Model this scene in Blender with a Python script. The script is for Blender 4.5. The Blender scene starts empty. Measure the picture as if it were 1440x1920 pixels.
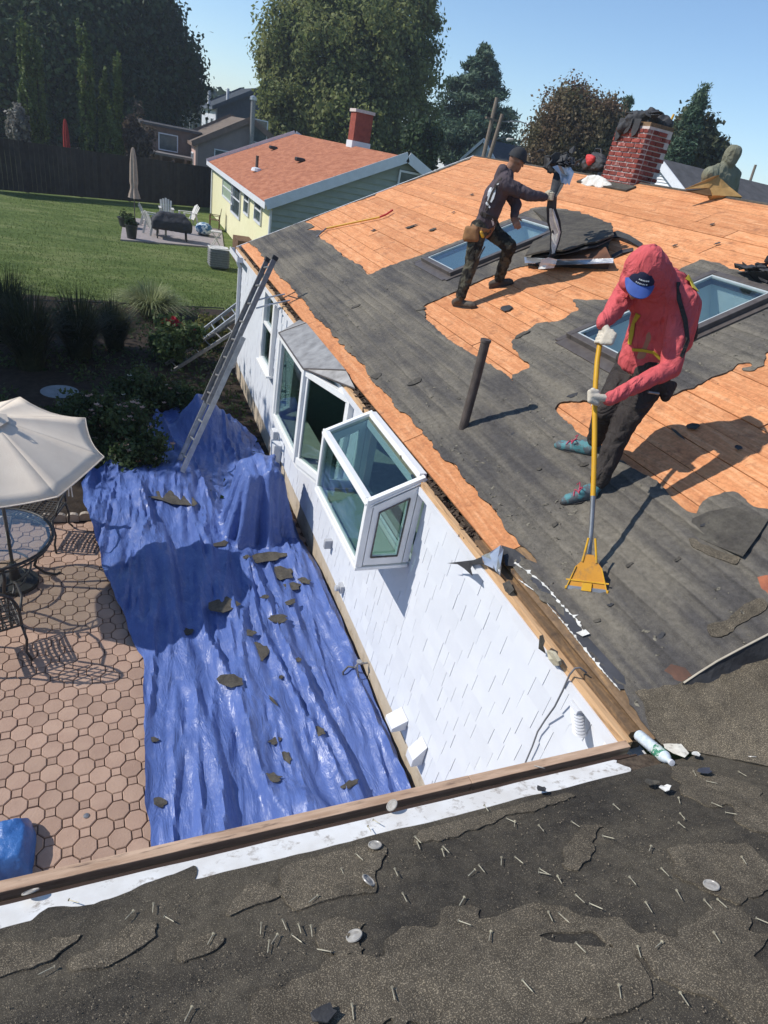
import bpy, bmesh, math, random
import numpy as np
from mathutils import Vector, Matrix, noise as mnoise

# ------------------------------------------------------------------ camera, sky, sun, exposure
scene = bpy.context.scene
FPX = 1145.0
ROLL, PITCH, YAW = math.radians(11.66), math.radians(30.0), math.radians(25.97)
_h = np.array([math.sin(YAW), math.cos(YAW), 0.0]); _r = np.array([math.cos(YAW), -math.sin(YAW), 0.0]); _z = np.array([0, 0, 1.0])
_f = math.cos(PITCH)*_h - math.sin(PITCH)*_z
_u = math.sin(PITCH)*_h + math.cos(PITCH)*_z
CX = math.cos(ROLL)*_r + math.sin(ROLL)*_u
CY = -math.sin(ROLL)*_r + math.cos(ROLL)*_u
def ray(px, py):
    d = _f*FPX + CX*(px-720.0) - CY*(py-960.0)
    return d/np.linalg.norm(d)
CAM = -3.5*ray(1170.0, 1388.0)          # the eave corner is the origin, 3.5 m from the lens
cam_data = bpy.data.cameras.new('camera')
cam = bpy.data.objects.new('camera', cam_data); scene.collection.objects.link(cam)
cam_data.sensor_fit = 'VERTICAL'; cam_data.sensor_height = 36.0; cam_data.lens = FPX/1920.0*36.0
cam_data.clip_start = 0.05; cam_data.clip_end = 3000
cam.matrix_world = Matrix(((CX[0], CY[0], -_f[0], CAM[0]), (CX[1], CY[1], -_f[1], CAM[1]), (CX[2], CY[2], -_f[2], CAM[2]), (0, 0, 0, 1)))
scene.camera = cam
SUN = np.array([-0.718, 0.220, 0.660]); SUN /= np.linalg.norm(SUN)
world = bpy.data.worlds.new('World'); scene.world = world; world.use_nodes = True
wn = world.node_tree.nodes; wl = world.node_tree.links
for n in list(wn): wn.remove(n)
sky = wn.new('ShaderNodeTexSky'); sky.sky_type = 'NISHITA'; sky.sun_disc = False
sky.sun_elevation = math.asin(SUN[2]); sky.sun_rotation = math.atan2(SUN[0], SUN[1])
sky.air_density = 1.0; sky.dust_density = 0.0; sky.ozone_density = 4.5; sky.altitude = 50
bg = wn.new('ShaderNodeBackground'); bg.inputs[1].default_value = 0.12
wo = wn.new('ShaderNodeOutputWorld'); wl.new(sky.outputs[0], bg.inputs[0]); wl.new(bg.outputs[0], wo.inputs[0])
sl = bpy.data.lights.new('sun', 'SUN'); sl.energy = 3.5; sl.angle = math.radians(0.53); sl.color = (1.0, 0.955, 0.89)
so = bpy.data.objects.new('sun', sl); scene.collection.objects.link(so)
so.rotation_euler = Vector(-SUN).to_track_quat('-Z', 'Y').to_euler(); so.location = (-20, 6, 20)
vs = scene.view_settings
vs.view_transform = 'Standard'; vs.look = 'None'; vs.gamma = 1.0; vs.use_curve_mapping = False; vs.exposure = 0.42
scene.cycles.max_bounces = 6; scene.cycles.diffuse_bounces = 3; scene.cycles.glossy_bounces = 3
scene.cycles.transparent_max_bounces = 12; scene.cycles.transmission_bounces = 4
scene.cycles.use_denoising = True

# ------------------------------------------------------------------ helpers: pixels to places
K = 0.5; ANG = math.atan(K); CA, SA = math.cos(ANG), math.sin(ANG)
GZ = -2.75
HAZE = .0008
def hit(px, py, n, o):
    d = ray(px, py); n = np.array(n, float); o = np.array(o, float)
    return CAM + d*(((o-CAM)@n)/(d@n))
def RP(px, py, h=0.0): return hit(px, py, (-K, 0, 1), (0, 0, h/CA))            # main roof plane
def WP(px, py, h=0.0): return hit(px, py, (0, K, 1), (0, 0, h/CA))             # near wing roof plane
def GP(px, py, z=GZ): return hit(px, py, (0, 0, 1), (0, 0, z))                 # ground
def XP(px, py, x): return hit(px, py, (1, 0, 0), (x, 0, 0))
def YP(px, py, y): return hit(px, py, (0, 1, 0), (0, y, 0))
def JP(px, py, D): return hit(px, py, _h, CAM+_h*D)                            # vertical plane D metres ahead
def DIST(P): return float((np.array(P)-CAM)@_h)
def R3(y, s, h=0.0): return np.array([s*CA-h*SA, y, s*SA+h*CA])                # main roof coords
def W3(x, s, h=0.0): return np.array([x, -s*CA+h*SA, s*SA+h*CA])               # wing roof coords, s uphill
def ys(px, py): P = RP(px, py); return (P[1], P[0]/CA)
def xs(px, py): P = WP(px, py); return (P[0], -P[1]/CA)

# ------------------------------------------------------------------ helpers: noise
_rng = np.random.default_rng(7); _tab = _rng.random(65536)
def _hash(i, j, s): return _tab[((i*73856093) ^ (j*19349663) ^ (s*83492791)) & 65535]
def vnoise(x, y, s=0):
    x = np.asarray(x, float); y = np.asarray(y, float)
    xi = np.floor(x).astype(np.int64); yi = np.floor(y).astype(np.int64); fx = x-xi; fy = y-yi
    fx = fx*fx*(3-2*fx); fy = fy*fy*(3-2*fy)
    return (_hash(xi, yi, s)*(1-fx)+_hash(xi+1, yi, s)*fx)*(1-fy)+(_hash(xi, yi+1, s)*(1-fx)+_hash(xi+1, yi+1, s)*fx)*fy
def fbm(x, y, o=4, s=0):
    v = 0; a = .5; t = 0
    for i in range(o): v = v+a*vnoise(np.asarray(x)*2**i, np.asarray(y)*2**i, s+i); t += a; a *= .5
    return v/t
def sd_poly(X, Y, poly):                                     # signed distance, negative inside
    P = np.array(poly, float); d = np.full(X.shape, 1e9); ins = np.zeros(X.shape, bool); n = len(P)
    for i in range(n):
        a = P[i]; b = P[(i+1) % n]; e = b-a; L = e@e+1e-12
        t = np.clip(((X-a[0])*e[0]+(Y-a[1])*e[1])/L, 0, 1)
        d = np.minimum(d, (X-a[0]-t*e[0])**2+(Y-a[1]-t*e[1])**2)
        c = ((a[1] > Y) != (b[1] > Y)) & (X < (b[0]-a[0])*(Y-a[1])/((b[1]-a[1]) if b[1] != a[1] else 1e-9)+a[0])
        ins ^= c
    d = np.sqrt(d); return np.where(ins, -d, d)

# ------------------------------------------------------------------ helpers: materials
MATS = {}
def _nt(name):
    m = bpy.data.materials.new(name); m.use_nodes = True; nt = m.node_tree
    for n in list(nt.nodes): nt.nodes.remove(n)
    out = nt.nodes.new('ShaderNodeOutputMaterial'); b = nt.nodes.new('ShaderNodeBsdfPrincipled')
    nt.links.new(b.outputs[0], out.inputs[0]); MATS[name] = m
    return m, nt, b, out
def _coord(nt, stretch=None, rnd=False, rot=None):
    g = nt.nodes.new('ShaderNodeNewGeometry'); o = g.outputs['Position']
    if rnd:
        oi = nt.nodes.new('ShaderNodeObjectInfo'); mu = nt.nodes.new('ShaderNodeVectorMath'); mu.operation = 'SCALE'
        cb = nt.nodes.new('ShaderNodeCombineXYZ')
        for i in range(3): nt.links.new(oi.outputs['Random'], cb.inputs[i])
        nt.links.new(cb.outputs[0], mu.inputs[0]); mu.inputs['Scale'].default_value = 37.0
        ad = nt.nodes.new('ShaderNodeVectorMath'); ad.operation = 'ADD'; nt.links.new(o, ad.inputs[0]); nt.links.new(mu.outputs[0], ad.inputs[1]); o = ad.outputs[0]
    if stretch or rot:
        mp = nt.nodes.new('ShaderNodeMapping')
        if stretch: mp.inputs['Scale'].default_value = stretch
        if rot: mp.inputs['Rotation'].default_value = rot
        nt.links.new(o, mp.inputs[0]); o = mp.outputs[0]
    return o
def _noise(nt, co, scale, detail=5, rough=.6, dist=0.0):
    n = nt.nodes.new('ShaderNodeTexNoise'); n.inputs['Scale'].default_value = scale; n.inputs['Detail'].default_value = detail
    n.inputs['Roughness'].default_value = rough; n.inputs['Distortion'].default_value = dist
    if co is not None: nt.links.new(co, n.inputs['Vector'])
    return n.outputs[0]
def _ramp(nt, fac, stops):
    r = nt.nodes.new('ShaderNodeValToRGB'); e = r.color_ramp.elements
    while len(e) < len(stops): e.new(0.5)
    for i, (p, c) in enumerate(stops):
        e[i].position = p; e[i].color = (c[0], c[1], c[2], 1) if not isinstance(c, (int, float)) else (c, c, c, 1)
    nt.links.new(fac, r.inputs[0]); return r.outputs[0]
def _mix(nt, fac, a, b, mode='MIX'):
    m = nt.nodes.new('ShaderNodeMix'); m.data_type = 'RGBA'; m.blend_type = mode
    for k, v in ((0, fac), (6, a), (7, b)):
        if isinstance(v, (int, float)): m.inputs[k].default_value = v
        elif isinstance(v, tuple): m.inputs[k].default_value = (v[0], v[1], v[2], 1)
        else: nt.links.new(v, m.inputs[k])
    return m.outputs[2]
def _bump(nt, b, hgt, strength, dist=.01, prev=None):
    n = nt.nodes.new('ShaderNodeBump'); n.inputs['Strength'].default_value = strength; n.inputs['Distance'].default_value = dist
    nt.links.new(hgt, n.inputs['Height'])
    if prev is not None: nt.links.new(prev, n.inputs['Normal'])
    nt.links.new(n.outputs[0], b.inputs['Normal']); return n.outputs[0]
def M(name, c1, c2=None, scale=6, rough=.8, spec=.3, metal=0, bump=0, bscale=60, rnd=0.0, stretch=None, detail=5, lo=.35, hi=.65, dirt=None, fold=None):
    if name in MATS: return MATS[name]
    m, nt, b, out = _nt(name)
    b.inputs['Roughness'].default_value = rough; b.inputs['Metallic'].default_value = metal
    b.inputs['Specular IOR Level'].default_value = spec
    co = _coord(nt, stretch, rnd > 0)
    if c2 is None: c2 = tuple(v*.82 for v in c1)
    col = _ramp(nt, _noise(nt, co, scale, detail), [(lo, c1), (hi, c2)])
    if rnd:
        oi = nt.nodes.new('ShaderNodeObjectInfo')
        v = _ramp(nt, oi.outputs['Random'], [(0, 1-rnd), (1, 1+rnd*.6)])
        col = _mix(nt, 1.0, col, v, 'MULTIPLY')
    if dirt:
        d = _ramp(nt, _noise(nt, co, dirt[1], 6, .7), [(.55, 0), (.72, 1)])
        col = _mix(nt, d, col, dirt[0])
    nt.links.new(col, b.inputs['Base Color'])
    pv = _bump(nt, b, _noise(nt, co, bscale, 4), bump) if bump else None
    if fold: _bump(nt, b, _noise(nt, _coord(nt, fold[2]), fold[0], 3, .5, 1.6), 1.0, fold[1], pv)
    return m
def leafmat(name, c1, c2, scale=.6, trans=.35, rough=.6):
    if name in MATS: return MATS[name]
    m, nt, b, out = _nt(name)
    b.inputs['Roughness'].default_value = rough; b.inputs['Specular IOR Level'].default_value = .25
    co = _coord(nt)
    a = _ramp(nt, _noise(nt, co, scale, 3), [(.35, c1), (.65, c2)])
    g = _ramp(nt, _noise(nt, co, scale*11, 2), [(.3, .62), (.7, 1.25)])
    col = _mix(nt, 1.0, a, g, 'MULTIPLY'); nt.links.new(col, b.inputs['Base Color'])
    t = nt.nodes.new('ShaderNodeBsdfTranslucent'); nt.links.new(col, t.inputs[0])
    mx = nt.nodes.new('ShaderNodeMixShader'); mx.inputs[0].default_value = trans
    nt.links.new(b.outputs[0], mx.inputs[1]); nt.links.new(t.outputs[0], mx.inputs[2]); nt.links.new(mx.outputs[0], out.inputs[0])
    return m
def glassmat(name, tint=(.85, .93, .93), refl=1.0, base=.06):
    m, nt, b, out = _nt(name); nt.nodes.remove(b)
    tr = nt.nodes.new('ShaderNodeBsdfTransparent'); tr.inputs[0].default_value = (*tint, 1)
    gl = nt.nodes.new('ShaderNodeBsdfGlossy'); gl.inputs[0].default_value = (.95, .97, 1, 1); gl.inputs[1].default_value = .02
    fr = nt.nodes.new('ShaderNodeLayerWeight'); fr.inputs[0].default_value = .5
    pw = nt.nodes.new('ShaderNodeMath'); pw.operation = 'POWER'; pw.inputs[1].default_value = 4.0; nt.links.new(fr.outputs['Facing'], pw.inputs[0])
    ma = nt.nodes.new('ShaderNodeMath'); ma.operation = 'MULTIPLY_ADD'; ma.inputs[1].default_value = refl*.8; ma.inputs[2].default_value = base
    nt.links.new(pw.outputs[0], ma.inputs[0]); mx = nt.nodes.new('ShaderNodeMixShader')
    nt.links.new(ma.outputs[0], mx.inputs[0]); nt.links.new(tr.outputs[0], mx.inputs[1]); nt.links.new(gl.outputs[0], mx.inputs[2]); nt.links.new(mx.outputs[0], out.inputs[0])
    return m

# ------------------------------------------------------------------ helpers: meshes and objects
COL = scene.collection
def tag(o, label=None, cat=None, group=None, kind=None):
    if label: o['label'] = label
    if cat: o['category'] = cat
    if group: o['group'] = group
    if kind: o['kind'] = kind
    return o
def thing(name, label, cat, loc=(0, 0, 0), group=None, kind=None):
    o = bpy.data.objects.new(name, None); COL.objects.link(o); o.location = tuple(float(v) for v in loc); o.empty_display_size = .1
    return tag(o, label, cat, group, kind)
def setparent(o, p):
    o.parent = p
    q = p; mw = Matrix.Identity(4)
    chain = []
    while q is not None: chain.append(q); q = q.parent
    for q in reversed(chain): mw = mw @ q.matrix_parent_inverse @ q.matrix_basis
    o.matrix_parent_inverse = mw.inverted()
def meshobj(name, me, mat, parent=None, recenter=True):
    if recenter and len(me.vertices):
        co = np.empty(len(me.vertices)*3, np.float32); me.vertices.foreach_get('co', co); co = co.reshape(-1, 3)
        c = np.array([(co[:, 0].min()+co[:, 0].max())/2, (co[:, 1].min()+co[:, 1].max())/2, co[:, 2].min()])
        me.vertices.foreach_set('co', (co-c).astype(np.float32).ravel()); me.update()
    else: c = np.zeros(3)
    o = bpy.data.objects.new(name, me); COL.objects.link(o); o.location = tuple(float(v) for v in c)
    if mat is not None: me.materials.append(mat)
    if parent is not None: setparent(o, parent)
    return o
def inst(name, src_mesh, mw, parent=None):
    o = bpy.data.objects.new(name, src_mesh); COL.objects.link(o); o.matrix_basis = mw
    if parent is not None: setparent(o, parent)
    return o
def basis(zdir, up=(0, 0, 1)):
    z = Vector(zdir).normalized(); x = Vector(up).cross(z)
    if x.length < 1e-4: x = Vector((1, 0, 0)).cross(z)
    x.normalize(); y = z.cross(x)
    return Matrix((x, y, z)).transposed()
def frame(o, x, y, z):
    o = Vector(o); x = Vector(x); y = Vector(y); z = Vector(z)
    return Matrix(((x.x, y.x, z.x, o.x), (x.y, y.y, z.y, o.y), (x.z, y.z, z.z, o.z), (0, 0, 0, 1)))
def roofm(y, s, h=0.0, turn=0.0, pitch=0.0, rollx=0.0):      # local x = along eave (+y), local y = downhill... z = roof normal
    m = frame(R3(y, s, h), (0, 1, 0), (-CA, 0, -SA), (-SA, 0, CA))
    return m @ Matrix.Rotation(turn, 4, 'Z') @ Matrix.Rotation(pitch, 4, 'X') @ Matrix.Rotation(rollx, 4, 'Y')
def wingm(x, s, h=0.0, turn=0.0, pitch=0.0, rollx=0.0):
    m = frame(W3(x, s, h), (1, 0, 0), (0, CA, -SA), (0, SA, CA))
    return m @ Matrix.Rotation(turn, 4, 'Z') @ Matrix.Rotation(pitch, 4, 'X') @ Matrix.Rotation(rollx, 4, 'Y')
class MB:
    def __init__(s): s.v = []; s.f = []
    def add(s, vs, fs):
        n = len(s.v); s.v += [tuple(float(c) for c in p) for p in vs]; s.f += [tuple(i+n for i in f) for f in fs]; return s
    def box(s, c, size, m=None):
        hx, hy, hz = size[0]/2, size[1]/2, size[2]/2
        p = [Vector((x, y, z)) for z in (-hz, hz) for x, y in ((-hx, -hy), (hx, -hy), (hx, hy), (-hx, hy))]
        if m is not None: p = [(m @ q) for q in p]
        if c is not None: p = [q+Vector([float(t) for t in c]) for q in p]
        return s.add(p, [(3, 2, 1, 0), (4, 5, 6, 7), (0, 1, 5, 4), (1, 2, 6, 5), (2, 3, 7, 6), (3, 0, 4, 7)])
    def mbox(s, m, lo, hi):                                  # box in the frame m
        p = [m @ Vector((x, y, z)) for z in (lo[2], hi[2]) for x, y in ((lo[0], lo[1]), (hi[0], lo[1]), (hi[0], hi[1]), (lo[0], hi[1]))]
        return s.add(p, [(3, 2, 1, 0), (4, 5, 6, 7), (0, 1, 5, 4), (1, 2, 6, 5), (2, 3, 7, 6), (3, 0, 4, 7)])
    def bx(s, x0, x1, y0, y1, z0, z1): return s.mbox(Matrix.Identity(4), (x0, y0, z0), (x1, y1, z1))
    def quad(s, *p): return s.add(p, [tuple(range(len(p)))])
    def tube(s, pts, r, seg=8, caps=True, flat=None):
        pts = [Vector([float(c) for c in p]) for p in pts]; n = len(pts)
        rs = list(r) if hasattr(r, '__len__') else [r]*n
        vs = []; up = None
        for i, p in enumerate(pts):
            d = (pts[min(i+1, n-1)]-pts[max(i-1, 0)])
            d = d.normalized() if d.length > 1e-9 else Vector((0, 0, 1))
            if up is None:
                up = Vector((0, 0, 1)) if abs(d.z) < .9 else Vector((1, 0, 0))
            x = (up-d*up.dot(d)).normalized(); y = d.cross(x); up = x
            for k in range(seg):
                a = 2*math.pi*k/seg
                vs.append(p+x*math.cos(a)*rs[i]+y*math.sin(a)*rs[i]*(flat or 1))
        fs = [(i*seg+k, i*seg+(k+1) % seg, (i+1)*seg+(k+1) % seg, (i+1)*seg+k) for i in range(n-1) for k in range(seg)]
        if caps: fs += [tuple(reversed(range(seg))), tuple(range((n-1)*seg, n*seg))]
        return s.add(vs, fs)
    def lathe(s, prof, m, seg=16):                           # prof [(r,z)], in frame m
        vs = [m @ Vector((r*math.cos(2*math.pi*k/seg), r*math.sin(2*math.pi*k/seg), z)) for r, z in prof for k in range(seg)]
        n = len(prof); fs = [(i*seg+k, i*seg+(k+1) % seg, (i+1)*seg+(k+1) % seg, (i+1)*seg+k) for i in range(n-1) for k in range(seg)]
        if prof[0][0] > 1e-6: fs.append(tuple(reversed(range(seg))))
        if prof[-1][0] > 1e-6: fs.append(tuple(range((n-1)*seg, n*seg)))
        return s.add(vs, fs)
    def prism(s, poly, m, h0, h1, top=None):                 # 2D polygon in frame m, thick from h0 to h1; top: per vertex lift
        n = len(poly); a = sum(poly[i][0]*poly[(i+1) % n][1]-poly[(i+1) % n][0]*poly[i][1] for i in range(n))
        if a < 0: poly = list(reversed(poly)); top = list(reversed(top)) if top else None
        t = top or [0]*n
        vs = [m @ Vector((p[0], p[1], h0+t[i])) for i, p in enumerate(poly)]+[m @ Vector((p[0], p[1], h1+t[i])) for i, p in enumerate(poly)]
        return s.add(vs, [tuple(reversed(range(n))), tuple(range(n, 2*n))]+[(i, (i+1) % n, n+(i+1) % n, n+i) for i in range(n)])
    def sphere(s, c, r, seg=12, rings=8, sc=(1, 1, 1), m=None):
        vs = []; c = Vector([float(t) for t in c])
        for i in range(rings+1):
            th = math.pi*i/rings
            for k in range(seg):
                ph = 2*math.pi*k/seg; q = Vector((r*sc[0]*math.sin(th)*math.cos(ph), r*sc[1]*math.sin(th)*math.sin(ph), r*sc[2]*math.cos(th)))
                vs.append(c+((m @ q) if m is not None else q))
        fs = [(i*seg+k, (i+1)*seg+k, (i+1)*seg+(k+1) % seg, i*seg+(k+1) % seg) for i in range(rings) for k in range(seg)]
        return s.add(vs, fs)
    def build(s, name, mat, parent=None, smooth=False, bevel=0.0, kind=None, weld=False):
        me = bpy.data.meshes.new(name); me.from_pydata(s.v, [], s.f)
        if smooth: me.polygons.foreach_set('use_smooth', [True]*len(me.polygons))
        me.update()
        o = meshobj(name, me, mat, parent)
        if smooth == 'auto':
            me.set_sharp_from_angle(angle=math.radians(40))
        if bevel:
            bm_ = o.modifiers.new('bevel', 'BEVEL'); bm_.width = bevel; bm_.segments = 2; bm_.limit_method = 'ANGLE'
        if kind: o['kind'] = kind
        return o
def fastmesh(name, V, F, smooth=False):                      # numpy verts, faces (n,3) or (n,4) arrays
    me = bpy.data.meshes.new(name); V = np.asarray(V, np.float32); F = np.asarray(F, np.int32); k = F.shape[1]; n = len(F)
    me.vertices.add(len(V)); me.vertices.foreach_set('co', V.ravel())
    me.loops.add(n*k); me.loops.foreach_set('vertex_index', F.ravel())
    me.polygons.add(n); me.polygons.foreach_set('loop_start', np.arange(0, n*k, k, dtype=np.int32)); me.polygons.foreach_set('loop_total', np.full(n, k, np.int32))
    if smooth: me.polygons.foreach_set('use_smooth', np.ones(n, bool))
    me.update(calc_edges=True); me.validate(); return me
def clip_sheet(name, A, B, f, to3, H, th, mat, parent=None, smooth=True):
    """sheet over the grid A x B where f<0; to3(a,b,h) gives the place; H(a,b) the height; th the thickness of its torn edge"""
    na, nb = len(A), len(B); GA, GB = np.meshgrid(A, B, indexing='ij'); Fv = f(GA, GB); Hv = H(GA, GB)
    vid = {}; V = []; Fc = []; edge = []
    def gv(i, j):
        k = (i, j)
        if k not in vid: vid[k] = len(V); V.append(to3(A[i], B[j], Hv[i, j]))
        return vid[k]
    def ev(i, j, k, l):
        key = (i, j, k, l) if (i, j) < (k, l) else (k, l, i, j)
        if key not in vid:
            i, j, k, l = key; t = Fv[i, j]/(Fv[i, j]-Fv[k, l]); t = min(max(t, .02), .98)
            vid[key] = len(V); V.append(to3(A[i]+(A[k]-A[i])*t, B[j]+(B[l]-B[j])*t, Hv[i, j]+(Hv[k, l]-Hv[i, j])*t))
        return vid[key]
    ins = Fv < 0
    cnt = ins[:-1, :-1].astype(int)+ins[1:, :-1]+ins[1:, 1:]+ins[:-1, 1:]
    for i, j in zip(*np.nonzero(cnt)):
        c = [(i, j), (i+1, j), (i+1, j+1), (i, j+1)]
        if cnt[i, j] == 4: Fc.append([gv(*q) for q in c]); continue
        poly = []; cr = []
        for q in range(4):
            p, r = c[q], c[(q+1) % 4]
            if ins[p]: poly.append(gv(*p))
            if ins[p] != ins[r]: e = ev(*p, *r); cr.append((e, ins[p])); poly.append(e)
        if len(poly) >= 3: Fc.append(poly)
        for q in range(0, len(cr)-1, 2):
            a, b = (cr[q][0], cr[q+1][0]) if cr[q][1] else (cr[q+1][0], cr[q][0])
            edge.append((a, b))
    if th:
        low = {}
        nrm = np.array(to3(A[0], B[0], 1.0))-np.array(to3(A[0], B[0], 0.0))
        def lv(a):
            if a not in low: low[a] = len(V); V.append(np.array(V[a])-nrm*th)
            return low[a]
        for a, b in edge: Fc.append([b, a, lv(a), lv(b)])
    me = bpy.data.meshes.new(name); me.from_pydata([tuple(float(t) for t in v) for v in V], [], Fc)
    # make normals face up
    if len(me.polygons):
        n0 = np.array(to3(A[0], B[0], 1.0))-np.array(to3(A[0], B[0], 0.0))
        if me.polygons[0].normal.dot(Vector(n0)) < 0: me.flip_normals()
    if smooth: me.polygons.foreach_set('use_smooth', [True]*len(me.polygons))
    me.update(); me.set_sharp_from_angle(angle=math.radians(50))
    return meshobj(name, me, mat, parent)

# ------------------------------------------------------------------ materials of the place
def felt_mat(name, dark, dust, spk, streak=(7, .55, 7), dustlo=.45, dusthi=.7, spklo=.60, gran=420, bump=.5, big=.9, course=False):
    m, nt, b, out = _nt(name); b.inputs['Roughness'].default_value = .88; b.inputs['Specular IOR Level'].default_value = .22
    co = _coord(nt); cs = _coord(nt, streak)
    patch = _noise(nt, co, big, 4, .6); st = _noise(nt, cs, 1.0, 5, .62, .4)
    mxv = nt.nodes.new('ShaderNodeMath'); mxv.operation = 'MULTIPLY_ADD'; mxv.inputs[1].default_value = .55
    nt.links.new(patch, mxv.inputs[0]); h2 = nt.nodes.new('ShaderNodeMath'); h2.operation = 'MULTIPLY'; h2.inputs[1].default_value = .5; nt.links.new(st, h2.inputs[0]); nt.links.new(h2.outputs[0], mxv.inputs[2])
    f = _ramp(nt, mxv.outputs[0], [(dustlo, 0), (dusthi, 1)])
    if course:
        dp = nt.nodes.new('ShaderNodeVectorMath'); dp.operation = 'DOT_PRODUCT'; nt.links.new(co, dp.inputs[0]); dp.inputs[1].default_value = (CA, 0, SA)
        wob = nt.nodes.new('ShaderNodeMath'); wob.operation = 'MULTIPLY_ADD'; wob.inputs[1].default_value = .05; nt.links.new(_noise(nt, co, 2.5, 3), wob.inputs[0]); nt.links.new(dp.outputs['Value'], wob.inputs[2])
        sc_ = nt.nodes.new('ShaderNodeMath'); sc_.operation = 'MULTIPLY'; sc_.inputs[1].default_value = 1/.128; nt.links.new(wob.outputs[0], sc_.inputs[0])
        fr_ = nt.nodes.new('ShaderNodeMath'); fr_.operation = 'FRACT'; nt.links.new(sc_.outputs[0], fr_.inputs[0])
        bandc = _ramp(nt, fr_.outputs[0], [(.0, .55), (.10, 1.12), (.5, 1.0), (.9, .82), (1.0, .55)])
    gr = _noise(nt, co, gran, 2, .7)
    gmask = _ramp(nt, gr, [(spklo, 0), (spklo+.07, 1)])
    mul = nt.nodes.new('ShaderNodeMath'); mul.operation = 'MULTIPLY'; nt.links.new(gmask, mul.inputs[0])
    fm = _ramp(nt, mxv.outputs[0], [(dustlo-.12, .12), (dusthi, .95)]); nt.links.new(fm, mul.inputs[1])
    base = _mix(nt, f, dark, dust)
    mott = _ramp(nt, _noise(nt, co, 26, 4, .7), [(.3, .72), (.7, 1.28)])
    base = _mix(nt, 1.0, base, mott, 'MULTIPLY')
    if course: base = _mix(nt, _ramp(nt, _noise(nt, cs, .7, 4), [(.38, .15), (.6, .9)]), base, _mix(nt, 1.0, base, bandc, 'MULTIPLY'))
    col = _mix(nt, mul.outputs[0], base, spk); nt.links.new(col, b.inputs['Base Color'])
    n1 = _bump(nt, b, gr, bump, .004); _bump(nt, b, _noise(nt, co, 18, 5, .65), .55, .012, n1)
    return m
M_FELT = felt_mat('roof_felt', (.070, .065, .062), (.160, .142, .112), (.34, .30, .22), streak=(6, .7, 6), spklo=.59, course=True, dustlo=.45, dusthi=.62, big=.8)
M_WFELT = felt_mat('wing_felt', (.036, .032, .027), (.075, .064, .048), (.30, .255, .18), streak=(.8, 5, 5), spklo=.585, gran=300, big=2.2, dustlo=.44, dusthi=.60, bump=.8)
M_WGRAN = felt_mat('wing_granules', (.060, .050, .037), (.098, .082, .060), (.36, .30, .21), streak=(.8, 5, 5), spklo=.55, gran=260, big=3.5, dustlo=.38, dusthi=.60, bump=1.0)
M_FLAKE = felt_mat('shingle_flake', (.060, .054, .047), (.11, .10, .08), (.25, .22, .16), big=6, bump=.6)
M_BLACKFELT = M('black_felt', (.028, .028, .030), (.05, .05, .052), 8, .7, .4, bump=.5, bscale=35)
def board_mat(name, c1, c2, c3, dark):
    m, nt, b, out = _nt(name); b.inputs['Roughness'].default_value = .75; b.inputs['Specular IOR Level'].default_value = .25
    co = _coord(nt, None, True); cg = _coord(nt, (10, 1.2, 10), True)
    a = _ramp(nt, _noise(nt, cg, 2.2, 6, .65, .8), [(.3, c1), (.52, c2), (.72, c3)])
    fl = _ramp(nt, _noise(nt, co, 34, 3, .6), [(.32, .84), (.68, 1.13)])
    col = _mix(nt, 1.0, a, fl, 'MULTIPLY')
    oi = nt.nodes.new('ShaderNodeObjectInfo')
    v = _ramp(nt, oi.outputs['Random'], [(0, (.86, .83, .80)), (.5, (.98, .97, .96)), (1, (1.08, 1.06, 1.02))]); col = _mix(nt, 1.0, col, v, 'MULTIPLY')
    st = _ramp(nt, _noise(nt, co, 5.5, 7, .72), [(.54, 0), (.70, .85)])
    col = _mix(nt, st, col, dark)
    fk = _ramp(nt, _noise(nt, co, 60, 2, .6), [(.68, 0), (.74, .8)]); col = _mix(nt, fk, col, (.07, .04, .025))
    nt.links.new(col, b.inputs['Base Color']); _bump(nt, b, _noise(nt, cg, 14, 5), .35, .006)
    return m
M_BOARD = board_mat('sheathing_wood', (.52, .205, .085), (.64, .285, .125), (.74, .40, .21), (.30, .125, .06))
M_OLDBOARD = board_mat('weathered_wood', (.13, .085, .05), (.20, .13, .075), (.42, .25, .11), (.06, .045, .035))
M_TANWOOD = M('tan_wood', (.62, .40, .22), (.50, .30, .15), 3, .7, .25, stretch=(14, 1.2, 14), bump=.3, bscale=8, dirt=((.2, .13, .08), 3))
M_WINGWOOD = M('wing_fascia_wood', (.60, .42, .29), (.40, .26, .17), 3, .7, .25, stretch=(1.2, 14, 14), bump=.3, bscale=8, dirt=((.12, .08, .06), 4))
M_TROUGH = M('debris_dark', (.06, .045, .035), (.12, .09, .065), 30, .95, .1, bump=.8, bscale=90)
M_WHITE = M('white_paint', (.68, .69, .71), (.62, .63, .65), 4, .5, .4)
M_SIDING = M('white_siding', (.66, .68, .71), (.615, .635, .67), 3, .55, .35, rnd=.035)
M_VINYL = M('window_vinyl', (.82, .82, .80), (.76, .76, .74), 6, .4, .45)
M_DRIP = M('white_drip_metal', (.80, .80, .78), (.66, .64, .60), 5, .4, .5, dirt=((.22, .17, .12), 16), bump=.15, bscale=10)
M_TAN = M('foundation_paint', (.50, .42, .32), (.42, .35, .26), 5, .85, .2, bump=.3, bscale=40, dirt=((.30, .24, .18), 5))
M_FRAMEBR = M('skylight_frame', (.075, .062, .055), (.11, .095, .085), 12, .45, .4)
M_SHAFT = M('skylight_shaft_paint', (.62, .68, .68), (.55, .62, .63), 3, .7, .3)
M_ROOM = M('room_paint', (.42, .47, .42), (.36, .42, .38), 2, .8, .2)
M_LEAD = M('pipe_dark_iron', (.060, .048, .042), (.10, .08, .07), 14, .6, .4, bump=.2, bscale=40)
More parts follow.
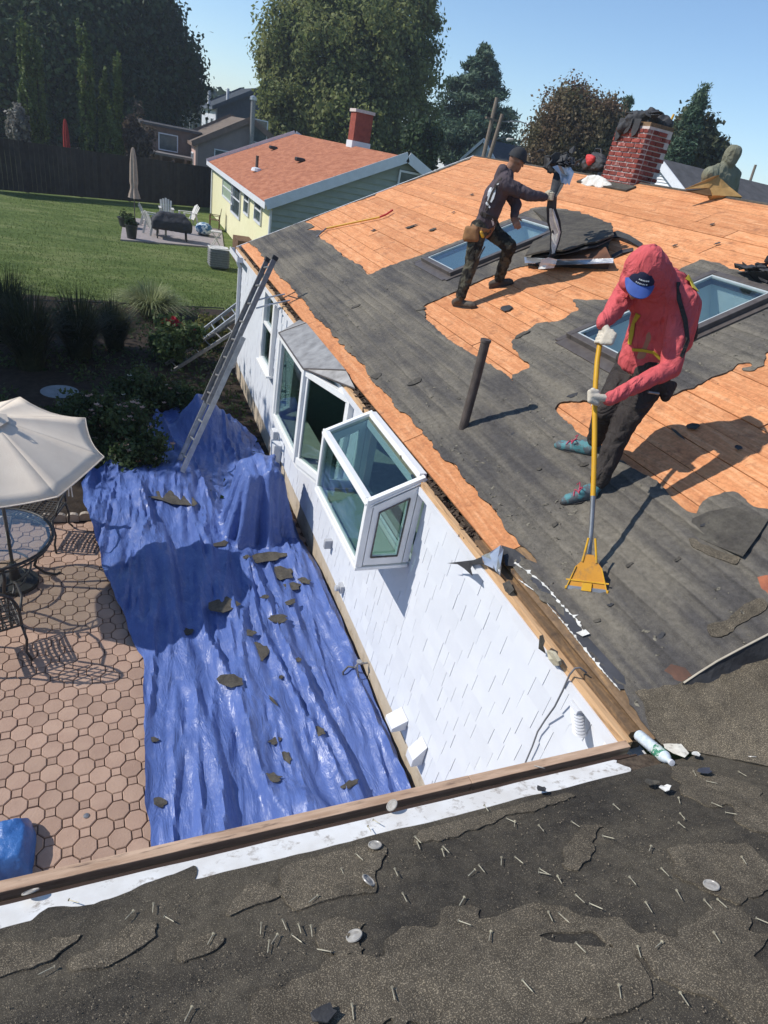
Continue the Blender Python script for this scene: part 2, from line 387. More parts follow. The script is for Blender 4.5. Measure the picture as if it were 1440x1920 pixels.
M_COPPER = M('bay_roof_metal', (.25, .235, .215), (.42, .40, .37), 7, .45, .4, metal=.3, stretch=(1, 1, .4))
M_ALU = M('ladder_aluminium', (.52, .53, .53), (.38, .39, .40), 10, .38, .5, metal=.75)
M_ALUOLD = M('ladder_dull_aluminium', (.30, .29, .28), (.20, .195, .19), 14, .5, .4, metal=.5)
M_BLACK = M('black_plastic', (.02, .02, .02), (.035, .035, .035), 14, .5, .4)
M_IRON = M('wrought_iron', (.022, .021, .020), (.04, .038, .036), 20, .5, .45)
M_GLASS = glassmat('window_glass', (.70, .80, .78), 1.0, .05)
M_SKYGLASS = glassmat('skylight_glass', (.86, .92, .92), .8, .05)
M_TGLASS = glassmat('table_glass', (.86, .90, .88), 1.0, .08)
M_BRICK = M('chimney_brick', (.30, .075, .055), (.20, .045, .038), 9, .85, .2, rnd=.35, bump=.5, bscale=70, dirt=((.45, .33, .30), 6))
M_MORTAR = M('mortar', (.62, .54, .50), (.50, .42, .38), 20, .9, .1, bump=.4, bscale=80)
M_GALV = M('flashing_silver', (.62, .63, .64), (.48, .48, .49), 6, .28, .6, metal=.8, bump=.5, bscale=12)
M_TORNWHITE = M('torn_white_felt', (.74, .73, .68), (.50, .48, .43), 12, .8, .2, bump=.4, bscale=40)
M_YELLOW = M('tool_yellow', (.66, .36, .018), (.56, .29, .012), 6, .45, .4, dirt=((.25, .18, .10), 14))
M_REDGRIP = M('tool_red_grip', (.58, .055, .05), (.48, .04, .04), 8, .6, .3)
M_STEEL = M('tool_steel', (.36, .35, .34), (.24, .235, .23), 12, .38, .5, metal=.8)
M_SOIL = M('soil', (.055, .042, .032), (.032, .025, .020), 9, .95, .1, bump=1.0, bscale=30)
def patio_mat():
    return M('paver_clay', (.43, .295, .220), (.36, .24, .18), 3.0, .85, .2, rnd=.13, bump=.4, bscale=60, dirt=((.36, .23, .17), 1.2))
M_PAVER = patio_mat()
M_JOINT = M('paver_joint_sand', (.12, .075, .055), (.17, .11, .08), 20, .95, .1)
def lawn_mat():
    m, nt, b, out = _nt('lawn_grass'); b.inputs['Roughness'].default_value = .85; b.inputs['Specular IOR Level'].default_value = .15
    co = _coord(nt); ck = _coord(nt, (.55, 1.5, 1))
    a = _ramp(nt, _noise(nt, ck, .9, 5, .62), [(.28, (.075, .115, .026)), (.5, (.125, .170, .045)), (.70, (.215, .240, .090))])
    c = _ramp(nt, _noise(nt, co, 9, 5, .7), [(.3, .66), (.7, 1.3)])
    col = _mix(nt, 1.0, a, c, 'MULTIPLY'); nt.links.new(col, b.inputs['Base Color'])
    _bump(nt, b, _noise(nt, co, 30, 6, .75), 1.0, .05); return m
M_LAWN = lawn_mat()
def tarp_mat():
    m, nt, b, out = _nt('tarp_blue'); b.inputs['Roughness'].default_value = .36; b.inputs['Specular IOR Level'].default_value = .5
    co = _coord(nt); ck = _coord(nt, (3.2, .9, 1.5))
    col = _ramp(nt, _noise(nt, co, 2.2, 5, .6), [(.3, (.064, .108, .295)), (.7, (.092, .148, .385))])
    d = _ramp(nt, _noise(nt, ck, 6, 6, .7), [(.55, 0), (.78, .5)]); col = _mix(nt, d, col, (.26, .32, .56))
    nt.links.new(col, b.inputs['Base Color'])
    n1 = _bump(nt, b, _noise(nt, ck, 2.6, 5, .55, .6), 1.0, .04); _bump(nt, b, _noise(nt, co, 30, 3, .6), .45, .006, n1)
    r = _ramp(nt, _noise(nt, co, 5, 4), [(.3, .28), (.7, .5)]); nt.links.new(r, b.inputs['Roughness'])
    return m
M_TARP = tarp_mat()

# ------------------------------------------------------------------ ground
def ground_sheet(name, poly, z, mat, kind='structure'):
    mb = MB(); mb.prism([(p[0], p[1]) for p in poly], Matrix.Identity(4), z-.06, z)
    o = mb.build(name, mat); o['kind'] = kind; return o
ring = [(450*math.cos(a*math.pi/24), 60+450*math.sin(a*math.pi/24)) for a in range(48)]
lawn = ground_sheet('lawn', ring, GZ-.03, M_LAWN)
bed_poly = [(-9.5, 6.62), (.3, 6.62), (.3, 13.3), (1.6, 18.55), (-9.5, 18.0)]
bed = ground_sheet('garden_bed', bed_poly, GZ-.004, M_SOIL)
pav_poly = [(-7.0, -.3), (.2, -.3), (.2, 6.62), (-7.0, 6.62)]
patio = ground_sheet('patio', pav_poly, GZ-.012, M_JOINT)
far_patio = ground_sheet('far_patio', [tuple(GP(226, 450)[:2]), tuple(GP(420, 466)[:2]), (2.6, 35.0), tuple(GP(232, 407)[:2])], GZ+.03, M('far_patio_stone', (.36, .31, .30), (.28, .25, .24), 4, .85, .2))
# pavers: octagons with small squares between, each one a piece
PITCHP = .178
oc = []; c_ = .0515; hh = PITCHP/2-.004
for (x, y) in ((hh-c_+.004, hh), (hh, hh-c_), (hh, -hh+c_), (hh-c_, -hh), (-hh+c_, -hh), (-hh, -hh+c_), (-hh, hh-c_), (-hh+c_, hh)): oc.append((x, y))
def paver_mesh(name, poly):
    mb = MB(); inner = [(p[0]*.93, p[1]*.93) for p in poly]; n = len(poly)
    vs = [(p[0], p[1], -.03) for p in poly]+[(p[0], p[1], .006) for p in poly]+[(p[0], p[1], .012) for p in inner]
    if sum(poly[i][0]*poly[(i+1) % n][1]-poly[(i+1) % n][0]*poly[i][1] for i in range(n)) < 0: poly_ord = -1
    else: poly_ord = 1
    fs = []
    for k in (0, 1):
        for i in range(n):
            q = (k*n+i, k*n+(i+1) % n, (k+1)*n+(i+1) % n, (k+1)*n+i); fs.append(q if poly_ord > 0 else tuple(reversed(q)))
    fs.append(tuple(range(2*n, 3*n)) if poly_ord > 0 else tuple(reversed(range(2*n, 3*n))))
    me = bpy.data.meshes.new(name); me.from_pydata(vs, [], fs); me.update(); me.materials.append(M_PAVER); return me
ME_OCT = paver_mesh('octagon_paver', oc)
sq = c_-.002
ME_SQ = paver_mesh('square_paver', [(sq, 0), (0, sq), (-sq, 0), (0, -sq)])
rnd = random.Random(4)
TH = math.radians(48.0)                                        # the paving runs a little askew to the house
cells = []
for i in range(-62, 62):
    for j in range(-62, 62):
        x, y = i*PITCHP, j*PITCHP
        X = -3+x*math.cos(TH)-y*math.sin(TH); Y = 3+x*math.sin(TH)+y*math.cos(TH)
        for kind, ox, oy in (('o', 0, 0), ('s', PITCHP/2, PITCHP/2)):
            XX = X+ox*math.cos(TH)-oy*math.sin(TH); YY = Y+ox*math.sin(TH)+oy*math.cos(TH)
            if -6.8 < XX < .05 and -.2 < YY < 6.5: cells.append((kind, XX, YY))
def topix(P):
    q = np.array(P, float)-CAM; w = q@_f
    return (720+FPX*(q@CX)/w, 960-FPX*(q@CY)/w) if w > .05 else (-9999, -9999)
vis = []; hid = []
for kd, X, Y in cells:
    px, py = topix((X, Y, GZ)); ln = 285 if py > 1240 else (150+(py-960)*.48)
    if -25 < px < ln+40 and 1010 < py < 1690: vis.append((kd, X, Y, math.hypot(X-CAM[0], Y-CAM[1])))
    else: hid.append((kd, X, Y))
vis.sort(key=lambda t: t[3])
cnt = {'o': 0, 's': 0}
rest = MB()
def joinpaver(kd, X, Y, dz):
    me = ME_OCT if kd == 'o' else ME_SQ; m = Matrix.Translation((X, Y, GZ+dz)) @ Matrix.Rotation(TH, 4, 'Z')
    rest.add([m @ v.co for v in me.vertices], [tuple(p.vertices) for p in me.polygons])
for kd, X, Y, d in vis:
    dz = rnd.uniform(-.003, .003)
    if cnt[kd] < 300:
        cnt[kd] += 1
        inst('octagon_paver' if kd == 'o' else 'square_paver', ME_OCT if kd == 'o' else ME_SQ,
             Matrix.Translation((X, Y, GZ+dz)) @ Matrix.Rotation(TH+rnd.gauss(0, .012), 4, 'Z') @ Matrix.Rotation(rnd.gauss(0, .006), 4, 'X'), patio)
    else: joinpaver(kd, X, Y, dz)
for kd, X, Y in hid: joinpaver(kd, X, Y, rnd.uniform(-.003, .003))
rest.build('more_pavers', M_PAVER, patio, kind='stuff')
# scalloped edging bricks between patio and bed
eb = MB()
for s_ in range(7):
    a0, a1 = math.pi*s_/6, 0
poly = [(-.075, 0), (.075, 0)]+[(.075*math.cos(math.pi*k/6), .07+.05*math.sin(math.pi*k/6)) for k in range(0, 7)]
eb.prism(poly, Matrix(((1, 0, 0, 0), (0, 0, -1, 0), (0, 1, 0, 0), (0, 0, 0, 1))), -.03, .03)
edge_src = eb.build('edging_brick', M('edging_concrete', (.42, .36, .30), (.32, .27, .22), 12, .9, .15, rnd=.15), bed)
edge_src.location = (-4.6, 6.56, GZ+.0); edge_src.matrix_parent_inverse = Matrix.Translation(bed.location).inverted()
for k in range(1, 22):
    if -4.6+k*.158 > -2.75: continue
    inst('edging_brick', edge_src.data, Matrix.Translation((-4.6+k*.158, 6.56+rnd.uniform(-.01, .01), GZ+rnd.uniform(-.01, .006))) @ Matrix.Rotation(rnd.gauss(0, .05), 4, 'Z'), bed)

# ------------------------------------------------------------------ the house being re-roofed
house = thing('house', 'white shingled house with its dark roof stripped to orange sheathing boards', 'house', (.0, 5.0, GZ))
RIDGE_S = 5.16/CA; Y0R, Y1R = -3.6, 13.0
deck_base = MB()
SKY = [(6.63, 7.68, 1.94/CA, 3.54/CA), (2.95, 3.85, 1.96/CA, 3.56/CA)]      # y0,y1,s0,s1
_fr = frame((0, 0, 0), (0, 1, 0), (-CA, 0, -SA), (-SA, 0, CA)); _yc = 0.0
for (a, b, c, d) in sorted(SKY):
    deck_base.mbox(_fr, (_yc, -RIDGE_S, -.20), (a, -.16, -.045)); deck_base.mbox(_fr, (a, -RIDGE_S, -.20), (b, -d, -.045)); deck_base.mbox(_fr, (a, -c, -.20), (b, -.16, -.045)); _yc = b
deck_base.mbox(_fr, (_yc, -RIDGE_S, -.20), (Y1R-.03, -.16, -.045))
deck = deck_base.build('roof_deck', M_OLDBOARD, house)
# sheathing boards, each its own
me = bpy.data.meshes.new('sheathing_board'); bm = bmesh.new(); bmesh.ops.create_cube(bm, size=1.0); bm.to_mesh(me); bm.free(); me.materials.append(M_BOARD)
me_old = me.copy(); me_old.materials.clear(); me_old.materials.append(M_OLDBOARD)
rnd = random.Random(11); BW = .2/CA; row = 0; s = .10
while s < RIDGE_S-.02:
    s1 = min(s+BW, RIDGE_S); y = Y0R if s > .05 else 0
    y = max(Y0R, -s*CA+.02)
    cuts = []
    for (a, b, c, d) in SKY:
        if s1 > c+.05 and s < d-.05: cuts.append((a+.04, b-.04))
    yy = y-rnd.uniform(0, 2.5)
    while yy < Y1R:
        y2 = yy+rnd.uniform(3.4, 5.4)
        segs = [(max(yy, y), min(y2, Y1R))]
        for (a, b) in cuts:
            ns = []
            for p, q in segs:
                if q <= a or p >= b: ns.append((p, q))
                else:
                    if p < a: ns.append((p, a))
                    if q > b: ns.append((b, q))
            segs = ns
        for p, q in segs:
            if q-p < .05: continue
            mid = (p+q)/2; g = .009
            old = (row < 1 and mid < 2.0)
            if row < 1 and p < 1.5 < q:
                parts = [(p, 1.5, True), (1.5, q, False)]
            else: parts = [(p, q, old)]
            for p_, q_, o_ in parts:
                m = roofm((p_+q_)/2, (s+s1)/2, -.011+rnd.uniform(-.003, .003)) @ Matrix.Rotation(rnd.gauss(0, .004), 4, 'X') @ Matrix.Diagonal((q_-p_-g*1.2, s1-s-g, .022, 1))
                inst('sheathing_board', me_old if o_ else me, m, deck)
        yy = y2
    s = s1; row += 1
# what is left of the old roofing: one torn sheet over the boards
PX = lambda L: [ys(*p) for p in L]
ORANGE = [
 PX([(573,416),(600,404),(640,388),(702,367),(708,360),(777,338),(830,318),(880,299),(900,270),(1187,318),(1500,375),(1560,470),(1560,540),(1440,528),(1400,512),(1384,509),(1360,503),(1344,496),(1314,488),(1279,502),(1262,520),(1180,560),(1120,563),(1072,563),(1087,583),(1047,603),(1007,610),(990,623),(958,640),(967,663),(994,693),(966,706),(962,718),(938,698),(890,667),(837,637),(797,597),(795,576),(812,566),(857,547),(925,517),(985,500),(1060,502),(1140,500),(1142,470),(1150,440),(1147,421),(1085,398),(1023,389),(1000,391),(973,404),(867,450),(800,476),(720,504),(692,517),(673,497),(653,488),(633,470),(617,458),(596,444),(607,434),(576,432),(590,425)]),
 PX([(1040,770),(1051,757),(1104,755),(1180,757),(1228,741),(1250,750),(1285,735),(1306,731),(1330,712),(1360,700),(1385,684),(1403,682),(1411,689),(1392,692),(1392,698),(1410,697),(1432,688),(1436,668),(1460,650),(1600,640),(1640,1010),(1440,960),(1416,958),(1396,938),(1390,926),(1378,922),(1345,930),(1310,942),(1307,955),(1303,965),(1270,944),(1253,920),(1230,905),(1200,893),(1162,863),(1120,835),(1093,819)]),
 PX([(455,448),(470,458),(483,467),(490,478),(503,490),(517,511),(537,530),(567,563),(593,597),(613,612),(622,626),(650,658),(664,668),(687,693),(697,717),(720,737),(753,773),(770,783),(797,817),(840,866),(870,894),(897,930),(938,977),(975,1024),(985,1035),(1012,1061),(985,1052),(938,1030),(918,1040),(850,955),(720,790),(600,660),(500,545),(440,470)]),
 PX([(915,1020),(940,1035),(958,1062),(975,1087),(1005,1105),(1015,1117),(1040,1147),(1060,1168),(1077,1192),(1100,1225),(1127,1255),(1150,1277),(1168,1299),(1200,1350),(1190,1400),(1160,1385),(1000,1180)]),
]
def felt_field(A, B):
    d = np.full(A.shape, 9.)
    for P in ORANGE:
        if abs(np.mean([p[0] for p in P])) < 99: d = np.minimum(d, sd_poly(A, B, P))
    d = d+(fbm(A*7, B*7, 3, 3)-.5)*.075+(fbm(A*28, B*28, 2, 9)-.5)*.035
    # small islands and holes
    f = -d
    for (a, b, c, e) in SKY:
        r = np.maximum(np.maximum(a+.03-A, A-b+.03), np.maximum(c+.03-B, B-e+.03)); f = np.maximum(f, -r)
    f = np.maximum(f, .13-B); f = np.maximum(f, -(B*CA+A)*.7+.0)
    f = np.maximum(f, B-(RIDGE_S-.01)); f = np.maximum(f, A-(Y1R-.01))
    return f
def felt_H(A, B):
    course = ((B/.128+.35*fbm(A*.6, B*2, 2, 5)) % 1.0)
    lowz = np.clip((2.6-B)/.8, 0, 1)*np.clip((10.5-A)/2, .35, 1)
    return .013+lowz*(.009*(1-course))+(fbm(A*2.2, B*5, 4, 21)-.5)*.014*(.4+lowz)+(fbm(A*14, B*16, 3, 31)-.5)*.008
felt = clip_sheet('roofing_felt', np.arange(Y0R, Y1R+.01, .026), np.arange(.10, RIDGE_S+.02, .026), felt_field, R3, felt_H, .008, M_FELT, house)
# back slope beyond the ridge, gable ends, walls
back = MB(); back.quad((5.16, -3.6, 2.57), (5.16, 13.0, 2.57), (10.4, 13.0, -.05), (10.4, -3.6, -.05)); back.quad((5.16, -3.6, 2.55), (10.4, -3.6, -.07), (10.4, 13.0, -.07), (5.16, 13.0, 2.55))
back.build('back_roof_slope', M_FELT, house)
rc = MB(); rc.tube([R3(y, RIDGE_S-.01, .004)+np.array([.02, 0, 0]) for y in np.linspace(-.5, 13, 40)], .022, 6); rc.build('ridge_edge', M_FLAKE, house)
WX = .06
wall = MB(); 
# main wall facing the patio, built around its openings (garden window, bay, far window)
OPEN = [(2.66, 4.07, -.86, -.02), (4.72, 7.35, -1.36, -.03), (8.86, 9.70, -1.33, -.06)]
ycur = -.2
for (a, b, z0, z1) in OPEN:
    wall.bx(WX+.02, .16, ycur, a, -2.42, -.095); wall.bx(WX+.02, .16, a, b, -2.42, z0)
    if z1 < -.1: wall.bx(WX+.02, .16, a, b, z1, -.095)
    ycur = b
wall.bx(WX+.02, .16, ycur, 12.7, -2.42, -.095)
wall_o = wall.build('wall', M_WHITE, house)
ends = MB(); ends.add([(.08, 12.72, -2.75), (10.2, 12.72, -2.75), (10.2, 12.72, .02), (5.16, 12.72, 2.45), (.08, 12.72, .02)], [(0, 1, 2, 3, 4)]); ends.bx(10.1, 10.2, -3.5, 12.7, -2.75, -.05)
ends.build('gable_wall', M_WHITE, house)
fo = MB(); fo.bx(.085, .2, -.2, 12.7, -2.80, -2.42); fo.bx(.078, .2, -.2, 12.7, -2.46, -2.42); fo.build('foundation', M_TAN, house)
wr_ = MB(); wr_.bx(-7, .3, -.22, -.08, -2.8, -.12); wr_.build('wing_wall', M_WHITE, house)
# siding shingles: near ones singly, the rest joined
shm = bpy.data.meshes.new('siding_shingle')
shm.from_pydata([(0, -.5, 0), (0, .5, 0), (0, .5, 1.12), (0, -.5, 1.12), (-1, -.5, 0), (-1, .5, 0), (-.25, .5, 1.12), (-.25, -.5, 1.12)], [],
                [(0, 1, 2, 3), (5, 4, 7, 6), (1, 0, 4, 5), (0, 3, 7, 4), (2, 1, 5, 6), (3, 2, 6, 7)]); shm.update(); shm.materials.append(M_SIDING)
rnd = random.Random(5); allsh = []; EXPO = .172; nrow = 14
for rI in range(nrow):
    z = -2.40+rI*EXPO; y = .02-rnd.uniform(0, .15)
    while y < 12.68:
        wd = rnd.choice((.11, .14, .17, .2, .23, .26)); a, b = max(y, .0), min(y+wd, 12.69); y += wd
        if b-a < .03: continue
        if any(a < q-.0 and b > p+.0 and z+EXPO > c and z < d for p, q, c, d in OPEN):
            ok = False
            for p, q, c, d in OPEN:
                if a < q and b > p and z+EXPO > c and z < d:
                    if z+EXPO*.5 < c: ok = True
            if not ok: continue
        allsh.append((a, b, z))
allsh.sort(key=lambda t: (t[0]-.9)**2*.5 if t[0] > .9 else 0)
rest = MB()
for i, (a, b, z) in enumerate(allsh):
    hgt = min(EXPO, -.09-z)/1.12 if z+EXPO*1.12 > -.09 else EXPO; th = .013+rnd.uniform(-.002, .003); g = rnd.choice((.002, .002, .003, .006))
    m = Matrix.Translation((WX+.02, (a+b)/2, z)) @ Matrix.Diagonal((th, b-a-g, hgt, 1))
    if i < 300: inst('siding_shingle', shm, m, wall_o)
    else: rest.add([m @ v.co for v in shm.vertices], [tuple(p.vertices) for p in shm.polygons])
rest.build('more_siding_shingles', M_SIDING, wall_o, kind='stuff')
# eaves: wooden fascia, its white cover, the trough full of grit
y = -.02; rnd = random.Random(3)
while y < 13.0:
    y2 = min(y+rnd.uniform(3.0, 4.2), 13.02)
    MB().bx(0.0, .045, y+.002, y2-.002, -.085, rnd.uniform(-.004, .004)).build('fascia_board', M_TANWOOD, house, bevel=.003); y = y2
MB().bx(-.014, -.002, -.02, 13.0, -.105, -.04).bx(-.002, .055, -.02, 13.0, -.105, -.095).build('fascia_cover', M_WHITE, house)
MB().bx(.045, .14, 0, 13.0, -.09, -.035).build('eave_trough', M_TROUGH, house)
MB().bx(.047, .15, .02, 1.75, -.034, .022).build('old_eave_board', M_OLDBOARD, house)
gr = MB(); rnd = random.Random(8)
for k in range(1700):
    yy = rnd.uniform(1.7, 12.9); sz = rnd.uniform(.008, .035)*(1.6 if rnd.random() < .1 else 1)
    m = Matrix.Translation((rnd.gauss(.095, .028), yy, -.035+rnd.uniform(0, .045))) @ Matrix.Rotation(rnd.uniform(0, 6.3), 4, 'Z') @ Matrix.Rotation(rnd.gauss(0, .6), 4, 'X')
    gr.mbox(m, (-sz, -sz*.6, -.003), (sz, sz*.6, .003+sz*.2))
gr.build('eave_grit', M_TROUGH, house, kind='stuff')
# rake edge board at the far gable
rk = MB(); rk.mbox(roofm(13.0, 0), (-.01, -RIDGE_S, -.16), (.025, -.0, .012)); rk.build('rake_board', M_WHITE, house)

# ------------------------------------------------------------------ wing roof in the foreground
wing = MB(); wing.mbox(frame((0, 0, 0), (1, 0, 0), (0, CA, -SA), (0, SA, CA)), (-7, -5, -.12), (.0, -.14, -.004))
wing.add([(0, -.14*CA, .14*SA-.005), (0, -5*CA, 5*SA-.005), (5*CA, -5*CA, 5*SA-.005)], [(0, 1, 2)])
wing_o = wing.build('wing_roof', M_TROUGH, house)
rnd = random.Random(9); x = -7.0
for x2 in (-3.95, -.9, .012):
    MB().bx(x+.001, x2-.001, -.042, .0, -.15, rnd.uniform(.0, .005)).build('wing_fascia_board', M_WINGWOOD, house, bevel=.003); x = x2
MB().mbox(frame((0, 0, 0), (1, 0, 0), (0, CA, -SA), (0, SA, CA)), (-7, -.145, -.09), (-.02, -.046, -.045)).build('wing_channel', M('channel_brown', (.075, .048, .035), (.045, .03, .024), 3, .8, .2, stretch=(1.2, 14, 14), bump=.3, bscale=8), house)
MB().mbox(frame((0, 0, 0), (1, 0, 0), (0, CA, -SA), (0, SA, CA)), (-7, -.110, -.045), (-.02, -.098, -.020)).build('channel_bead', M('channel_brown', (.1, .1, .1)), house)
def whitef(A, B):
    e = .142+(fbm(A*3, B*0+2, 3, 71)-.5)*.006
    return np.maximum(np.maximum(e-B, B-.285), A+.19+(fbm(B*30, A*0, 2, 5)-.5)*.08)
clip_sheet('drip_edge', np.arange(-7, .0, .02), np.arange(.12, .30, .008), whitef, W3, lambda A, B: .006+(fbm(A*4, B*9, 3, 44)-.5)*.006, .004, M_DRIP, wing_o)
TORN = [xs(*p) for p in [(-200,1800),(-60,1758),(5,1746),(60,1738),(70,1722),(90,1708),(140,1703),(200,1692),(240,1675),(290,1655),(345,1634),(365,1628),(371,1640),(366,1656),(400,1650),(420,1700),(200,1850),(-200,1900)]]
def wfield(A, B):
    lim = .258+(fbm(A*5, B*3, 3, 61)-.5)*.02
    f = np.minimum(lim-B, sd_poly(A, B, TORN)+(fbm(A*16, B*16, 3, 15)-.5)*.03)
    f = np.maximum(f, (A*1.0-B*CA)*.7)                        # stop at the valley
    return f
def wH(A, B):
    d = np.clip((B-.25)/.1, 0, 1)
    return .010+d*((fbm(A*2.5, B*4, 4, 81)-.5)*.028+(fbm(A*12, B*14, 4, 91)-.5)*.016)
clip_sheet('wing_felt', np.arange(-5, 3.6, .022), np.arange(.14, 4.2, .022), wfield, W3, wH, .008, M_WFELT, wing_o)
CH = [[xs(*p) for p in L] for L in (
 [(127,1809),(190,1772),(243,1741),(306,1735),(309,1767),(264,1788),(206,1820),(132,1830)],
 [(1049,1597),(1070,1575),(1090,1552),(1126,1558),(1111,1592),(1080,1640),(1054,1633)],
 [(1360,1500),(1400,1480),(1500,1560),(1440,1572),(1410,1575),(1372,1540)],
 [(880,1800),(990,1770),(1190,1790),(1230,1880),(1100,1935),(800,1960),(780,1900)],
 [(1250,1600),(1400,1590),(1460,1640),(1380,1700),(1270,1660)],
 [(-20,1780),(80,1765),(170,1755),(120,1790),(60,1830),(-20,1840)],
 [(820,1440+60),(1010,1470),(1080,1500),(900,1560),(760,1600),(800,1540)],
 [(520,1640),(700,1560),(720,1600),(690,1680),(560,1720)],
 [(500,1870),(640,1800),(780,1830),(700,1960),(420,1990)])]
def gfield(A, B):
    d = np.full(A.shape, 9.)
    for P in CH: d = np.minimum(d, sd_poly(A, B, P))
    d = d+(fbm(A*9, B*9, 3, 7)-.5)*.07+(fbm(A*40, B*40, 2, 17)-.5)*.02
    n = .635-fbm(A*2.6, B*3.6, 4, 101)
    return np.maximum(np.maximum(np.minimum(d, n*.5), .30-B), (A-B*CA)*.7)
rem_ = clip_sheet('shingle_remnants', np.arange(-5, 3.0, .018), np.arange(.28, 3.2, .018), gfield, W3, lambda A, B: wH(A, B)+.007+(fbm(A*30, B*30, 2, 19)-.5)*.004, .007, M_WGRAN, wing_o)
rem_['kind'] = 'stuff'
# shingle remnants on the main slope beyond the valley
CH2 = [[ys(*p) for p in L] for L in (
 [(1190,1300),(1260,1290),(1330,1270),(1440,1220),(1600,1160),(1700,1500),(1400,1440),(1260,1420),(1215,1370)],
 [(1325,1180),(1430,1125),(1442,1140),(1350,1203),(1330,1200)],
 [(1292,1015),(1382,1050),(1378,1062),(1290,1032)])]
def mfield(A, B):
    d = np.full(A.shape, 9.)
    for P in CH2: d = np.minimum(d, sd_poly(A, B, P))
    d = d+(fbm(A*10, B*10, 3, 27)-.5)*.06
    return np.maximum(d, -(B*CA+A)*.7)
clip_sheet('valley_shingles', np.arange(-2.4, 2.4, .02), np.arange(.13, 3.2, .02), mfield, R3, lambda A, B: felt_H(A, B)+.008+(fbm(A*30, B*30, 2, 19)-.5)*.006, .008, M_WGRAN, house)

# ------------------------------------------------------------------ skylights
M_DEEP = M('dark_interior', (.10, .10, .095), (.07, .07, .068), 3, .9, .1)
for si, (y0, y1, s0, s1) in enumerate(SKY):
    sk = bpy.data.objects.new('skylight', None); COL.objects.link(sk); sk.location = tuple(R3((y0+y1)/2, s0)); setparent(sk, house)
    sk.location = tuple(R3((y0+y1)/2, s0)); sk.matrix_parent_inverse = Matrix.Translation(house.location).inverted()
    Fm = frame((0, 0, 0), (0, 1, 0), (-CA, 0, -SA), (-SA, 0, CA)); w = .075
    fr = MB()
    fr.mbox(Fm, (y0, -s1, -.03), (y0+w, -s0, .085)); fr.mbox(Fm, (y1-w, -s1, -.03), (y1, -s0, .085))
    fr.mbox(Fm, (y0+w, -s1, -.03), (y1-w, -s1+w, .085)); fr.mbox(Fm, (y0+w, -s0-w, -.03), (y1-w, -s0, .085))
    fr.build('frame', M_FRAMEBR, sk, bevel=.006)
    cu = MB(); e = .06
    cu.mbox(Fm, (y0-e, -s1-e, .0), (y0, -s0+e*1.6, .032)); cu.mbox(Fm, (y1, -s1-e, .0), (y1+e, -s0+e*1.6, .032)); cu.mbox(Fm, (y0, -s1-e, .0), (y1, -s1, .034)); cu.mbox(Fm, (y0, -s0, .0), (y1, -s0+e*2.2, .030))
    cu.build('flashing', M_FRAMEBR, sk)
    rim = MB(); g0 = w-.006
    for a in ((y0+g0, -s1+g0, y0+g0+.03, -s0-g0), (y1-g0-.03, -s1+g0, y1-g0, -s0-g0), (y0+g0+.03, -s1+g0, y1-g0-.03, -s1+g0+.03), (y0+g0+.03, -s0-g0-.03, y1-g0-.03, -s0-g0)):
        rim.mbox(Fm, (a[0], a[1], .05), (a[2], a[3], .074))
    rim.build('sash', M('skylight_sash', (.45, .50, .50), (.38, .42, .43), 8, .5, .4), sk)
    gl = MB(); gl.mbox(Fm, (y0+w, -s1+w, .056), (y1-w, -s0-w, .064)); gl.build('glass_pane', M_SKYGLASS, sk)
    sh = MB(); i0, i1, j0, j1 = y0+w*.7, y1-w*.7, s0+w*.7, s1-w*.7; dp = -.75
    P = lambda y, s, h: R3(y, s, h)
    for (ya, sa, yb, sb) in ((i0, j0, i1, j0), (i1, j0, i1, j1), (i1, j1, i0, j1), (i0, j1, i0, j0)):
        sh.quad(P(ya, sa, .04), P(yb, sb, .04), P(yb, sb, dp), P(ya, sa, dp))
    sh.quad(P(i0, j0, dp), P(i1, j0, dp), P(i1, j1, dp), P(i0, j1, dp))
    sh.build('light_shaft', M_SHAFT, sk)

# ------------------------------------------------------------------ chimney with its bricks
cb = [XP(*p, 5.0) for p in ((1131, 302), (1183, 339), (1221, 345))]
CHX0, CHX1, CHY0, CHY1, CHZ0, CHZ1 = 5.02, 5.50, 7.36, 8.12, 2.36, 3.34
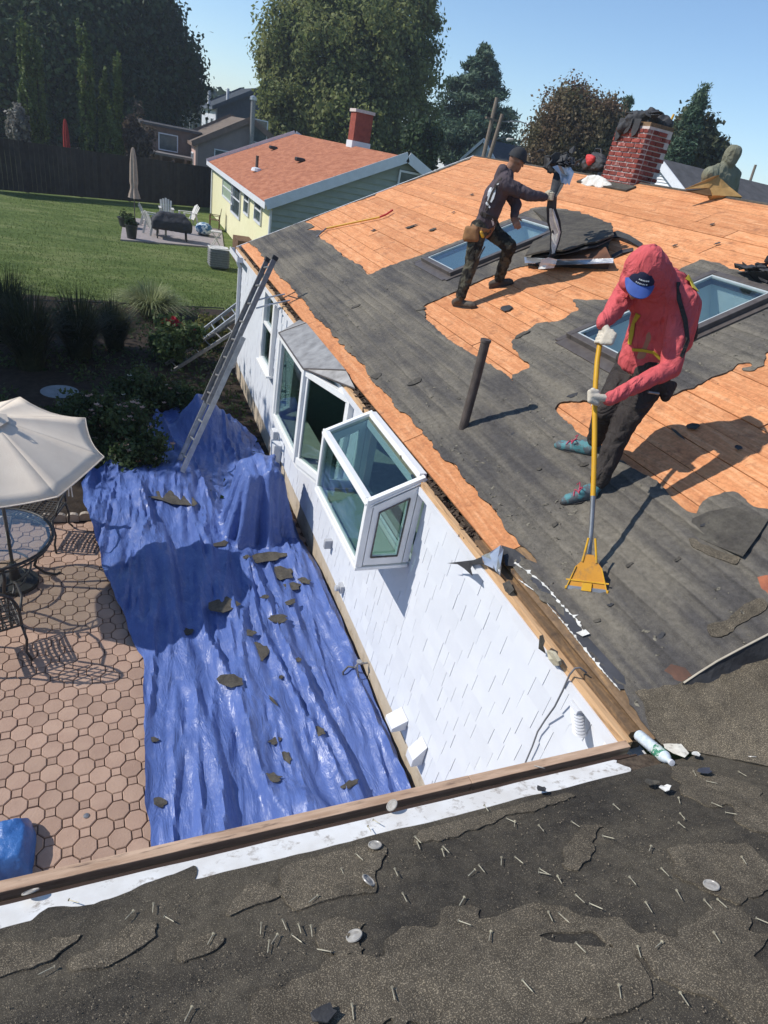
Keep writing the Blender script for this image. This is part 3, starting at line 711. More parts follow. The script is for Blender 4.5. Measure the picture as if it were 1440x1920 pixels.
# plan: its patio side faces -x, its near side -y
chim = bpy.data.objects.new('chimney', None); COL.objects.link(chim); setparent(chim, house); chim.location = (5.36, 7.74, 2.4); chim.matrix_parent_inverse = Matrix.Translation(house.location).inverted()
MB().bx(CHX0+.012, CHX1-.012, CHY0+.012, CHY1-.012, CHZ0, CHZ1-.02).build('mortar_core', M_MORTAR, chim)
bme = bpy.data.meshes.new('brick'); bmx = bmesh.new(); bmesh.ops.create_cube(bmx, size=1.0); bmesh.ops.bevel(bmx, geom=bmx.edges[:], offset=.03, segments=1, affect='EDGES'); bmx.to_mesh(bme); bmx.free(); bme.materials.append(M_BRICK)
rnd = random.Random(2); BH = .0665; nb = 0
for r in range(int((CHZ1-CHZ0)/BH)):
    z = CHZ0+(r+.5)*BH
    for face in ('-x', '-y', '+x', '+y'):
        L0, L1 = (CHY0, CHY1) if face[1] == 'x' else (CHX0+.1, CHX1-.1)
        a = L0-(.1025 if r % 2 else 0.0)
        while a < L1-.01:
            b = a+.205; p, q = max(a, L0), min(b, L1); a = b
            if q-p < .03 or nb >= 296: continue
            if face in ('+x', '+y') and r % 2: continue
            c = (p+q)/2; jx = rnd.uniform(-.003, .003)
            if face == '-x': ctr, sz = (CHX0+.045+jx, c, z), (.10, q-p-.018, BH-.017)
            elif face == '+x': ctr, sz = (CHX1-.045+jx, c, z), (.10, q-p-.018, BH-.017)
            elif face == '-y': ctr, sz = (c, CHY0+.045+jx, z), (q-p-.014, .10, BH-.015)
            else: ctr, sz = (c, CHY1-.045+jx, z), (q-p-.014, .10, BH-.015)
            inst('brick', bme, Matrix.Translation(ctr) @ Matrix.Diagonal((*sz, 1)), chim); nb += 1
MB().bx(CHX0+.01, CHX1-.01, CHY0+.01, CHY1-.01, CHZ1-.02, CHZ1+.03).build('chimney_cap', M_OLDBOARD, chim)
# white flashing compound at the chimney foot
def blobsheet(name, cy, cs, ry, rs, h, mat, parent, seed=1, n=.25, ztop=None):
    A = np.linspace(cy-ry*1.4, cy+ry*1.4, 44); B = np.linspace(cs-rs*1.4, cs+rs*1.4, 44)
    f = lambda a, b: ((a-cy)/ry)**2+((b-cs)/rs)**2-1+(fbm(a*6, b*6, 3, seed)-.5)*4*n
    Hh = lambda a, b: .012+h*np.clip(1-((a-cy)/ry)**2-((b-cs)/rs)**2, 0, 1)*(.5+fbm(a*9, b*9, 3, seed+5))
    return clip_sheet(name, A, B, f, R3, Hh, .012, mat, parent)
blobsheet('chimney_flashing', 8.05, (CHX0-.10)/CA, .42, .10, .12, M_TORNWHITE, house, 3)
ra = MB()
for (a, b, c, d) in ((7.2, 8.5, CHX0-.16, CHX0),):
    ra.mbox(_fr, (a, -d/CA, .004), (b, -c/CA, .03))
ra.build('chimney_apron', M_FLAKE, house)
# vent pipe through the roof
pb = RP(868, 803)
pt = pb+np.array([0, 0, .82])
pp = MB(); pp.tube([pb-np.array([0, 0, .1]), pb+np.array([.004, 0, .4]), pt], [.041, .041, .040], 20); pp.lathe([(.041, .80), (.046, .80), (.046, .822), (.036, .822), (.034, .7)], Matrix.Translation(pb), 20)
pp.build('vent_pipe', M_LEAD, house, smooth='auto')

# ------------------------------------------------------------------ windows on the patio wall
def winpart(name='window'):
    o = bpy.data.objects.new(name, None); COL.objects.link(o); setparent(o, house); return o
# far double-hung window
w1 = winpart(); y0, y1, z0, z1 = 8.86, 9.70, -1.33, -.06
f = MB(); t = .065; zm = (z0+z1)/2+.05
f.bx(.0, .11, y0-.05, y0+t, z0-.02, z1+.03); f.bx(.0, .11, y1-t, y1+.05, z0-.02, z1+.03); f.bx(.002, .11, y0+t, y1-t, z1-t, z1+.03); f.bx(.002, .11, y0+t, y1-t, z0-.02, z0+t); f.bx(.012, .10, y0+t, y1-t, zm-.025, zm+.025)
f.build('frame', M_VINYL, w1, bevel=.004); MB().bx(-.05, .10, y0-.08, y1+.08, z0-.055, z0-.022).build('sill', M_VINYL, w1)
MB().bx(.055, .06, y0+t, y1-t, zm, z1-t).build('pane', M_GLASS, w1); MB().bx(.035, .04, y0+t, y1-t, z0+t, zm).build('pane', M_GLASS, w1)
# shallow bay with metal roof
bay = winpart('bay_window'); BX = -.25; ya, yb, yc, yd = 4.74, 5.62, 7.02, 7.33; bz0, bz1 = -1.34, -.10
plan = [(.06, ya), (BX, yb), (BX, yc), (.06, yd)]
fb = MB()
def vpost(p, q=.045, z0=bz0, z1=bz1): fb.bx(p[0]-q, p[0]+q, p[1]-q, p[1]+q, z0, z1)
for p in plan: vpost(p)
def beam(mb, p, q, z0, z1, w): 
    d = Vector((q[0]-p[0], q[1]-p[1], 0)); L = d.length; d.normalize(); n = Vector((-d.y, d.x, 0))
    mb.mbox(frame((p[0], p[1], 0), d, n, (0, 0, 1)), (0, -w/2, z0), (L, w/2, z1))
for i in range(3):
    beam(fb, plan[i], plan[i+1], bz1-.07, bz1+.01, .075); beam(fb, plan[i], plan[i+1], bz0-.02, bz0+.075, .08)
fb.build('frame', M_VINYL, bay, bevel=.004)
for i in range(3):
    p, q = plan[i], plan[i+1]; d = Vector((q[0]-p[0], q[1]-p[1], 0)).normalized()
    g2 = MB(); beam(g2, (p[0]+d.x*.045, p[1]+d.y*.045), (q[0]-d.x*.045, q[1]-d.y*.045), bz0+.07, bz1-.065, .006); g2.build('pane', M_GLASS, bay)
    pa, qa = Vector((*p, 0))+d*.045, Vector((*q, 0))-d*.045
    for u0 in (0, 1):
        s2 = MB(); e = pa if u0 == 0 else qa-d*.035; beam(s2, e, e+d*.035, bz0+.075, bz1-.07, .04); s2.build('sash_stile', M_VINYL, bay)
roofp = [(.06, ya-.05, .03), (BX-.05, yb-.02, -.085), (BX-.05, yc+.02, -.085), (.06, yd+.05, .03)]
hi_ = [(.06, ya+.35, .10), (.06, yd-.35, .10)]
br = MB()
for a, b, c, d in ((roofp[0], roofp[1], hi_[0], None), (roofp[1], roofp[2], hi_[1], hi_[0]), (roofp[2], roofp[3], hi_[1], None)):
    br.quad(*[p for p in (a, b, c, d) if p is not None])
MBs = []
for nm, pts in (('roof_panel', (roofp[0], roofp[1], hi_[0])), ('roof_panel', (roofp[1], roofp[2], hi_[1], hi_[0])), ('roof_panel', (roofp[2], roofp[3], hi_[1]))):
    mbp = MB(); n = len(pts); mbp.add([(*p,) for p in pts]+[(p[0], p[1], p[2]-.012) for p in pts], [tuple(reversed(range(n))), tuple(range(n, 2*n))]+[(i, (i+1) % n, n+(i+1) % n, n+i) for i in range(n)])
    mbp.build(nm, M_COPPER, bay)
rb = MB()
for a, b in ((roofp[1], hi_[0]), (roofp[2], hi_[1]), (roofp[0], roofp[1]), (roofp[1], roofp[2])): rb.tube([a, b], .010, 6)
rb.build('roof_seam', M_FRAMEBR, bay)
sk_ = MB(); sk_.prism([(p[0]*1.0, p[1]) for p in plan], Matrix.Identity(4), bz0-.10, bz0-.02); sk_.build('skirt', M_VINYL, bay)
MB().prism([(.2, ya+.05), (BX+.05, yb+.02), (BX+.05, yc-.02), (.2, yd-.05)], Matrix.Identity(4), bz0+.005, bz0+.02).build('seat_board', M('bay_seat', (.55, .5, .42), None, 4, .6, .3), bay)
# projecting garden window with sloped glass top
gw = winpart('garden_window'); GX = -.42; y0, y1 = 2.68, 4.05; zt, zf, zb = .02, -.20, -.84; t = .05
gf = MB()
def strut(mb, a, b, w=.055, h=.05, up=(0, 0, 1)):
    a, b = Vector(a), Vector(b); d = (b-a); L = d.length; d.normalize(); u = Vector(up); x = d.cross(u).normalized(); z = x.cross(d)
    mb.mbox(frame(a, d, x, z), (0, -w/2, -h/2), (L, w/2, h/2))
for y in (y0, y1):
    strut(gf, (.05, y, zt), (GX, y, zf), .05, .055); gf.bx(GX-.03, GX+.03, y-.028, y+.028, zb-.02, zf+.026); gf.bx(.0, .06, y-.028, y+.028, zb, zt)
gf.bx(GX-.032, GX+.026, y0+.028, y1-.028, zf-.03, zf+.028); gf.bx(GX-.034, .06, y0-.034, y1+.034, zb-.055, zb-.02); gf.bx(.0, .07, y0+.028, y1-.028, zt-.03, zt+.03)
gf.bx(GX-.03, GX+.02, y0+.028, y1-.028, zb-.02, zb+.03)
gf.build('frame', M_VINYL, gw, bevel=.004)
bd = MB()
for off in (.0, .028):
    bd.bx(GX-.04, GX-.031, y0-.02+off*.3, y1+.02-off*.3, zf-.012-off*.5, zf-.004-off*.5)
    strut(bd, (.03, y0-.030, zt-.018-off), (GX, y0-.030, zf-.018-off), .008, .008)
bd.build('trim_bead', M_VINYL, gw)
slope = lambda x: zt+(zf-zt)*(x-.05)/(GX-.05)
MB().add([(.02, y0+.03, slope(.02)), (.02, y1-.03, slope(.02)), (GX+.02, y1-.03, slope(GX+.02)), (GX+.02, y0+.03, slope(GX+.02)), (.02, y0+.03, slope(.02)-.008), (.02, y1-.03, slope(.02)-.008), (GX+.02, y1-.03, slope(GX+.02)-.008), (GX+.02, y0+.03, slope(GX+.02)-.008)],
         [(0, 1, 2, 3), (7, 6, 5, 4), (0, 3, 7, 4), (1, 0, 4, 5), (2, 1, 5, 6), (3, 2, 6, 7)]).build('roof_pane', M_GLASS, gw)
MB().bx(GX-.012, GX-.006, y0+.03, y1-.03, zb+.03, zf-.03).build('front_pane', M_GLASS, gw)
for y, nm in ((y0, 'side_casement'), (y1, 'side_casement')):
    cs = MB(); o_ = .012 if y == y0 else -.012
    pts = [(GX+.035, zb+.0), (-.01, zb+.0), (-.01, slope(-.01)-.04), (GX+.035, slope(GX+.035)-.04)]
    cen = (sum(p[0] for p in pts)/4, sum(p[1] for p in pts)/4)
    inn = [(cen[0]+(p[0]-cen[0])*.68, cen[1]+(p[1]-cen[1])*.76) for p in pts]
    for i in range(4):
        a, b, c, d = pts[i], pts[(i+1) % 4], inn[(i+1) % 4], inn[i]
        vs = [(q[0], y-.03, q[1]) for q in (a, b, c, d)]+[(q[0], y+.02, q[1]) for q in (a, b, c, d)]
        cs.add(vs, [(0, 1, 2, 3), (7, 6, 5, 4), (0, 4, 5, 1), (1, 5, 6, 2), (2, 6, 7, 3), (3, 7, 4, 0)])
    cs.build(nm, M_VINYL, gw)
    MB().add([(q[0], y, q[1]) for q in inn]+[(q[0], y+.006, q[1]) for q in inn], [(0, 1, 2, 3), (7, 6, 5, 4), (0, 4, 5, 1), (1, 5, 6, 2), (2, 6, 7, 3), (3, 7, 4, 0)]).build('side_pane', M_GLASS, gw)
    if y == y0:
        gk = MB()
        for i in range(4):
            a, b = inn[i], inn[(i+1) % 4]; strut(gk, (a[0], y-.032, a[1]), (b[0], y-.032, b[1]), .01, .016, (0, 1, 0))
        gk.build('gasket', M_FRAMEBR, gw)
MB().bx(GX+.02, .0, y0+.03, y1-.03, zb-.018, zb-.006).build('shelf', M('shelf_green', (.50, .56, .48), (.44, .51, .44), 4, .5, .3), gw)
# rooms behind the glass
rm = MB()
rm.bx(.165, 3.0, 2.0, 2.05, -2.4, .0); rm.bx(.165, 3.0, 7.6, 7.65, -2.4, .0); rm.bx(2.95, 3.0, 2.05, 7.6, -2.4, .0); rm.bx(.165, 3.0, 2.0, 7.65, -2.45, -2.4); rm.bx(.165, 3.0, 2.0, 7.65, -.02+.0, .02)
rm.build('kitchen_room', M_ROOM, house)
rm2 = MB(); rm2.bx(.165, 2.0, 8.3, 8.35, -2.4, 0); rm2.bx(.165, 2.0, 10.3, 10.35, -2.4, 0); rm2.bx(1.95, 2, 8.35, 10.3, -2.4, 0); rm2.bx(.165, 2, 8.3, 10.35, -2.45, -2.4); rm2.bx(.165, 2, 8.3, 10.35, -.02, .02); rm2.build('far_room', M_DEEP, house)
cnt_ = MB(); cnt_.bx(.165, .75, 2.1, 5.6, -.95, -.88); cnt_.build('kitchen_counter', M('counter_stone', (.34, .38, .34), (.26, .30, .27), 14, .4, .4), house)
# ------------------------------------------------------------------ fixtures on that wall
P1 = XP(621, 1018, WX); 
MB().bx(-.03, .07, P1[1]-.03, P1[1]+.03, P1[2]-.07, P1[2]+.05).bx(-.034, -.03, P1[1]-.02, P1[1]+.02, P1[2]-.05, P1[2]+.03).build('outlet_box', M('grey_box', (.42, .43, .45), None, 8, .5, .4), house, bevel=.006)
P2 = XP(642, 1102, WX)
vc = MB(); vc.bx(.02, .075, P2[1]-.05, P2[1]+.05, P2[2]-.05, P2[2]+.05); vc.lathe([(.038, 0), (.038, .05), (.028, .055)], frame((.02, P2[1], P2[2]), (0, 1, 0), (0, 0, 1), (-1, 0, 0)), 12)
vc.build('round_vent', M('grey_vent', (.50, .51, .53), None, 8, .5, .4), house)
for (px, py, wd, hg, pr) in ((748, 1352, .17, .13, .15), (782, 1412, .13, .24, .11)):
    q = XP(px+8, py-5, WX); y, z = q[1], q[2]
    hd = MB(); hd.add([(.065, y-wd/2, z+hg/2), (.065, y+wd/2, z+hg/2), (.065-pr, y+wd/2, z-hg*.1), (.065-pr, y-wd/2, z-hg*.1), (.065, y-wd/2, z-hg/2), (.065, y+wd/2, z-hg/2), (.065-pr, y+wd/2, z-hg/2), (.065-pr, y-wd/2, z-hg/2)],
                      [(0, 1, 2, 3), (3, 2, 6, 7), (0, 3, 7, 4), (2, 1, 5, 6), (4, 7, 6, 5), (1, 0, 4, 5)]); hd.build('vent_hood', M_WHITE, house, bevel=.004)
# meter boxes at the bay's far side
q = XP(523, 850, WX)
MB().bx(-.06, .07, q[1]-.13, q[1]+.13, q[2]-.2, q[2]+.2).build('meter_box', M('meter_white', (.66, .67, .68), None, 8, .5, .4), house, bevel=.01)
MB().bx(-.02, .07, q[1]+.2, q[1]+.38, q[2]-.05, q[2]+.3).build('cable_box', M('meter_white', (.66, .67, .68)), house, bevel=.01)
MB().tube([(.02, q[1], q[2]-.2), (.02, q[1], -2.74)], .022, 8).build('conduit', M('meter_white', (.66, .67, .68)), house)
# downspout at the far corner and a stub of gutter on it
ds = MB()
for sg in (((-.05, 12.62, -.16), (.03, 12.62, -.34)), ((.03, 12.62, -.34), (.03, 12.62, -2.5)), ((.03, 12.62, -2.5), (-.22, 12.62, -2.66))):
    d = Vector(sg[1])-Vector(sg[0]); strut(ds, sg[0], sg[1], .07, .055, (0, 1, 0) if abs(d.z) > .1 else (0, 0, 1))
ds.build('downspout', M_WHITE, house)
gs = MB(); gs.bx(-.13, -.12, 12.0, 13.1, -.13, -.02); gs.bx(-.12, -.017, 12.0, 13.1, -.13, -.12); gs.bx(-.12, -.017, 12.0, 12.01, -.12, -.03); gs.bx(-.12, -.017, 13.09, 13.1, -.12, -.03); gs.build('gutter_stub', M_WHITE, house)
# hose tap and its hose
q = XP(688, 1243, WX); hb = MB(); hb.tube([(.07, q[1], q[2]), (-.05, q[1], q[2]+.005)], .012, 8); hb.tube([(-.05, q[1], q[2]+.005), (-.07, q[1], q[2]-.05)], .011, 8)
hb.lathe([(.0, 0), (.032, .0), (.032, .012), (0, .014)], frame((-.035, q[1], q[2]+.03), (1, 0, 0), (0, 1, 0), (0, 0, 1)), 10); hb.build('hose_tap', M('tap_grey', (.40, .39, .38), None, 12, .4, .5, metal=.5), house, smooth='auto')
# ribbed white soffit vent near the inside corner, cable hooked over the fascia, corner trim
q = XP(1094, 1304, -.005); rv = MB()
zz = min(q[2], -.15)
for k in range(8):
    rv.lathe([(.0, 0), (.034, 0), (.040, .004), (.034, .010), (.0, .010)], frame((-.002*k, q[1]-.012*k, zz-.011*k), (1, 0, 0), (0, 1, 0), (0, 0, 1)), 16)
rv.bx(-.03, .06, q[1]-.03, q[1]+.05, zz+.0105, zz+.035); rv.build('soffit_vent', M_WHITE, house, smooth='auto')
MB().bx(.0, .078, .0, .09, -2.42, -.107).build('corner_trim', M_VINYL, house)
MB().bx(-.10, -.02, -.075, -.0, -2.6, -.16).build('wing_downspout', M_WHITE, house)

# ------------------------------------------------------------------ figures: rounded limbs fused into continuous surfaces
from mathutils.bvhtree import BVHTree
_ico = bmesh.new(); bmesh.ops.create_icosphere(_ico, subdivisions=2, radius=1.0); ICO = [v.co.copy() for v in _ico.verts]; _ico.free()
def V3(p): return Vector([float(t) for t in p])
def prim_mesh(mb, pr):
    bm = bmesh.new()
    if pr[0] == 'c':
        for p, r in ((V3(pr[1]), pr[2]), (V3(pr[3]), pr[4])):
            for v in ICO: bm.verts.new(p+v*r)
    elif pr[0] == 'e':
        c = V3(pr[1]); m = pr[3] if len(pr) > 3 else Matrix.Identity(3)
        for v in ICO: bm.verts.new(c+m @ Vector((v.x*pr[2][0], v.y*pr[2][1], v.z*pr[2][2])))
    else:                                                     # 'h' hull of many balls
        for p, r in pr[1]:
            for v in ICO: bm.verts.new(V3(p)+v*r)
    res = bmesh.ops.convex_hull(bm, input=bm.verts[:])
    bmesh.ops.delete(bm, geom=[v for v in bm.verts if not v.link_faces], context='VERTS')
    bm.verts.index_update(); mb.add([v.co for v in bm.verts], [[v.index for v in f.verts] for f in bm.faces]); bm.free()
def blob(name, prims, mat, parent, voxel=.014, smooth=5, wr=0.0, wf=(9, 9, 22), seed=0, sub=0):
    mb = MB()
    for p in prims: prim_mesh(mb, p)
    me = bpy.data.meshes.new('tmp'); me.from_pydata(mb.v, [], mb.f); me.update()
    o = bpy.data.objects.new('tmp', me); COL.objects.link(o)
    r = o.modifiers.new('r', 'REMESH'); r.mode = 'VOXEL'; r.voxel_size = voxel
    if smooth: s = o.modifiers.new('s', 'SMOOTH'); s.factor = .5; s.iterations = smooth
    dg = bpy.context.evaluated_depsgraph_get(); ev = o.evaluated_get(dg); m2 = bpy.data.meshes.new_from_object(ev)
    bpy.data.objects.remove(o); bpy.data.meshes.remove(me); m2.name = name
    if wr:
        ns = [v.normal.copy() for v in m2.vertices]
        for v, n in zip(m2.vertices, ns):
            p = v.co; a = mnoise.noise(Vector((p.x*wf[0]+seed, p.y*wf[1], p.z*wf[2]))); b = mnoise.noise(Vector((p.x*wf[0]*2.3, p.y*wf[1]*2.3+seed, p.z*wf[2]*1.7)))
            rr = (1-abs(a)*2.2)
            v.co = p+n*(wr*(rr*.7+b*.6))
    m2.polygons.foreach_set('use_smooth', [True]*len(m2.polygons)); m2.update()
    m2.materials.clear()
    return meshobj(name, m2, mat, parent)
def bvh_of(obs):
    vs = []; fs = []
    for o in obs:
        n = len(vs); q = o; mw = Matrix.Identity(4); ch = []
        while q is not None: ch.append(q); q = q.parent
        for q in reversed(ch): mw = mw @ q.matrix_parent_inverse @ q.matrix_basis
        vs += [mw @ v.co for v in o.data.vertices]; fs += [[i+n for i in p.vertices] for p in o.data.polygons]
    return BVHTree.FromPolygons(vs, fs)
def strap(name, pix, bvh, mat, parent, w=.022, t=.004, off=.006, ws=None):
    pts = []
    for (px, py) in pix:
        h_, n_, i_, d_ = bvh.ray_cast(Vector(CAM), Vector(ray(px, py)))
        if h_ is not None: pts.append((h_+n_*off, n_))
    if len(pts) < 2: return None
    mb = MB(); vs = []
    for i, (p, n) in enumerate(pts):
        d = (pts[min(i+1, len(pts)-1)][0]-pts[max(i-1, 0)][0]).normalized(); x = d.cross(n).normalized(); w = ws[i] if ws else w
        vs += [p-x*w+n*0, p+x*w+n*0, p+x*w+n*t, p-x*w+n*t]
    fs = [(i*4+k, i*4+(k+1) % 4, (i+1)*4+(k+1) % 4, (i+1)*4+k) for i in range(len(pts)-1) for k in range(4)]+[(3, 2, 1, 0), tuple(range(len(vs)-4, len(vs)))]
    mb.add(vs, fs); return mb.build(name, mat, parent)
def grip_hand(name, c, axis, palm, mat, parent, r=.017, thumb=1, voxel=.0045, sc=1.0, wrist=None):
    """a fist closed round a bar: c centre on the bar, axis along it, palm = direction from the bar to the palm"""
    c = V3(c); a = V3(axis).normalized(); p = V3(palm); p = (p-a*p.dot(a)).normalized(); q = a.cross(p)*thumb
    pr = []; R = (r+.010)*1.0
    pr.append(('h', [(c+p*(R+.012*sc)+a*.034*sc-q*.012, .016*sc), (c+p*(R+.012*sc)-a*.034*sc-q*.012, .015*sc), (c+p*(R+.018*sc)+a*.026*sc-q*.055*sc, .017*sc), (c+p*(R+.018*sc)-a*.022*sc-q*.055*sc, .016*sc)]))
    for i, L in enumerate((.92, 1.0, .97, .82)):
        o = a*((1.5-i)*.0205*sc); ang = [20, 75, 130, 185, 225*L]; pts = []
        for t in ang:
            t = math.radians(t); pts.append(c+o+(p*math.cos(t)+q*math.sin(t))*R)
        fr = [.0105, .0100, .0095, .0088, .0080]
        for k in range(4): pr.append(('c', pts[k], fr[k]*sc, pts[k+1], fr[k+1]*sc))
    th = [c+p*(R+.014)+a*.042*sc-q*.035*sc, c+p*(R*.6)+a*.05*sc-q*(R+.004), c-p*(R*.5)+a*.040*sc-q*(R), c-p*(R+.002)+a*.026*sc-q*.008]
    for k, (r0, r1) in enumerate(((.014, .0115), (.0115, .0105), (.0105, .009))): pr.append(('c', th[k], r0*sc, th[k+1], r1*sc))
    if wrist is not None: pr.append(('c', c+p*(R+.018*sc)-q*.05*sc, .021*sc, V3(wrist), .024*sc))
    return blob(name, pr, mat, parent, voxel, 2)
def open_hand(name, wrist, fdir, palmn, mat, parent, thumb=1, sc=1.0, curl=.35):
    w = V3(wrist); f = V3(fdir).normalized(); n = V3(palmn); n = (n-f*n.dot(f)).normalized(); s = f.cross(n)*thumb
    pr = [('h', [(w, .020*sc), (w+f*.075*sc+s*.030*sc, .0125*sc), (w+f*.075*sc-s*.030*sc, .0115*sc), (w+f*.03*sc+s*.026*sc, .015*sc), (w+f*.03*sc-s*.022*sc, .014*sc)])]
    for i, L in enumerate((.066, .074, .070, .054)):
        b = w+f*.078*sc+s*((1.5-i)*.020*sc); d = f.copy(); p0 = b
        for k in range(3):
            ang = curl*(.6+k*.8)*(1+.15*i); d2 = (f*math.cos(ang)+n*math.sin(ang)); p1 = p0+d2*(L*sc*(.45, .32, .25)[k])
            pr.append(('c', p0, (.0098, .0090, .0082)[k]*sc, p1, (.0090, .0082, .0072)[k]*sc)); p0 = p1
    t0 = w+f*.022*sc+s*.022*sc; t1 = t0+(s*.85+f*.45+n*.3).normalized()*.036*sc; t2 = t1+(f*.9+s*.3+n*.3).normalized()*.03*sc
    pr += [('c', t0, .014*sc, t1, .0108*sc), ('c', t1, .0108*sc, t2, .0088*sc)]
    return blob(name, pr, mat, parent, .0045, 2)
def head_prims(c, fd, up, R=.098, neck=None):
    c = V3(c); fd = V3(fd).normalized(); up = V3(up); up = (up-fd*up.dot(fd)).normalized(); sd = fd.cross(up)
    m = Matrix((sd, fd, up)).transposed()
    pr = [('e', c+up*.015, (R*.80, R*.98, R*1.05), m), ('e', c+fd*.022-up*.055, (R*.60, R*.72, R*.72), m)]
    pr += [('c', c+fd*(R*.93)-up*.008, .010, c+fd*(R*1.12)-up*.034, .014)]          # nose
    pr += [('c', c+fd*(R*.86)-up*.070+sd*.020, .008, c+fd*(R*.86)-up*.070-sd*.020, .008)]   # mouth
    pr += [('c', c+fd*(R*.70)-up*.100, .020, c+fd*(R*.78)-up*.098, .016)]           # chin
    for s in (-1, 1):
        pr.append(('e', c+sd*s*R*.80-fd*.012-up*.012, (.010, .020, .032), m))         # ears
        pr.append(('c', c+fd*(R*.86)+up*.012+sd*s*.016, .009, c+fd*(R*.80)+up*.014+sd*s*.045, .009))  # brows
    if neck is not None: pr.append(('c', c-up*.06-fd*.02, .058, V3(neck), .062))
    return pr, m
M_SKIN = M('skin', (.36, .19, .125), (.30, .15, .10), 12, .55, .35)
M_SKIND = M('skin_tan', (.30, .155, .10), (.24, .12, .075), 12, .55, .35)
M_EYE = M('eye_dark', (.02, .015, .012), None, 5, .3, .5)
M_REDH = M('red_sweatshirt', (.62, .120, .125), (.54, .092, .098), 5, .9, .15, bump=.35, bscale=120, dirt=((.46, .085, .085), 4), fold=(7, .05, (1.0, 1.0, .55)))
M_GLOVE = M('cream_glove', (.62, .56, .46), (.50, .44, .35), 16, .85, .2, bump=.4, bscale=120)
M_BLKPANT = M('black_trousers', (.036, .030, .028), (.055, .047, .042), 6, .85, .2, bump=.3, bscale=90, fold=(8, .05, (1, 1, .8)))
M_HIVIS = M('harness_yellow', (.50, .40, .035), (.40, .31, .03), 10, .7, .3)
M_TEAL = M('shoe_teal', (.085, .235, .255), (.10, .115, .125), 16, .6, .3, lo=.47, hi=.53, bump=.4, bscale=150)
M_PINK = M('shoe_lace_pink', (.52, .075, .13), None, 8, .7, .2)
M_SOLE = M('shoe_sole', (.055, .05, .048), None, 8, .8, .2)
M_BLUE = M('cap_blue', (.055, .105, .34), (.045, .085, .27), 14, .7, .25)
M_NAVY = M('cap_navy', (.02, .022, .05), None, 14, .8, .2)
M_PRINT = M('white_print', (.66, .68, .70), None, 8, .8, .2)
def lerp(a, b, t): return V3(a)*(1-t)+V3(b)*t
def shoe(parent, heel, toe, ank, upper, sole, lace=None, nrm=(-SA, 0, CA), name='shoe', W=.042):
    heel, toe, ank, n = V3(heel), V3(toe), V3(ank), V3(nrm); d = (toe-heel).normalized(); x = d.cross(n).normalized()
    pr = [('h', [(heel+n*.055, .036), (heel+d*.12+n*.050, W), (toe-d*.05+n*.040, W), (toe-d*.02+n*.034, .030), (heel+n*.035, .034)]), ('h', [(heel+n*.06+d*.01, .036), (lerp(heel, toe, .38)+n*.085, .033), (ank, .044)])]
    o = bpy.data.objects.new(name, None); COL.objects.link(o); o.location = heel; setparent(o, parent)
    blob('upper', pr, upper, o, .007, 3)
    pl = []
    for k in range(20):
        t = 2*math.pi*k/20; u = .5-.5*math.cos(t); wv = math.sin(t)*(W+.006)*(1.0 if u > .35 else .85)
        pl.append(heel-d*.036+d*(u*((toe-heel).length+.05))+x*wv)
    mb = MB(); vs = [p+n*.0 for p in pl]+[p+n*.024 for p in pl]; k = 20
    mb.add(vs, [tuple(range(k)), tuple(reversed(range(k, 2*k)))]+[(i, k+i, k+(i+1) % k, (i+1) % k) for i in range(k)]); mb.build('sole', sole, o)
    if lace:
        mb = MB()
        for q in range(5):
            c = lerp(heel, toe, .42+.085*q)+n*(.118-.0135*q); s = 1 if q % 2 else -1
            mb.tube([c-x*.026-d*.01*s-n*.01, c+n*.004, c+x*.026+d*.01*s-n*.01], .0042, 6)
        mb.tube([lerp(heel, toe, .40)+n*.122, lerp(heel, toe, .36)+n*.15+x*.03, lerp(heel, toe, .45)+n*.128+x*.035], .0042, 6)
        mb.tube([lerp(heel, toe, .40)+n*.122, lerp(heel, toe, .35)+n*.15-x*.03, lerp(heel, toe, .45)+n*.126-x*.036], .0042, 6)
        mb.build('lace', lace, o)
    return o

# ------------------------------------------------------------------ the roofing shovel and the person in red
bl0 = RP(1100, 1100); D0 = 4.351
hpix = [(1098, 1085), (1104, 1040), (1109, 985), (1112, 930), (1114, 870), (1115, 810), (1115, 760), (1117, 715), (1120, 675), (1125, 643), (1134, 622)]
Db, Dt = DIST(bl0)+.03, D0-.335
hp = []
pA = JP(1098, 1085, Db); pB = JP(1118, 690, Dt)
for i, (px, py) in enumerate(hpix):
    r_ = ray(px, py)                                          # keep the bar straight: nearest point of this line of sight to the bar's axis
    u = (pB-pA)/np.linalg.norm(pB-pA); w0 = CAM-pA; a_, b_, c_ = 1.0, r_@u, 1.0; d_, e_ = r_@w0, u@w0
    tt = (b_*e_-c_*d_)/(a_*c_-b_*b_); hp.append(CAM+r_*tt)
shov = thing('roofing_shovel', 'yellow handled roofing shovel with red grip and toothed orange blade on the dark felt', 'shovel', bl0)
MB().tube(hp[3:10], .0165, 12).build('handle', M_YELLOW, shov, smooth='auto')
MB().tube(hp[9:11]+[hp[10]+(hp[10]-hp[9])*.55], [.0195, .0200, .018], 12).build('grip', M_REDGRIP, shov, smooth='auto')
MB().tube([hp[0]+(hp[0]-hp[1])*.1]+hp[0:4], [.0150, .0158, .0160, .0162, .0175], 12).build('steel_socket', M_STEEL, shov, smooth='auto')
a0, a1 = V3(RP(1060, 1103, .012)), V3(RP(1140, 1113, .012)); up_ = (V3(hp[2])-V3(hp[0])).normalized()
xax = (a1-a0).normalized(); nrm_ = xax.cross(up_).normalized(); mid = (a0+a1)/2; Wd = (a1-a0).length/2
tilt = (up_*.80+V3((-SA, 0, CA))*-.0).normalized()
bl = MB(); L_ = .19
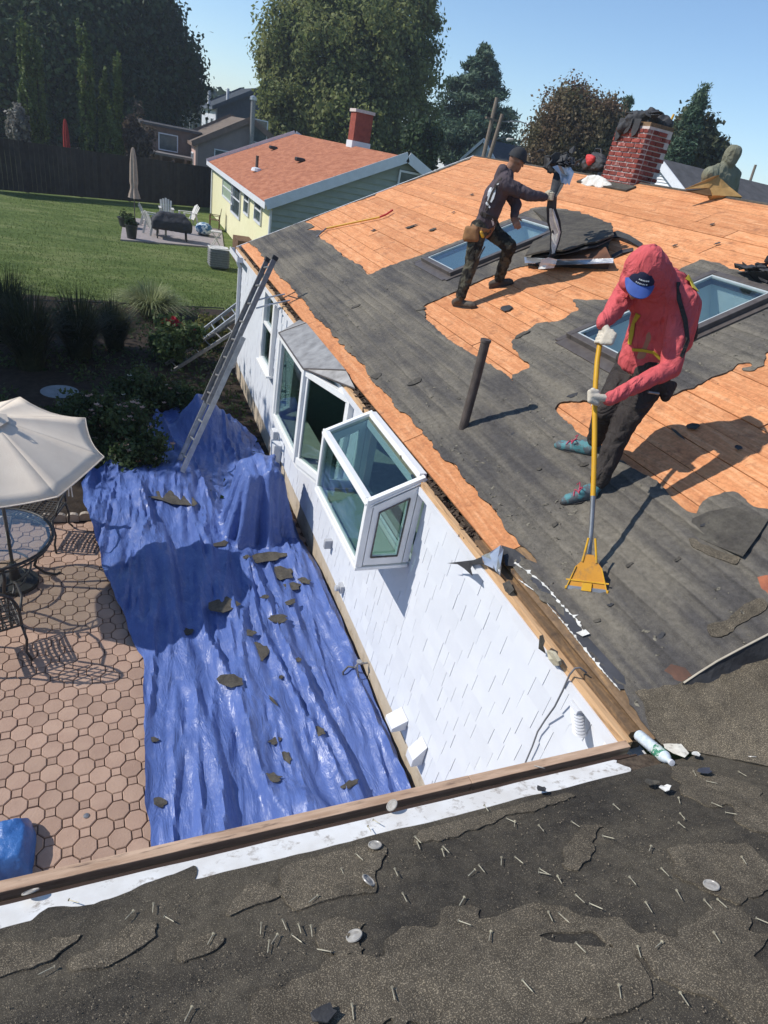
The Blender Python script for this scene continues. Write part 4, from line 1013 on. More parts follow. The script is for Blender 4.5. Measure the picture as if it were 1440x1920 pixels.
for (l0, w0, l1, w1) in ((0.0, Wd, L_*.75, Wd*.55), (L_*.75, Wd*.55, L_*1.15, Wd*.30)):
    pass
Fb = frame(mid, xax, up_, nrm_)
bl.prism([(-Wd, .0), (Wd, .0), (Wd*.62, L_*.78), (Wd*.40, L_*.95), (Wd*.16, L_*1.2), (-Wd*.16, L_*1.2), (-Wd*.40, L_*.95), (-Wd*.62, L_*.78)], Fb, -.002, .002)
blade = bl.build('blade', M('blade_orange', (.58, .27, .025), (.50, .22, .02), 7, .45, .4, dirt=((.20, .13, .07), 9)), shov)
rb = MB()
for s in (-1, 1):
    rb.mbox(Fb, (s*Wd*.98-.004, 0, -.003), (s*Wd*.98+.004, L_*.1, .012))
    strut(rb, Fb @ Vector((s*Wd*.97, .0, .004)), Fb @ Vector((s*Wd*.60, L_*.78, .004)), .006, .016, nrm_)
    rb.tube([Fb @ Vector((s*Wd*.33, L_*.95, .004)), Fb @ Vector((s*.02, L_*1.75, .006))], .007, 8)
rb.mbox(Fb, (-Wd, .055, .002), (Wd, .064, .009)); rb.mbox(Fb, (-.03, .0, .002), (.03, .05, .014)); rb.build('rib', M_YELLOW, shov)
tb = MB()
for k in range(13):
    x = -Wd+(k+.5)*2*Wd/13; tb.prism([(x-.0055, .004), (x+.0055, .004), (x+.003, -.024), (x-.003, -.024)], Fb, -.003, .003)
tb.mbox(Fb, (-Wd, -.004, -.0035), (Wd, .022, .0035)); tb.build('teeth', M_STEEL, shov)

red = thing('person', 'person in red hooded sweatshirt and blue cap bending over the yellow roofing shovel', 'person', RP(1110, 890))
q = dict(al=JP(1122, 905, DIST(RP(1122, 925))), ar=JP(1116, 826, DIST(RP(1112, 848))), kl=JP(1166, 800, D0-.12), kr=JP(1135, 770, D0-.02), hl=JP(1222, 712, D0+.02), hr=JP(1180, 690, D0+.22),
         pel=JP(1205, 690, D0+.12), chest=JP(1248, 582, D0+.05), neck=JP(1238, 535, D0-.04), head=JP(1203, 520, D0-.18), sl=JP(1280, 565, D0-.08), sr=JP(1180, 543, D0+.12), el=JP(1258, 690, D0-.24), er=JP(1150, 583, D0-.10))
lh = np.array(hp[6])*.75+np.array(hp[7])*.25; rh = np.array(hp[9])*.6+np.array(hp[10])*.4
hax = V3(hp[7])-V3(hp[5]); tocam = (V3(CAM)-V3(lh)).normalized()
q['wl'] = JP(1143, 748, DIST(lh)-.02); q['wr'] = JP(1130, 606, DIST(rh)+.03)
fd = V3((-.50, -.62, -.60)).normalized(); upv = V3((-.25, -.45, .86))
hpz, hm = head_prims(q['head'], fd, upv, neck=q['neck'])
body = hpz+[('c', q['neck'], .07, q['chest'], .12), ('c', q['chest'], .13, q['pel'], .12), ('c', q['sl'], .05, q['el'], .042), ('c', q['el'], .042, q['wl'], .028), ('c', q['sr'], .05, q['er'], .042), ('c', q['er'], .042, q['wr'], .028), ('c', q['sl'], .06, q['sr'], .06),
       ('c', q['hl'], .08, q['kl'], .055), ('c', q['kl'], .055, q['al'], .04), ('c', q['hr'], .08, q['kr'], .055), ('c', q['kr'], .055, q['ar'], .04), ('c', q['hl'], .08, q['hr'], .08)]
blob('body', body, M_SKIN, red, .011, 3)
sdv = fd.cross(upv).normalized(); upn = (upv-fd*upv.dot(fd)).normalized(); hc = V3(q['head'])
for s in (-1, 1): MB().sphere(hc+fd*.088+upn*.0+sdv*s*.032, .011, 8, 6).build('eye', M_EYE, red, smooth=True)
cr, cl = V3(q['chest'])-V3(q['sl']), 0
side = (V3(q['sl'])-V3(q['sr'])).normalized()
hood = blob('hoodie', [('c', V3(q['chest'])+side*.06, .142, V3(q['pel'])+side*.055+V3((0, 0, .06)), .128), ('c', V3(q['chest'])-side*.07, .142, V3(q['pel'])-side*.055+V3((0, 0, .06)), .125), ('c', V3(q['pel'])+side*.055+V3((0, 0, .05)), .135, V3(q['pel'])-side*.055+V3((0, 0, .05)), .135),
       ('c', q['sl'], .098, q['sr'], .092), ('h', [(JP(1268, 540, D0+.10), .10), (JP(1282, 575, D0+.10), .11), (JP(1230, 520, D0+.05), .10), (JP(1270, 640, D0+.12), .10)]), ('h', [(q['sl'], .095), (q['sr'], .09), (q['neck'], .10), (q['chest'], .15)]),
       ('c', q['sl'], .092, q['el'], .068), ('c', q['el'], .066, q['wl'], .042), ('c', q['sr'], .088, q['er'], .064), ('c', q['er'], .062, q['wr'], .042),
       ('h', [(hc-fd*.045+upn*.045, .128), (hc-fd*.05-upn*.035, .122), (V3(q['neck']), .115)]), ('h', [(hc-fd*.045+upn*.075, .105), (hc-fd*.03-upn*.06+sdv*.035, .088), (hc-fd*.03-upn*.06-sdv*.035, .088)])],
       M_REDH, red, .010, 4, wr=.008, wf=(13, 13, 8), seed=3)
cf = blob('sleeve_cuff', [('c', lerp(q['el'], q['wl'], .88), .043, lerp(q['el'], q['wl'], 1.02), .040)], M_REDH, red, .007, 2)
trousers = blob('trousers', [('c', V3(q['hl'])+V3((0, 0, .05)), .118, V3(q['hr'])+V3((0, 0, .05)), .118), ('c', q['hl'], .112, q['kl'], .086), ('c', q['kl'], .084, lerp(q['kl'], q['al'], .95), .066), ('c', q['hr'], .112, q['kr'], .086), ('c', q['kr'], .084, lerp(q['kr'], q['ar'], .95), .066)],
       M_BLKPANT, red, .012, 4, wr=.008, wf=(11, 11, 13), seed=8)
shoe(red, RP(1113, 934), RP(1054, 946), V3(q['al'])-V3((0, 0, .03)), M_TEAL, M_SOLE, M_PINK)
shoe(red, RP(1107, 853), RP(1042, 840), V3(q['ar'])-V3((0, 0, .03)), M_TEAL, M_SOLE, M_PINK)
grip_hand('glove', lh, hax, tocam+V3((.5, 0, .2)), M_GLOVE, red, .0165, 1, .0045, 1.12, q['wl'])
grip_hand('glove', rh, V3(hp[10])-V3(hp[9]), tocam*.7+V3((.1, 0, .9)), M_GLOVE, red, .0195, -1, .0045, 1.12, q['wr'])
# cap: dome front panel and visor
cp = MB(); cm = frame(hc, sdv, fd, upn)
vs = []
for i in range(7):
    th = math.radians(6+i*13)
    for k in range(13):
        ph = math.radians(-92+k*184/12)
        rr = .108; vs.append(cm @ Vector((rr*.86*math.sin(ph)*math.sin(th), rr*math.cos(ph)*math.sin(th)+.002, rr*1.0*math.cos(th)+.012)))
fs = [(i*13+k, (i+1)*13+k, (i+1)*13+k+1, i*13+k+1) for i in range(6) for k in range(12)]
cp.add(vs, fs); cp.build('cap', M_NAVY, red, smooth=True)
vz = MB(); vs = []; n_ = 15
for k in range(n_):
    t = -1+2*k/(n_-1); a = math.radians(t*80); x = .093*math.sin(a); 
    y0_ = .105*math.cos(a); y1_ = y0_+.085*(1-abs(t)**2.6)+.004; dz = -.022*t*t
    vs += [cm @ Vector((x, y0_, .035+dz)), cm @ Vector((x*1.02, y1_, .020+dz*1.25)), cm @ Vector((x*1.02, y1_, .014+dz*1.25)), cm @ Vector((x, y0_, .029+dz))]
fs = [(i*4+k, (i+1)*4+k, (i+1)*4+(k+1) % 4, i*4+(k+1) % 4) for i in range(n_-1) for k in range(4)]
vz.add(vs, fs); vz.build('cap_visor', M_BLUE, red, smooth='auto')
em = MB(); rnd = random.Random(6)
for rw in range(2):
    x = -.034+.004*rw
    while x < .032:
        wv = rnd.uniform(.004, .009); th = math.radians(60+rw*11); ph = math.asin(max(-1, min(1, x/.09)))
        c = cm @ Vector((.1*math.sin(ph)*math.sin(th), .113*math.cos(ph)*math.sin(th), .113*math.cos(th)+.010)); nn = (c-hc).normalized()
        em.box(c, (wv, .007, .003), basis(nn, upn).to_4x4()); x += wv+.003
em.build('cap_lettering', M_PRINT, red)
bv = bvh_of([hood])
strap('harness_strap', [(1256, 482), (1264, 494), (1275, 508), (1286, 520), (1296, 532), (1303, 545)], bv, M_HIVIS, red, .026)
strap('harness_strap', [(1276, 506), (1270, 530), (1272, 560), (1284, 600), (1288, 640), (1276, 670)], bv, M_BLKPANT, red, .014)
strap('harness_strap', [(1198, 588), (1190, 604), (1186, 622), (1182, 645)], bv, M_HIVIS, red, .018)
strap('harness_strap', [(1238, 672), (1226, 660), (1205, 656), (1186, 655)], bv, M_HIVIS, red, .010)
blob('back_pad', [('h', [(JP(1303, 560, D0+.10), .03), (JP(1300, 630, D0+.12), .03), (JP(1290, 560, D0+.2), .03), (JP(1288, 640, D0+.2), .03)])], M_BLKPANT, red, .01, 3)
MB().tube([JP(1215, 735, D0-.12), JP(1235, 738, D0-.10)], .010, 8).build('carabiner', M_STEEL, red)
blob('tool_pouch', [('h', [(JP(1240, 720, D0-.06), .03), (JP(1248, 745, D0-.05), .035), (JP(1262, 722, D0+.05), .03)])], M_BLKPANT, red, .01, 3)

# ------------------------------------------------------------------ the person pulling off flashing
M_DARKH = M('plum_grey_sweatshirt', (.095, .075, .085), (.070, .056, .062), 5, .9, .15, bump=.3, bscale=110, fold=(8, .05, (1, 1, .6)))
M_CAMO = M('camouflage_trousers', (.085, .078, .055), (.022, .020, .017), 9, .85, .2, bump=.3, bscale=90, lo=.46, hi=.54, fold=(8, .05, (1, 1, .8)))
M_BOOT = M('boot_brown', (.050, .040, .032), (.10, .085, .07), 10, .7, .3)
M_LEATHER = M('tool_belt_leather', (.30, .155, .065), (.20, .10, .045), 10, .7, .3)
ar_, al_ = RP(866, 578), RP(930, 540); D1 = (DIST(ar_)+DIST(al_))/2
k = dict(al=JP(935, 524, DIST(al_)), ar=JP(863, 558, DIST(ar_)), kl=JP(956, 462, D1-.05), kr=JP(884, 494, D1-.12), hl=JP(918, 430, D1+.12), hr=JP(896, 434, D1-.08), pel=JP(908, 428, D1+.02),
         chest=JP(930, 365, D1), neck=JP(950, 326, D1), head=JP(969, 299, D1-.02), sr=JP(946, 345, D1-.19), sl=JP(948, 345, D1+.19), er=JP(992, 366, D1-.20), wr=JP(1024, 370, D1-.10), el=JP(968, 385, D1+.10), wl=JP(962, 412, D1-.02))
dark = thing('person', 'person in plum grey sweatshirt and dark cap tearing flashing from the skylight', 'person', RP(900, 560))
fd2 = V3(CX)*.80+V3(_h)*.35+V3((0, 0, -.30)); fd2.normalize(); up2 = V3((0, 0, 1))+V3(CX)*.25
hpz, hm = head_prims(k['head'], fd2, up2, .10, k['neck'])
blob('body', hpz+[('c', k['neck'], .065, k['chest'], .12), ('c', k['chest'], .13, k['pel'], .12), ('c', k['sl'], .05, k['el'], .042), ('c', k['el'], .042, k['wl'], .028), ('c', k['sr'], .05, k['er'], .042), ('c', k['er'], .042, k['wr'], .028), ('c', k['sl'], .06, k['sr'], .06),
       ('c', k['hl'], .08, k['kl'], .055), ('c', k['kl'], .055, k['al'], .04), ('c', k['hr'], .08, k['kr'], .055), ('c', k['kr'], .055, k['ar'], .04), ('c', k['hl'], .08, k['hr'], .08)], M_SKIND, dark, .010, 3)
hc2 = V3(k['head']); up2 = (up2-fd2*up2.dot(fd2)).normalized(); sd2 = fd2.cross(up2)
for s in (-1, 1): MB().sphere(hc2+fd2*.090+sd2*s*.032, .011, 8, 6).build('eye', M_EYE, dark, smooth=True)
sd_ = (V3(k['sr'])-V3(k['sl'])).normalized()
hood2 = blob('hoodie', [('c', V3(k['chest'])+sd_*.07, .135, V3(k['pel'])+sd_*.05+V3((0, 0, .05)), .118), ('c', V3(k['chest'])-sd_*.07, .135, V3(k['pel'])-sd_*.05+V3((0, 0, .05)), .118), ('c', k['sl'], .090, k['sr'], .090), ('h', [(k['sl'], .085), (k['sr'], .085), (k['neck'], .085), (k['chest'], .13)]),
       ('c', k['sl'], .085, k['el'], .064), ('c', k['el'], .062, lerp(k['el'], k['wl'], .75), .044), ('c', k['sr'], .086, k['er'], .064), ('c', k['er'], .062, lerp(k['er'], k['wr'], .9), .042),
       ('h', [(V3(k['neck'])-fd2*.07+V3((0, 0, .02))+sd_*.05, .055), (V3(k['neck'])-fd2*.07+V3((0, 0, .02))-sd_*.05, .055), (V3(k['neck'])-fd2*.10-V3((0, 0, .07)), .05)])], M_DARKH, dark, .011, 3, wr=.008, wf=(12, 12, 9), seed=5)
tr2 = blob('trousers', [('c', V3(k['hl'])+V3((0, 0, .03)), .112, V3(k['hr'])+V3((0, 0, .03)), .112), ('c', k['hl'], .105, k['kl'], .082), ('c', k['kl'], .08, lerp(k['kl'], k['al'], .93), .064), ('c', k['hr'], .105, k['kr'], .082), ('c', k['kr'], .08, lerp(k['kr'], k['ar'], .93), .064)], M_CAMO, dark, .012, 4, wr=.010, wf=(10, 10, 15), seed=2)
shoe(dark, RP(853, 574), RP(893, 578), V3(k['ar'])-V3((0, 0, .02)), M_BOOT, M_SOLE, None, name='boot')
shoe(dark, RP(922, 540), RP(962, 532), V3(k['al'])-V3((0, 0, .02)), M_BOOT, M_SOLE, None, name='boot')
# cap, belt, pouch, hammer loop, back print
cp = MB(); cm = frame(hc2, sd2, fd2, up2); vs = []
for i in range(7):
    th = math.radians(2+i*15)
    for kk in range(20):
        ph = 2*math.pi*kk/20; vs.append(cm @ Vector((.094*math.sin(ph)*math.sin(th), .112*math.cos(ph)*math.sin(th), .118*math.cos(th)+.012)))
fs = [(i*20+kk, (i+1)*20+kk, (i+1)*20+(kk+1) % 20, i*20+(kk+1) % 20) for i in range(6) for kk in range(20)]+[tuple(range(19, -1, -1))]
cp.add(vs, fs); cp.build('cap', M('cap_charcoal', (.030, .032, .035), (.05, .05, .052), 20, .85, .2), dark, smooth=True)
vz = MB(); vs = []
for kk in range(n_):
    t = -1+2*kk/(n_-1); a = math.radians(t*82); x = .096*math.sin(a); y0_ = .108*math.cos(a); y1_ = y0_+.075*(1-abs(t)**2.6)+.004; dz = -.015*t*t
    vs += [cm @ Vector((x, y0_, .030+dz)), cm @ Vector((x, y1_, .020+dz)), cm @ Vector((x, y1_, .014+dz)), cm @ Vector((x, y0_, .024+dz))]
vz.add(vs, [(i*4+q_, (i+1)*4+q_, (i+1)*4+(q_+1) % 4, i*4+(q_+1) % 4) for i in range(n_-1) for q_ in range(4)]); vz.build('cap_visor', M('cap_charcoal', (.03, .03, .03)), dark, smooth='auto')
bv = bvh_of([hood2, tr2])
strap('belt', [(885, 424), (893, 428), (903, 431), (915, 432), (925, 428)], bv, M_LEATHER, dark, .024, .006)
strap('harness_strap', [(903, 400), (912, 404), (922, 408), (931, 412)], bv, M_BLKPANT, dark, .022, .008)
strap('harness_strap', [(941, 334), (932, 345), (924, 360), (918, 376), (912, 395)], bv, M_BLKPANT, dark, .014)
strap('harness_strap', [(922, 410), (924, 420), (926, 430)], bv, M_PRINT, dark, .012)
for pixs, w_ in (([(929, 349), (927, 355), (924, 362), (921, 370), (918, 378)], [.004, .022, .034, .040, .030]), ([(921, 352), (918, 360), (915, 368)], [.014, .020, .010]), ([(912, 379), (915, 385), (919, 389)], [.012, .016, .008]), ([(936, 344), (931, 347)], [.006, .006])): strap('back_print', pixs, bv, M_PRINT, dark, .02, .002, .005, w_)
blob('tool_pouch', [('h', [(JP(876, 428, D1-.16), .03), (JP(874, 446, D1-.15), .045), (JP(893, 430, D1-.2), .03), (JP(893, 448, D1-.19), .035)])], M_LEATHER, dark, .009, 3)
MB().tube([JP(909, 462, D1-.22), JP(897, 484, D1-.23)], .010, 8).build('hammer_handle', M_BLACK, dark)
blob('yellow_tape', [('c', JP(902, 436, D1-.2), .022, JP(905, 443, D1-.2), .022)], M_YELLOW, dark, .007, 2)
hnd = JP(1034, 368, D1-.07)
grip_hand('hand', hnd, V3((0, 0, 1))-V3(CX)*.1, V3(k['wr'])-V3(hnd)+V3((0, 0, .05)), M('glove_pale', (.50, .44, .33), None, 14, .85, .2), dark, .012, 1, .0048, 1.05, k['wr'])
open_hand('hand', lerp(k['el'], k['wl'], .85), V3(k['wl'])-V3(k['el'])+V3(CX)*.12, V3((.3, .6, -.1)), M_SKIND, dark, 1, 1.05, .5)

# the strip of flashing he holds, crumpled at the top
st = thing('torn_flashing_strip', 'long torn black and white flashing strip held up beside the open skylight', 'flashing', JP(1030, 492, D1))
path = [(1062, 300, .35), (1056, 318, .25), (1050, 335, .15), (1042, 355, .02), (1036, 370, -.04), (1034, 392, -.02), (1038, 415, .0), (1043, 435, .03), (1040, 455, .03), (1036, 475, .02), (1028, 490, .0), (1010, 494, -.05)]
wds = [.16, .19, .17, .12, .10, .12, .15, .14, .11, .07, .06, .09]
rnd = random.Random(12)
def ribbon(name, path, wds, mat, parent, D, wob=.03, seed=1, side=None, thick=.004, lift=0):
    mb = MB(); vs = []; n = len(path); r = random.Random(seed); C = 5
    for i, (px, py, dd) in enumerate(path):
        c = V3(JP(px, py, D+dd+lift)); x = (V3(CX) if side is None else V3(side))
        for j in range(C):
            u = (j/(C-1)-.5)*wds[i]
            p = c+x*u+V3(_h)*(r.uniform(-wob, wob))+V3((0, 0, r.uniform(-wob, wob)*.4)); vs.append(p)
    off = len(vs); vs += [p+V3(_h)*thick for p in vs]
    fs = []
    for i in range(n-1):
        for j in range(C-1):
            a = i*C+j; fs += [(a, a+1, a+C+1, a+C), (off+a+C, off+a+C+1, off+a+1, off+a)]
        for a, b in ((i*C, (i+1)*C), (i*C+C-1, (i+1)*C+C-1)): fs.append((a, b, off+b, off+a))
    mb.add(vs, fs); return mb.build(name, mat, parent, smooth='auto')
ribbon('felt_strip', path, wds, M_BLACKFELT, st, D1, .03, 3)
ribbon('white_strip', path[5:10], [.05, .09, .10, .08, .04], M_TORNWHITE, st, D1, .022, 5, lift=-.02)
ribbon('white_end', [(1012, 495, -.1), (1025, 492, -.1), (1042, 494, -.1)], [.1, .12, .09], M_TORNWHITE, st, D1, .03, 7, side=(0, 0, 1))
ribbon('silver_piece', [(1052, 312, .15), (1062, 326, .15), (1060, 345, .1)], [.2, .17, .1], M_GALV, st, D1, .045, 9)
cl = MB(); rnd = random.Random(21)
for i in range(44):
    c = V3(JP(1050+rnd.gauss(0, 19), 302+rnd.gauss(0, 9), D1+.4+rnd.gauss(0, .1))); m = Matrix.Translation(c) @ Matrix.Rotation(rnd.uniform(0, 6), 4, 'Z') @ Matrix.Rotation(rnd.uniform(0, 6), 4, 'X')
    s_ = rnd.uniform(.03, .085); cl.prism([(s_*rnd.uniform(.6, 1.2)*math.cos(a), s_*rnd.uniform(.5, 1.1)*math.sin(a)) for a in (0, .9, 1.9, 3, 4.1, 5.2)], m, -.004, .004, [rnd.uniform(-.02, .02) for _ in range(6)])
cl.build('crumpled_felt', M_BLACKFELT, st, kind='stuff')

# ------------------------------------------------------------------ the person sitting behind the ridge
M_OLIVE = M('olive_sweatshirt', (.215, .215, .155), (.17, .17, .12), 5, .9, .15, bump=.3, bscale=110, fold=(7, .05, (1, 1, .5)))
gD = DIST((5.75, 5.95, 2.4)); gr_ = thing('person', 'person in olive hooded sweatshirt sitting behind the ridge with back turned', 'person', (5.6, 5.0, 2.3))
u = dict(head=JP(1374, 292, gD-.02), neck=JP(1362, 312, gD), chest=JP(1348, 338, gD), pel=JP(1336, 384, gD+.15), sl=JP(1330, 328, gD-.12), sr=JP(1375, 330, gD+.14), el=JP(1322, 360, gD-.05), wl=JP(1330, 384, gD+.15), er=JP(1374, 362, gD+.2), wr=JP(1372, 380, gD+.35), kl=JP(1345, 392, gD+.62), kr=JP(1372, 394, gD+.62))
u['al'] = V3(u['kl'])+V3((.32, .1, -.38)); u['ar'] = V3(u['kr'])+V3((.32, .1, -.38))
fd3 = V3(CX)*.7+V3(_h)*.6+V3((0, 0, -.25)); hpz, hm = head_prims(u['head'], fd3, V3((0, 0, 1))+V3(CX)*.2, .095, u['neck'])
blob('body', hpz+[('c', u['chest'], .12, u['pel'], .12), ('c', u['sl'], .05, u['el'], .04), ('c', u['el'], .04, u['wl'], .03), ('c', u['sr'], .05, u['er'], .04), ('c', u['er'], .04, u['wr'], .03), ('c', u['pel'], .1, u['kl'], .06), ('c', u['pel'], .1, u['kr'], .06), ('c', u['kl'], .06, u['al'], .045), ('c', u['kr'], .06, u['ar'], .045)], M_SKIND, gr_, .012, 3)
hc3 = V3(u['head']); f3 = fd3.normalized()
blob('hoodie', [('h', [(u['sl'], .10), (u['sr'], .10), (u['neck'], .07), (u['chest'], .15)]), ('h', [(u['sl'], .10), (u['sr'], .10), (u['pel'], .19), (u['chest'], .16)]), ('c', u['sl'], .085, u['el'], .062), ('c', u['el'], .06, u['wl'], .045), ('c', u['sr'], .085, u['er'], .062), ('c', u['er'], .06, u['wr'], .045),
      ('h', [(hc3-f3*.025+V3((0, 0, .02)), .108), (hc3-f3*.03-V3((0, 0, .03)), .10), (u['neck'], .085)])], M_OLIVE, gr_, .012, 4, wr=.010, wf=(10, 10, 6), seed=9)
blob('trousers', [('c', u['pel'], .13, u['kl'], .085), ('c', u['pel'], .13, u['kr'], .085), ('c', u['kl'], .08, u['al'], .065), ('c', u['kr'], .08, u['ar'], .065)], M_BLKPANT, gr_, .014, 4)
for kk in ('wl', 'wr'): open_hand('hand', u[kk], V3((.6, .4, -.3)), V3((0, 0, -1)), M_SKIND, gr_, 1 if kk == 'wl' else -1, 1.0, .4)
for kk in ('al', 'ar'): shoe(gr_, V3(u[kk])-V3((0, 0, .09)), V3(u[kk])+V3((.2, 0, -.19)), V3(u[kk]), M_BOOT, M_SOLE, None, nrm=(SA, 0, CA), name='boot')

# ------------------------------------------------------------------ blue tarp over the bed edge and patio
def pp(L, z=GZ): return [tuple(GP(a, b, z)[:2]) for a, b in L]
tp_left = pp([(285, 1600), (272, 1400), (265, 1240), (238, 1180), (215, 1130), (195, 1075), (180, 1020), (163, 960), (157, 925), (172, 893), (218, 858)])
tarp_poly = [(-2.25, .75)]+tp_left+[(-2.15, 9.0), (-1.75, 10.1), (-1.1, 10.45), (-.35, 9.9), (-.08, 9.2), (-.02, 8.2), (-.04, 7.2), (.0, 6.0), (.035, 5.0), (.035, 3.2), (.03, 1.7), (.02, .75)]
HC = (-.62, 6.05)
def tarp_H(A, B):
    fold = fbm(A*2.6+B*.22+.6*fbm(A*1.1, B*.5, 2, 4), B*.26, 3, 201); rg = 1-np.abs(2*fold-1); rg = np.clip((rg-.62)/.38, 0, 1)**1.5
    rg2 = 1-np.abs(2*fbm(A*5.2-B*.5, B*.55, 3, 211)-1); rg2 = np.clip((rg2-.68)/.32, 0, 1)**1.3
    h = .062+rg*.13+rg2*.05+(fbm(A*3, B*2.2, 4, 221)-.5)*.04+(fbm(A*11, B*6, 3, 231)-.5)*.022
    ang = np.arctan2(B-HC[1], A-HC[0])
    dx = np.maximum(np.abs(A-HC[0])-.20, 0); dy = np.maximum(np.abs(B-HC[1])-.26, 0); d = np.hypot(dx, dy)
    fl = .26+.075*np.sin(ang*9+1)+.05*np.sin(ang*17+.5)
    t = np.clip(1-d/fl, 0, 1); hump = (t*t*(3-2*t))*.98*(1+.03*fbm(A*6, B*6, 2, 3))
    dm = np.hypot((A+1.05)/.75, (B-9.35)/.62); t2 = np.clip(1-dm, 0, 1); md = .62*(t2*t2*(3-2*t2))*(1+.5*(fbm(A*4, B*4, 3, 41)-.5))
    dm3 = np.hypot((A+1.75)/.7, (B-7.4)/1.1); md3 = .20*np.clip(1-dm3, 0, 1)
    flap = .16*np.exp(-(((A+.95)*.9+(B-1.55)*.5)/.16)**2)*np.exp(-((B-1.5)/.28)**2)
    return h+np.maximum(hump, md)+md3+flap
def tarp_f(A, B): return sd_poly(A, B, tarp_poly)+(fbm(A*2.5, B*2.5, 3, 241)-.5)*.10
tarp = clip_sheet('blue_tarp', np.arange(-3.5, .075, .024), np.arange(.6, 10.7, .024), tarp_f, lambda a, b, h: np.array([a, b, GZ+h]), tarp_H, .012, M_TARP)
tag(tarp, 'crumpled blue tarp spread along the white wall over the patio edge', 'tarp')
def on_tarp(px, py):
    P = GP(px, py)
    for _ in range(6):
        h = float(tarp_H(np.array([[P[0]]]), np.array([[P[1]]]))[0, 0]); P = GP(px, py, GZ+h+.012)
    return P
# torn roofing scraps that fell on it
scr = [(330,935,60,26),(505,1045,48,16),(420,1135,34,26),(530,1075,30,22),(520,1160,26,14),(470,1188,16,9),(487,1222,25,24),(434,1276,30,16),(548,1100,22,12),(600,1372,12,12),(515,1390,14,8),(538,1420,9,14),(510,1458,22,9),(655,1472,26,7),(300,1505,18,9),(290,1388,10,5),(352,1185,11,10),(415,1020,22,9),(560,1238,7,6),(527,1270,6,5),(462,1045,10,6),(545,1130,14,8),(570,1090,16,9),(512,1315,4,14),(497,1120,12,7)]
rnd = random.Random(31)
SCRAP_TXT = {0: 'wide scrap of torn shingle on the tarp below the ladder foot', 6: 'round dark shingle scrap on the tarp', 16: 'small greenish scrap in the umbrella shadow on the tarp'}
def scrap(c, rx, ry, turn, mat, label, cat, group, nrm=(0, 0, 1), n=11, curl=.015, th=.005, name='shingle_scrap', rs=None):
    r = rs or rnd; z = V3(nrm).normalized(); x = V3((1, 0, 0)); x = (x-z*x.dot(z)).normalized(); m = frame(c, x, z.cross(x), z) @ Matrix.Rotation(turn, 4, 'Z')
    pl = []; 
    for k in range(n):
        a = 2*math.pi*(k+r.uniform(-.3, .3))/n; rr = r.uniform(.62, 1.15); pl.append((rx*rr*math.cos(a), ry*rr*math.sin(a)))
    mb = MB(); mb.prism(pl, m, 0, th, [r.uniform(0, curl)+abs(p[0])/rx*curl*.6 for p in pl]); o = mb.build(name, mat)
    tag(o, label, cat, group); return o
for i, (px, py, rx, ry) in enumerate(scr):
    P = on_tarp(px, py); w = np.linalg.norm(P-CAM)/FPX
    lab = SCRAP_TXT.get(i, 'torn dark shingle scrap lying on the blue tarp'); 
    scrap(P, rx*w*.82, ry*w*1.0, rnd.uniform(-.5, .5), M_FLAKE, lab, 'shingle scrap', 'scraps on the blue tarp', n=13, curl=.008)
# folded tarp bundle at the patio's edge
tb_ = MB(); c0 = GP(20, 1600)
def bund(A, B): return sd_poly(A, B, [(c0[0]-.45, c0[1]-.25), (c0[0]+.16, c0[1]-.22), (c0[0]+.17, c0[1]+.10), (c0[0]+.12, c0[1]+.22), (c0[0]-.45, c0[1]+.24)])+(fbm(A*6, B*6, 2, 7)-.5)*.04
bo = clip_sheet('tarp_bundle', np.arange(c0[0]-.6, c0[0]+.3, .012), np.arange(c0[1]-.4, c0[1]+.4, .012), bund, lambda a, b, h: np.array([a, b, GZ+h]),
    lambda A, B: .02+.17*np.clip(-bund(A, B)/.07, 0, 1)**.5+(fbm(A*9, B*5, 3, 9)-.5)*.05, .03, M('tarp_teal_blue', (.028, .10, .30), (.045, .15, .40), 7, .35, .5, bump=1.0, bscale=22))
tag(bo, 'folded teal blue tarp bundle lying on the brick patio', 'tarp')
def ontar_g(px, py, z): return GP(px, py, z)
# small grey cap on the pavers
cpo = MB(); cpo.lathe([(.0, .0), (.022, .0), (.024, .006), (.018, .012), (.0, .014)], Matrix.Translation(tuple(GP(162, 1530, GZ+.014))), 12); tag(cpo.build('bottle_cap', M_STEEL), 'small shiny cap lying on the clay pavers', 'cap')

# ------------------------------------------------------------------ ladders
def ladder_section(parent, a, b, width, side, nrm, mat, rail=.075, th=.028, cap=None, name='rail', rungs=True, off=0.0):
    a, b, side, nrm = V3(a), V3(b), V3(side).normalized(), V3(nrm).normalized(); d = (b-a); L = d.length; d.normalize()
    side = (side-d*side.dot(d)).normalized(); nrm = d.cross(side).normalized()*(1 if d.cross(side).dot(nrm) > 0 else -1)
    a = a+nrm*off
    for s in (-1, 1):
        m = frame(a+side*s*width/2, d, side*s, nrm*(1 if d.cross(side*s).dot(nrm) > 0 else 1))
        mb = MB(); m = frame(a+side*s*width/2, d, side, d.cross(side))
        mb.mbox(m, (0, -.004, -rail/2), (L, .004, rail/2)); f_ = -s
        mb.mbox(m, (0, min(0, f_*th), -rail/2), (L, max(0, f_*th), -rail/2+.005)); mb.mbox(m, (0, min(0, f_*th), rail/2-.005), (L, max(0, f_*th), rail/2))
        mb.build('rail', mat, parent)
        if cap: MB().mbox(m, (L-.05, -.018, -rail/2-.006), (L+.012, .018, rail/2+.006)).build('rail_cap', M_BLACK, parent)
    k = .15
    while k < L-.1:
        c = a+d*k; mb = MB(); mb.tube([c-side*width/2, c+side*width/2], .017, 8, flat=.8); mb.build('rung', mat, parent); k += .305
lt = XP(515, 487, -.10); lf = GP(325, 905, GZ+.03)
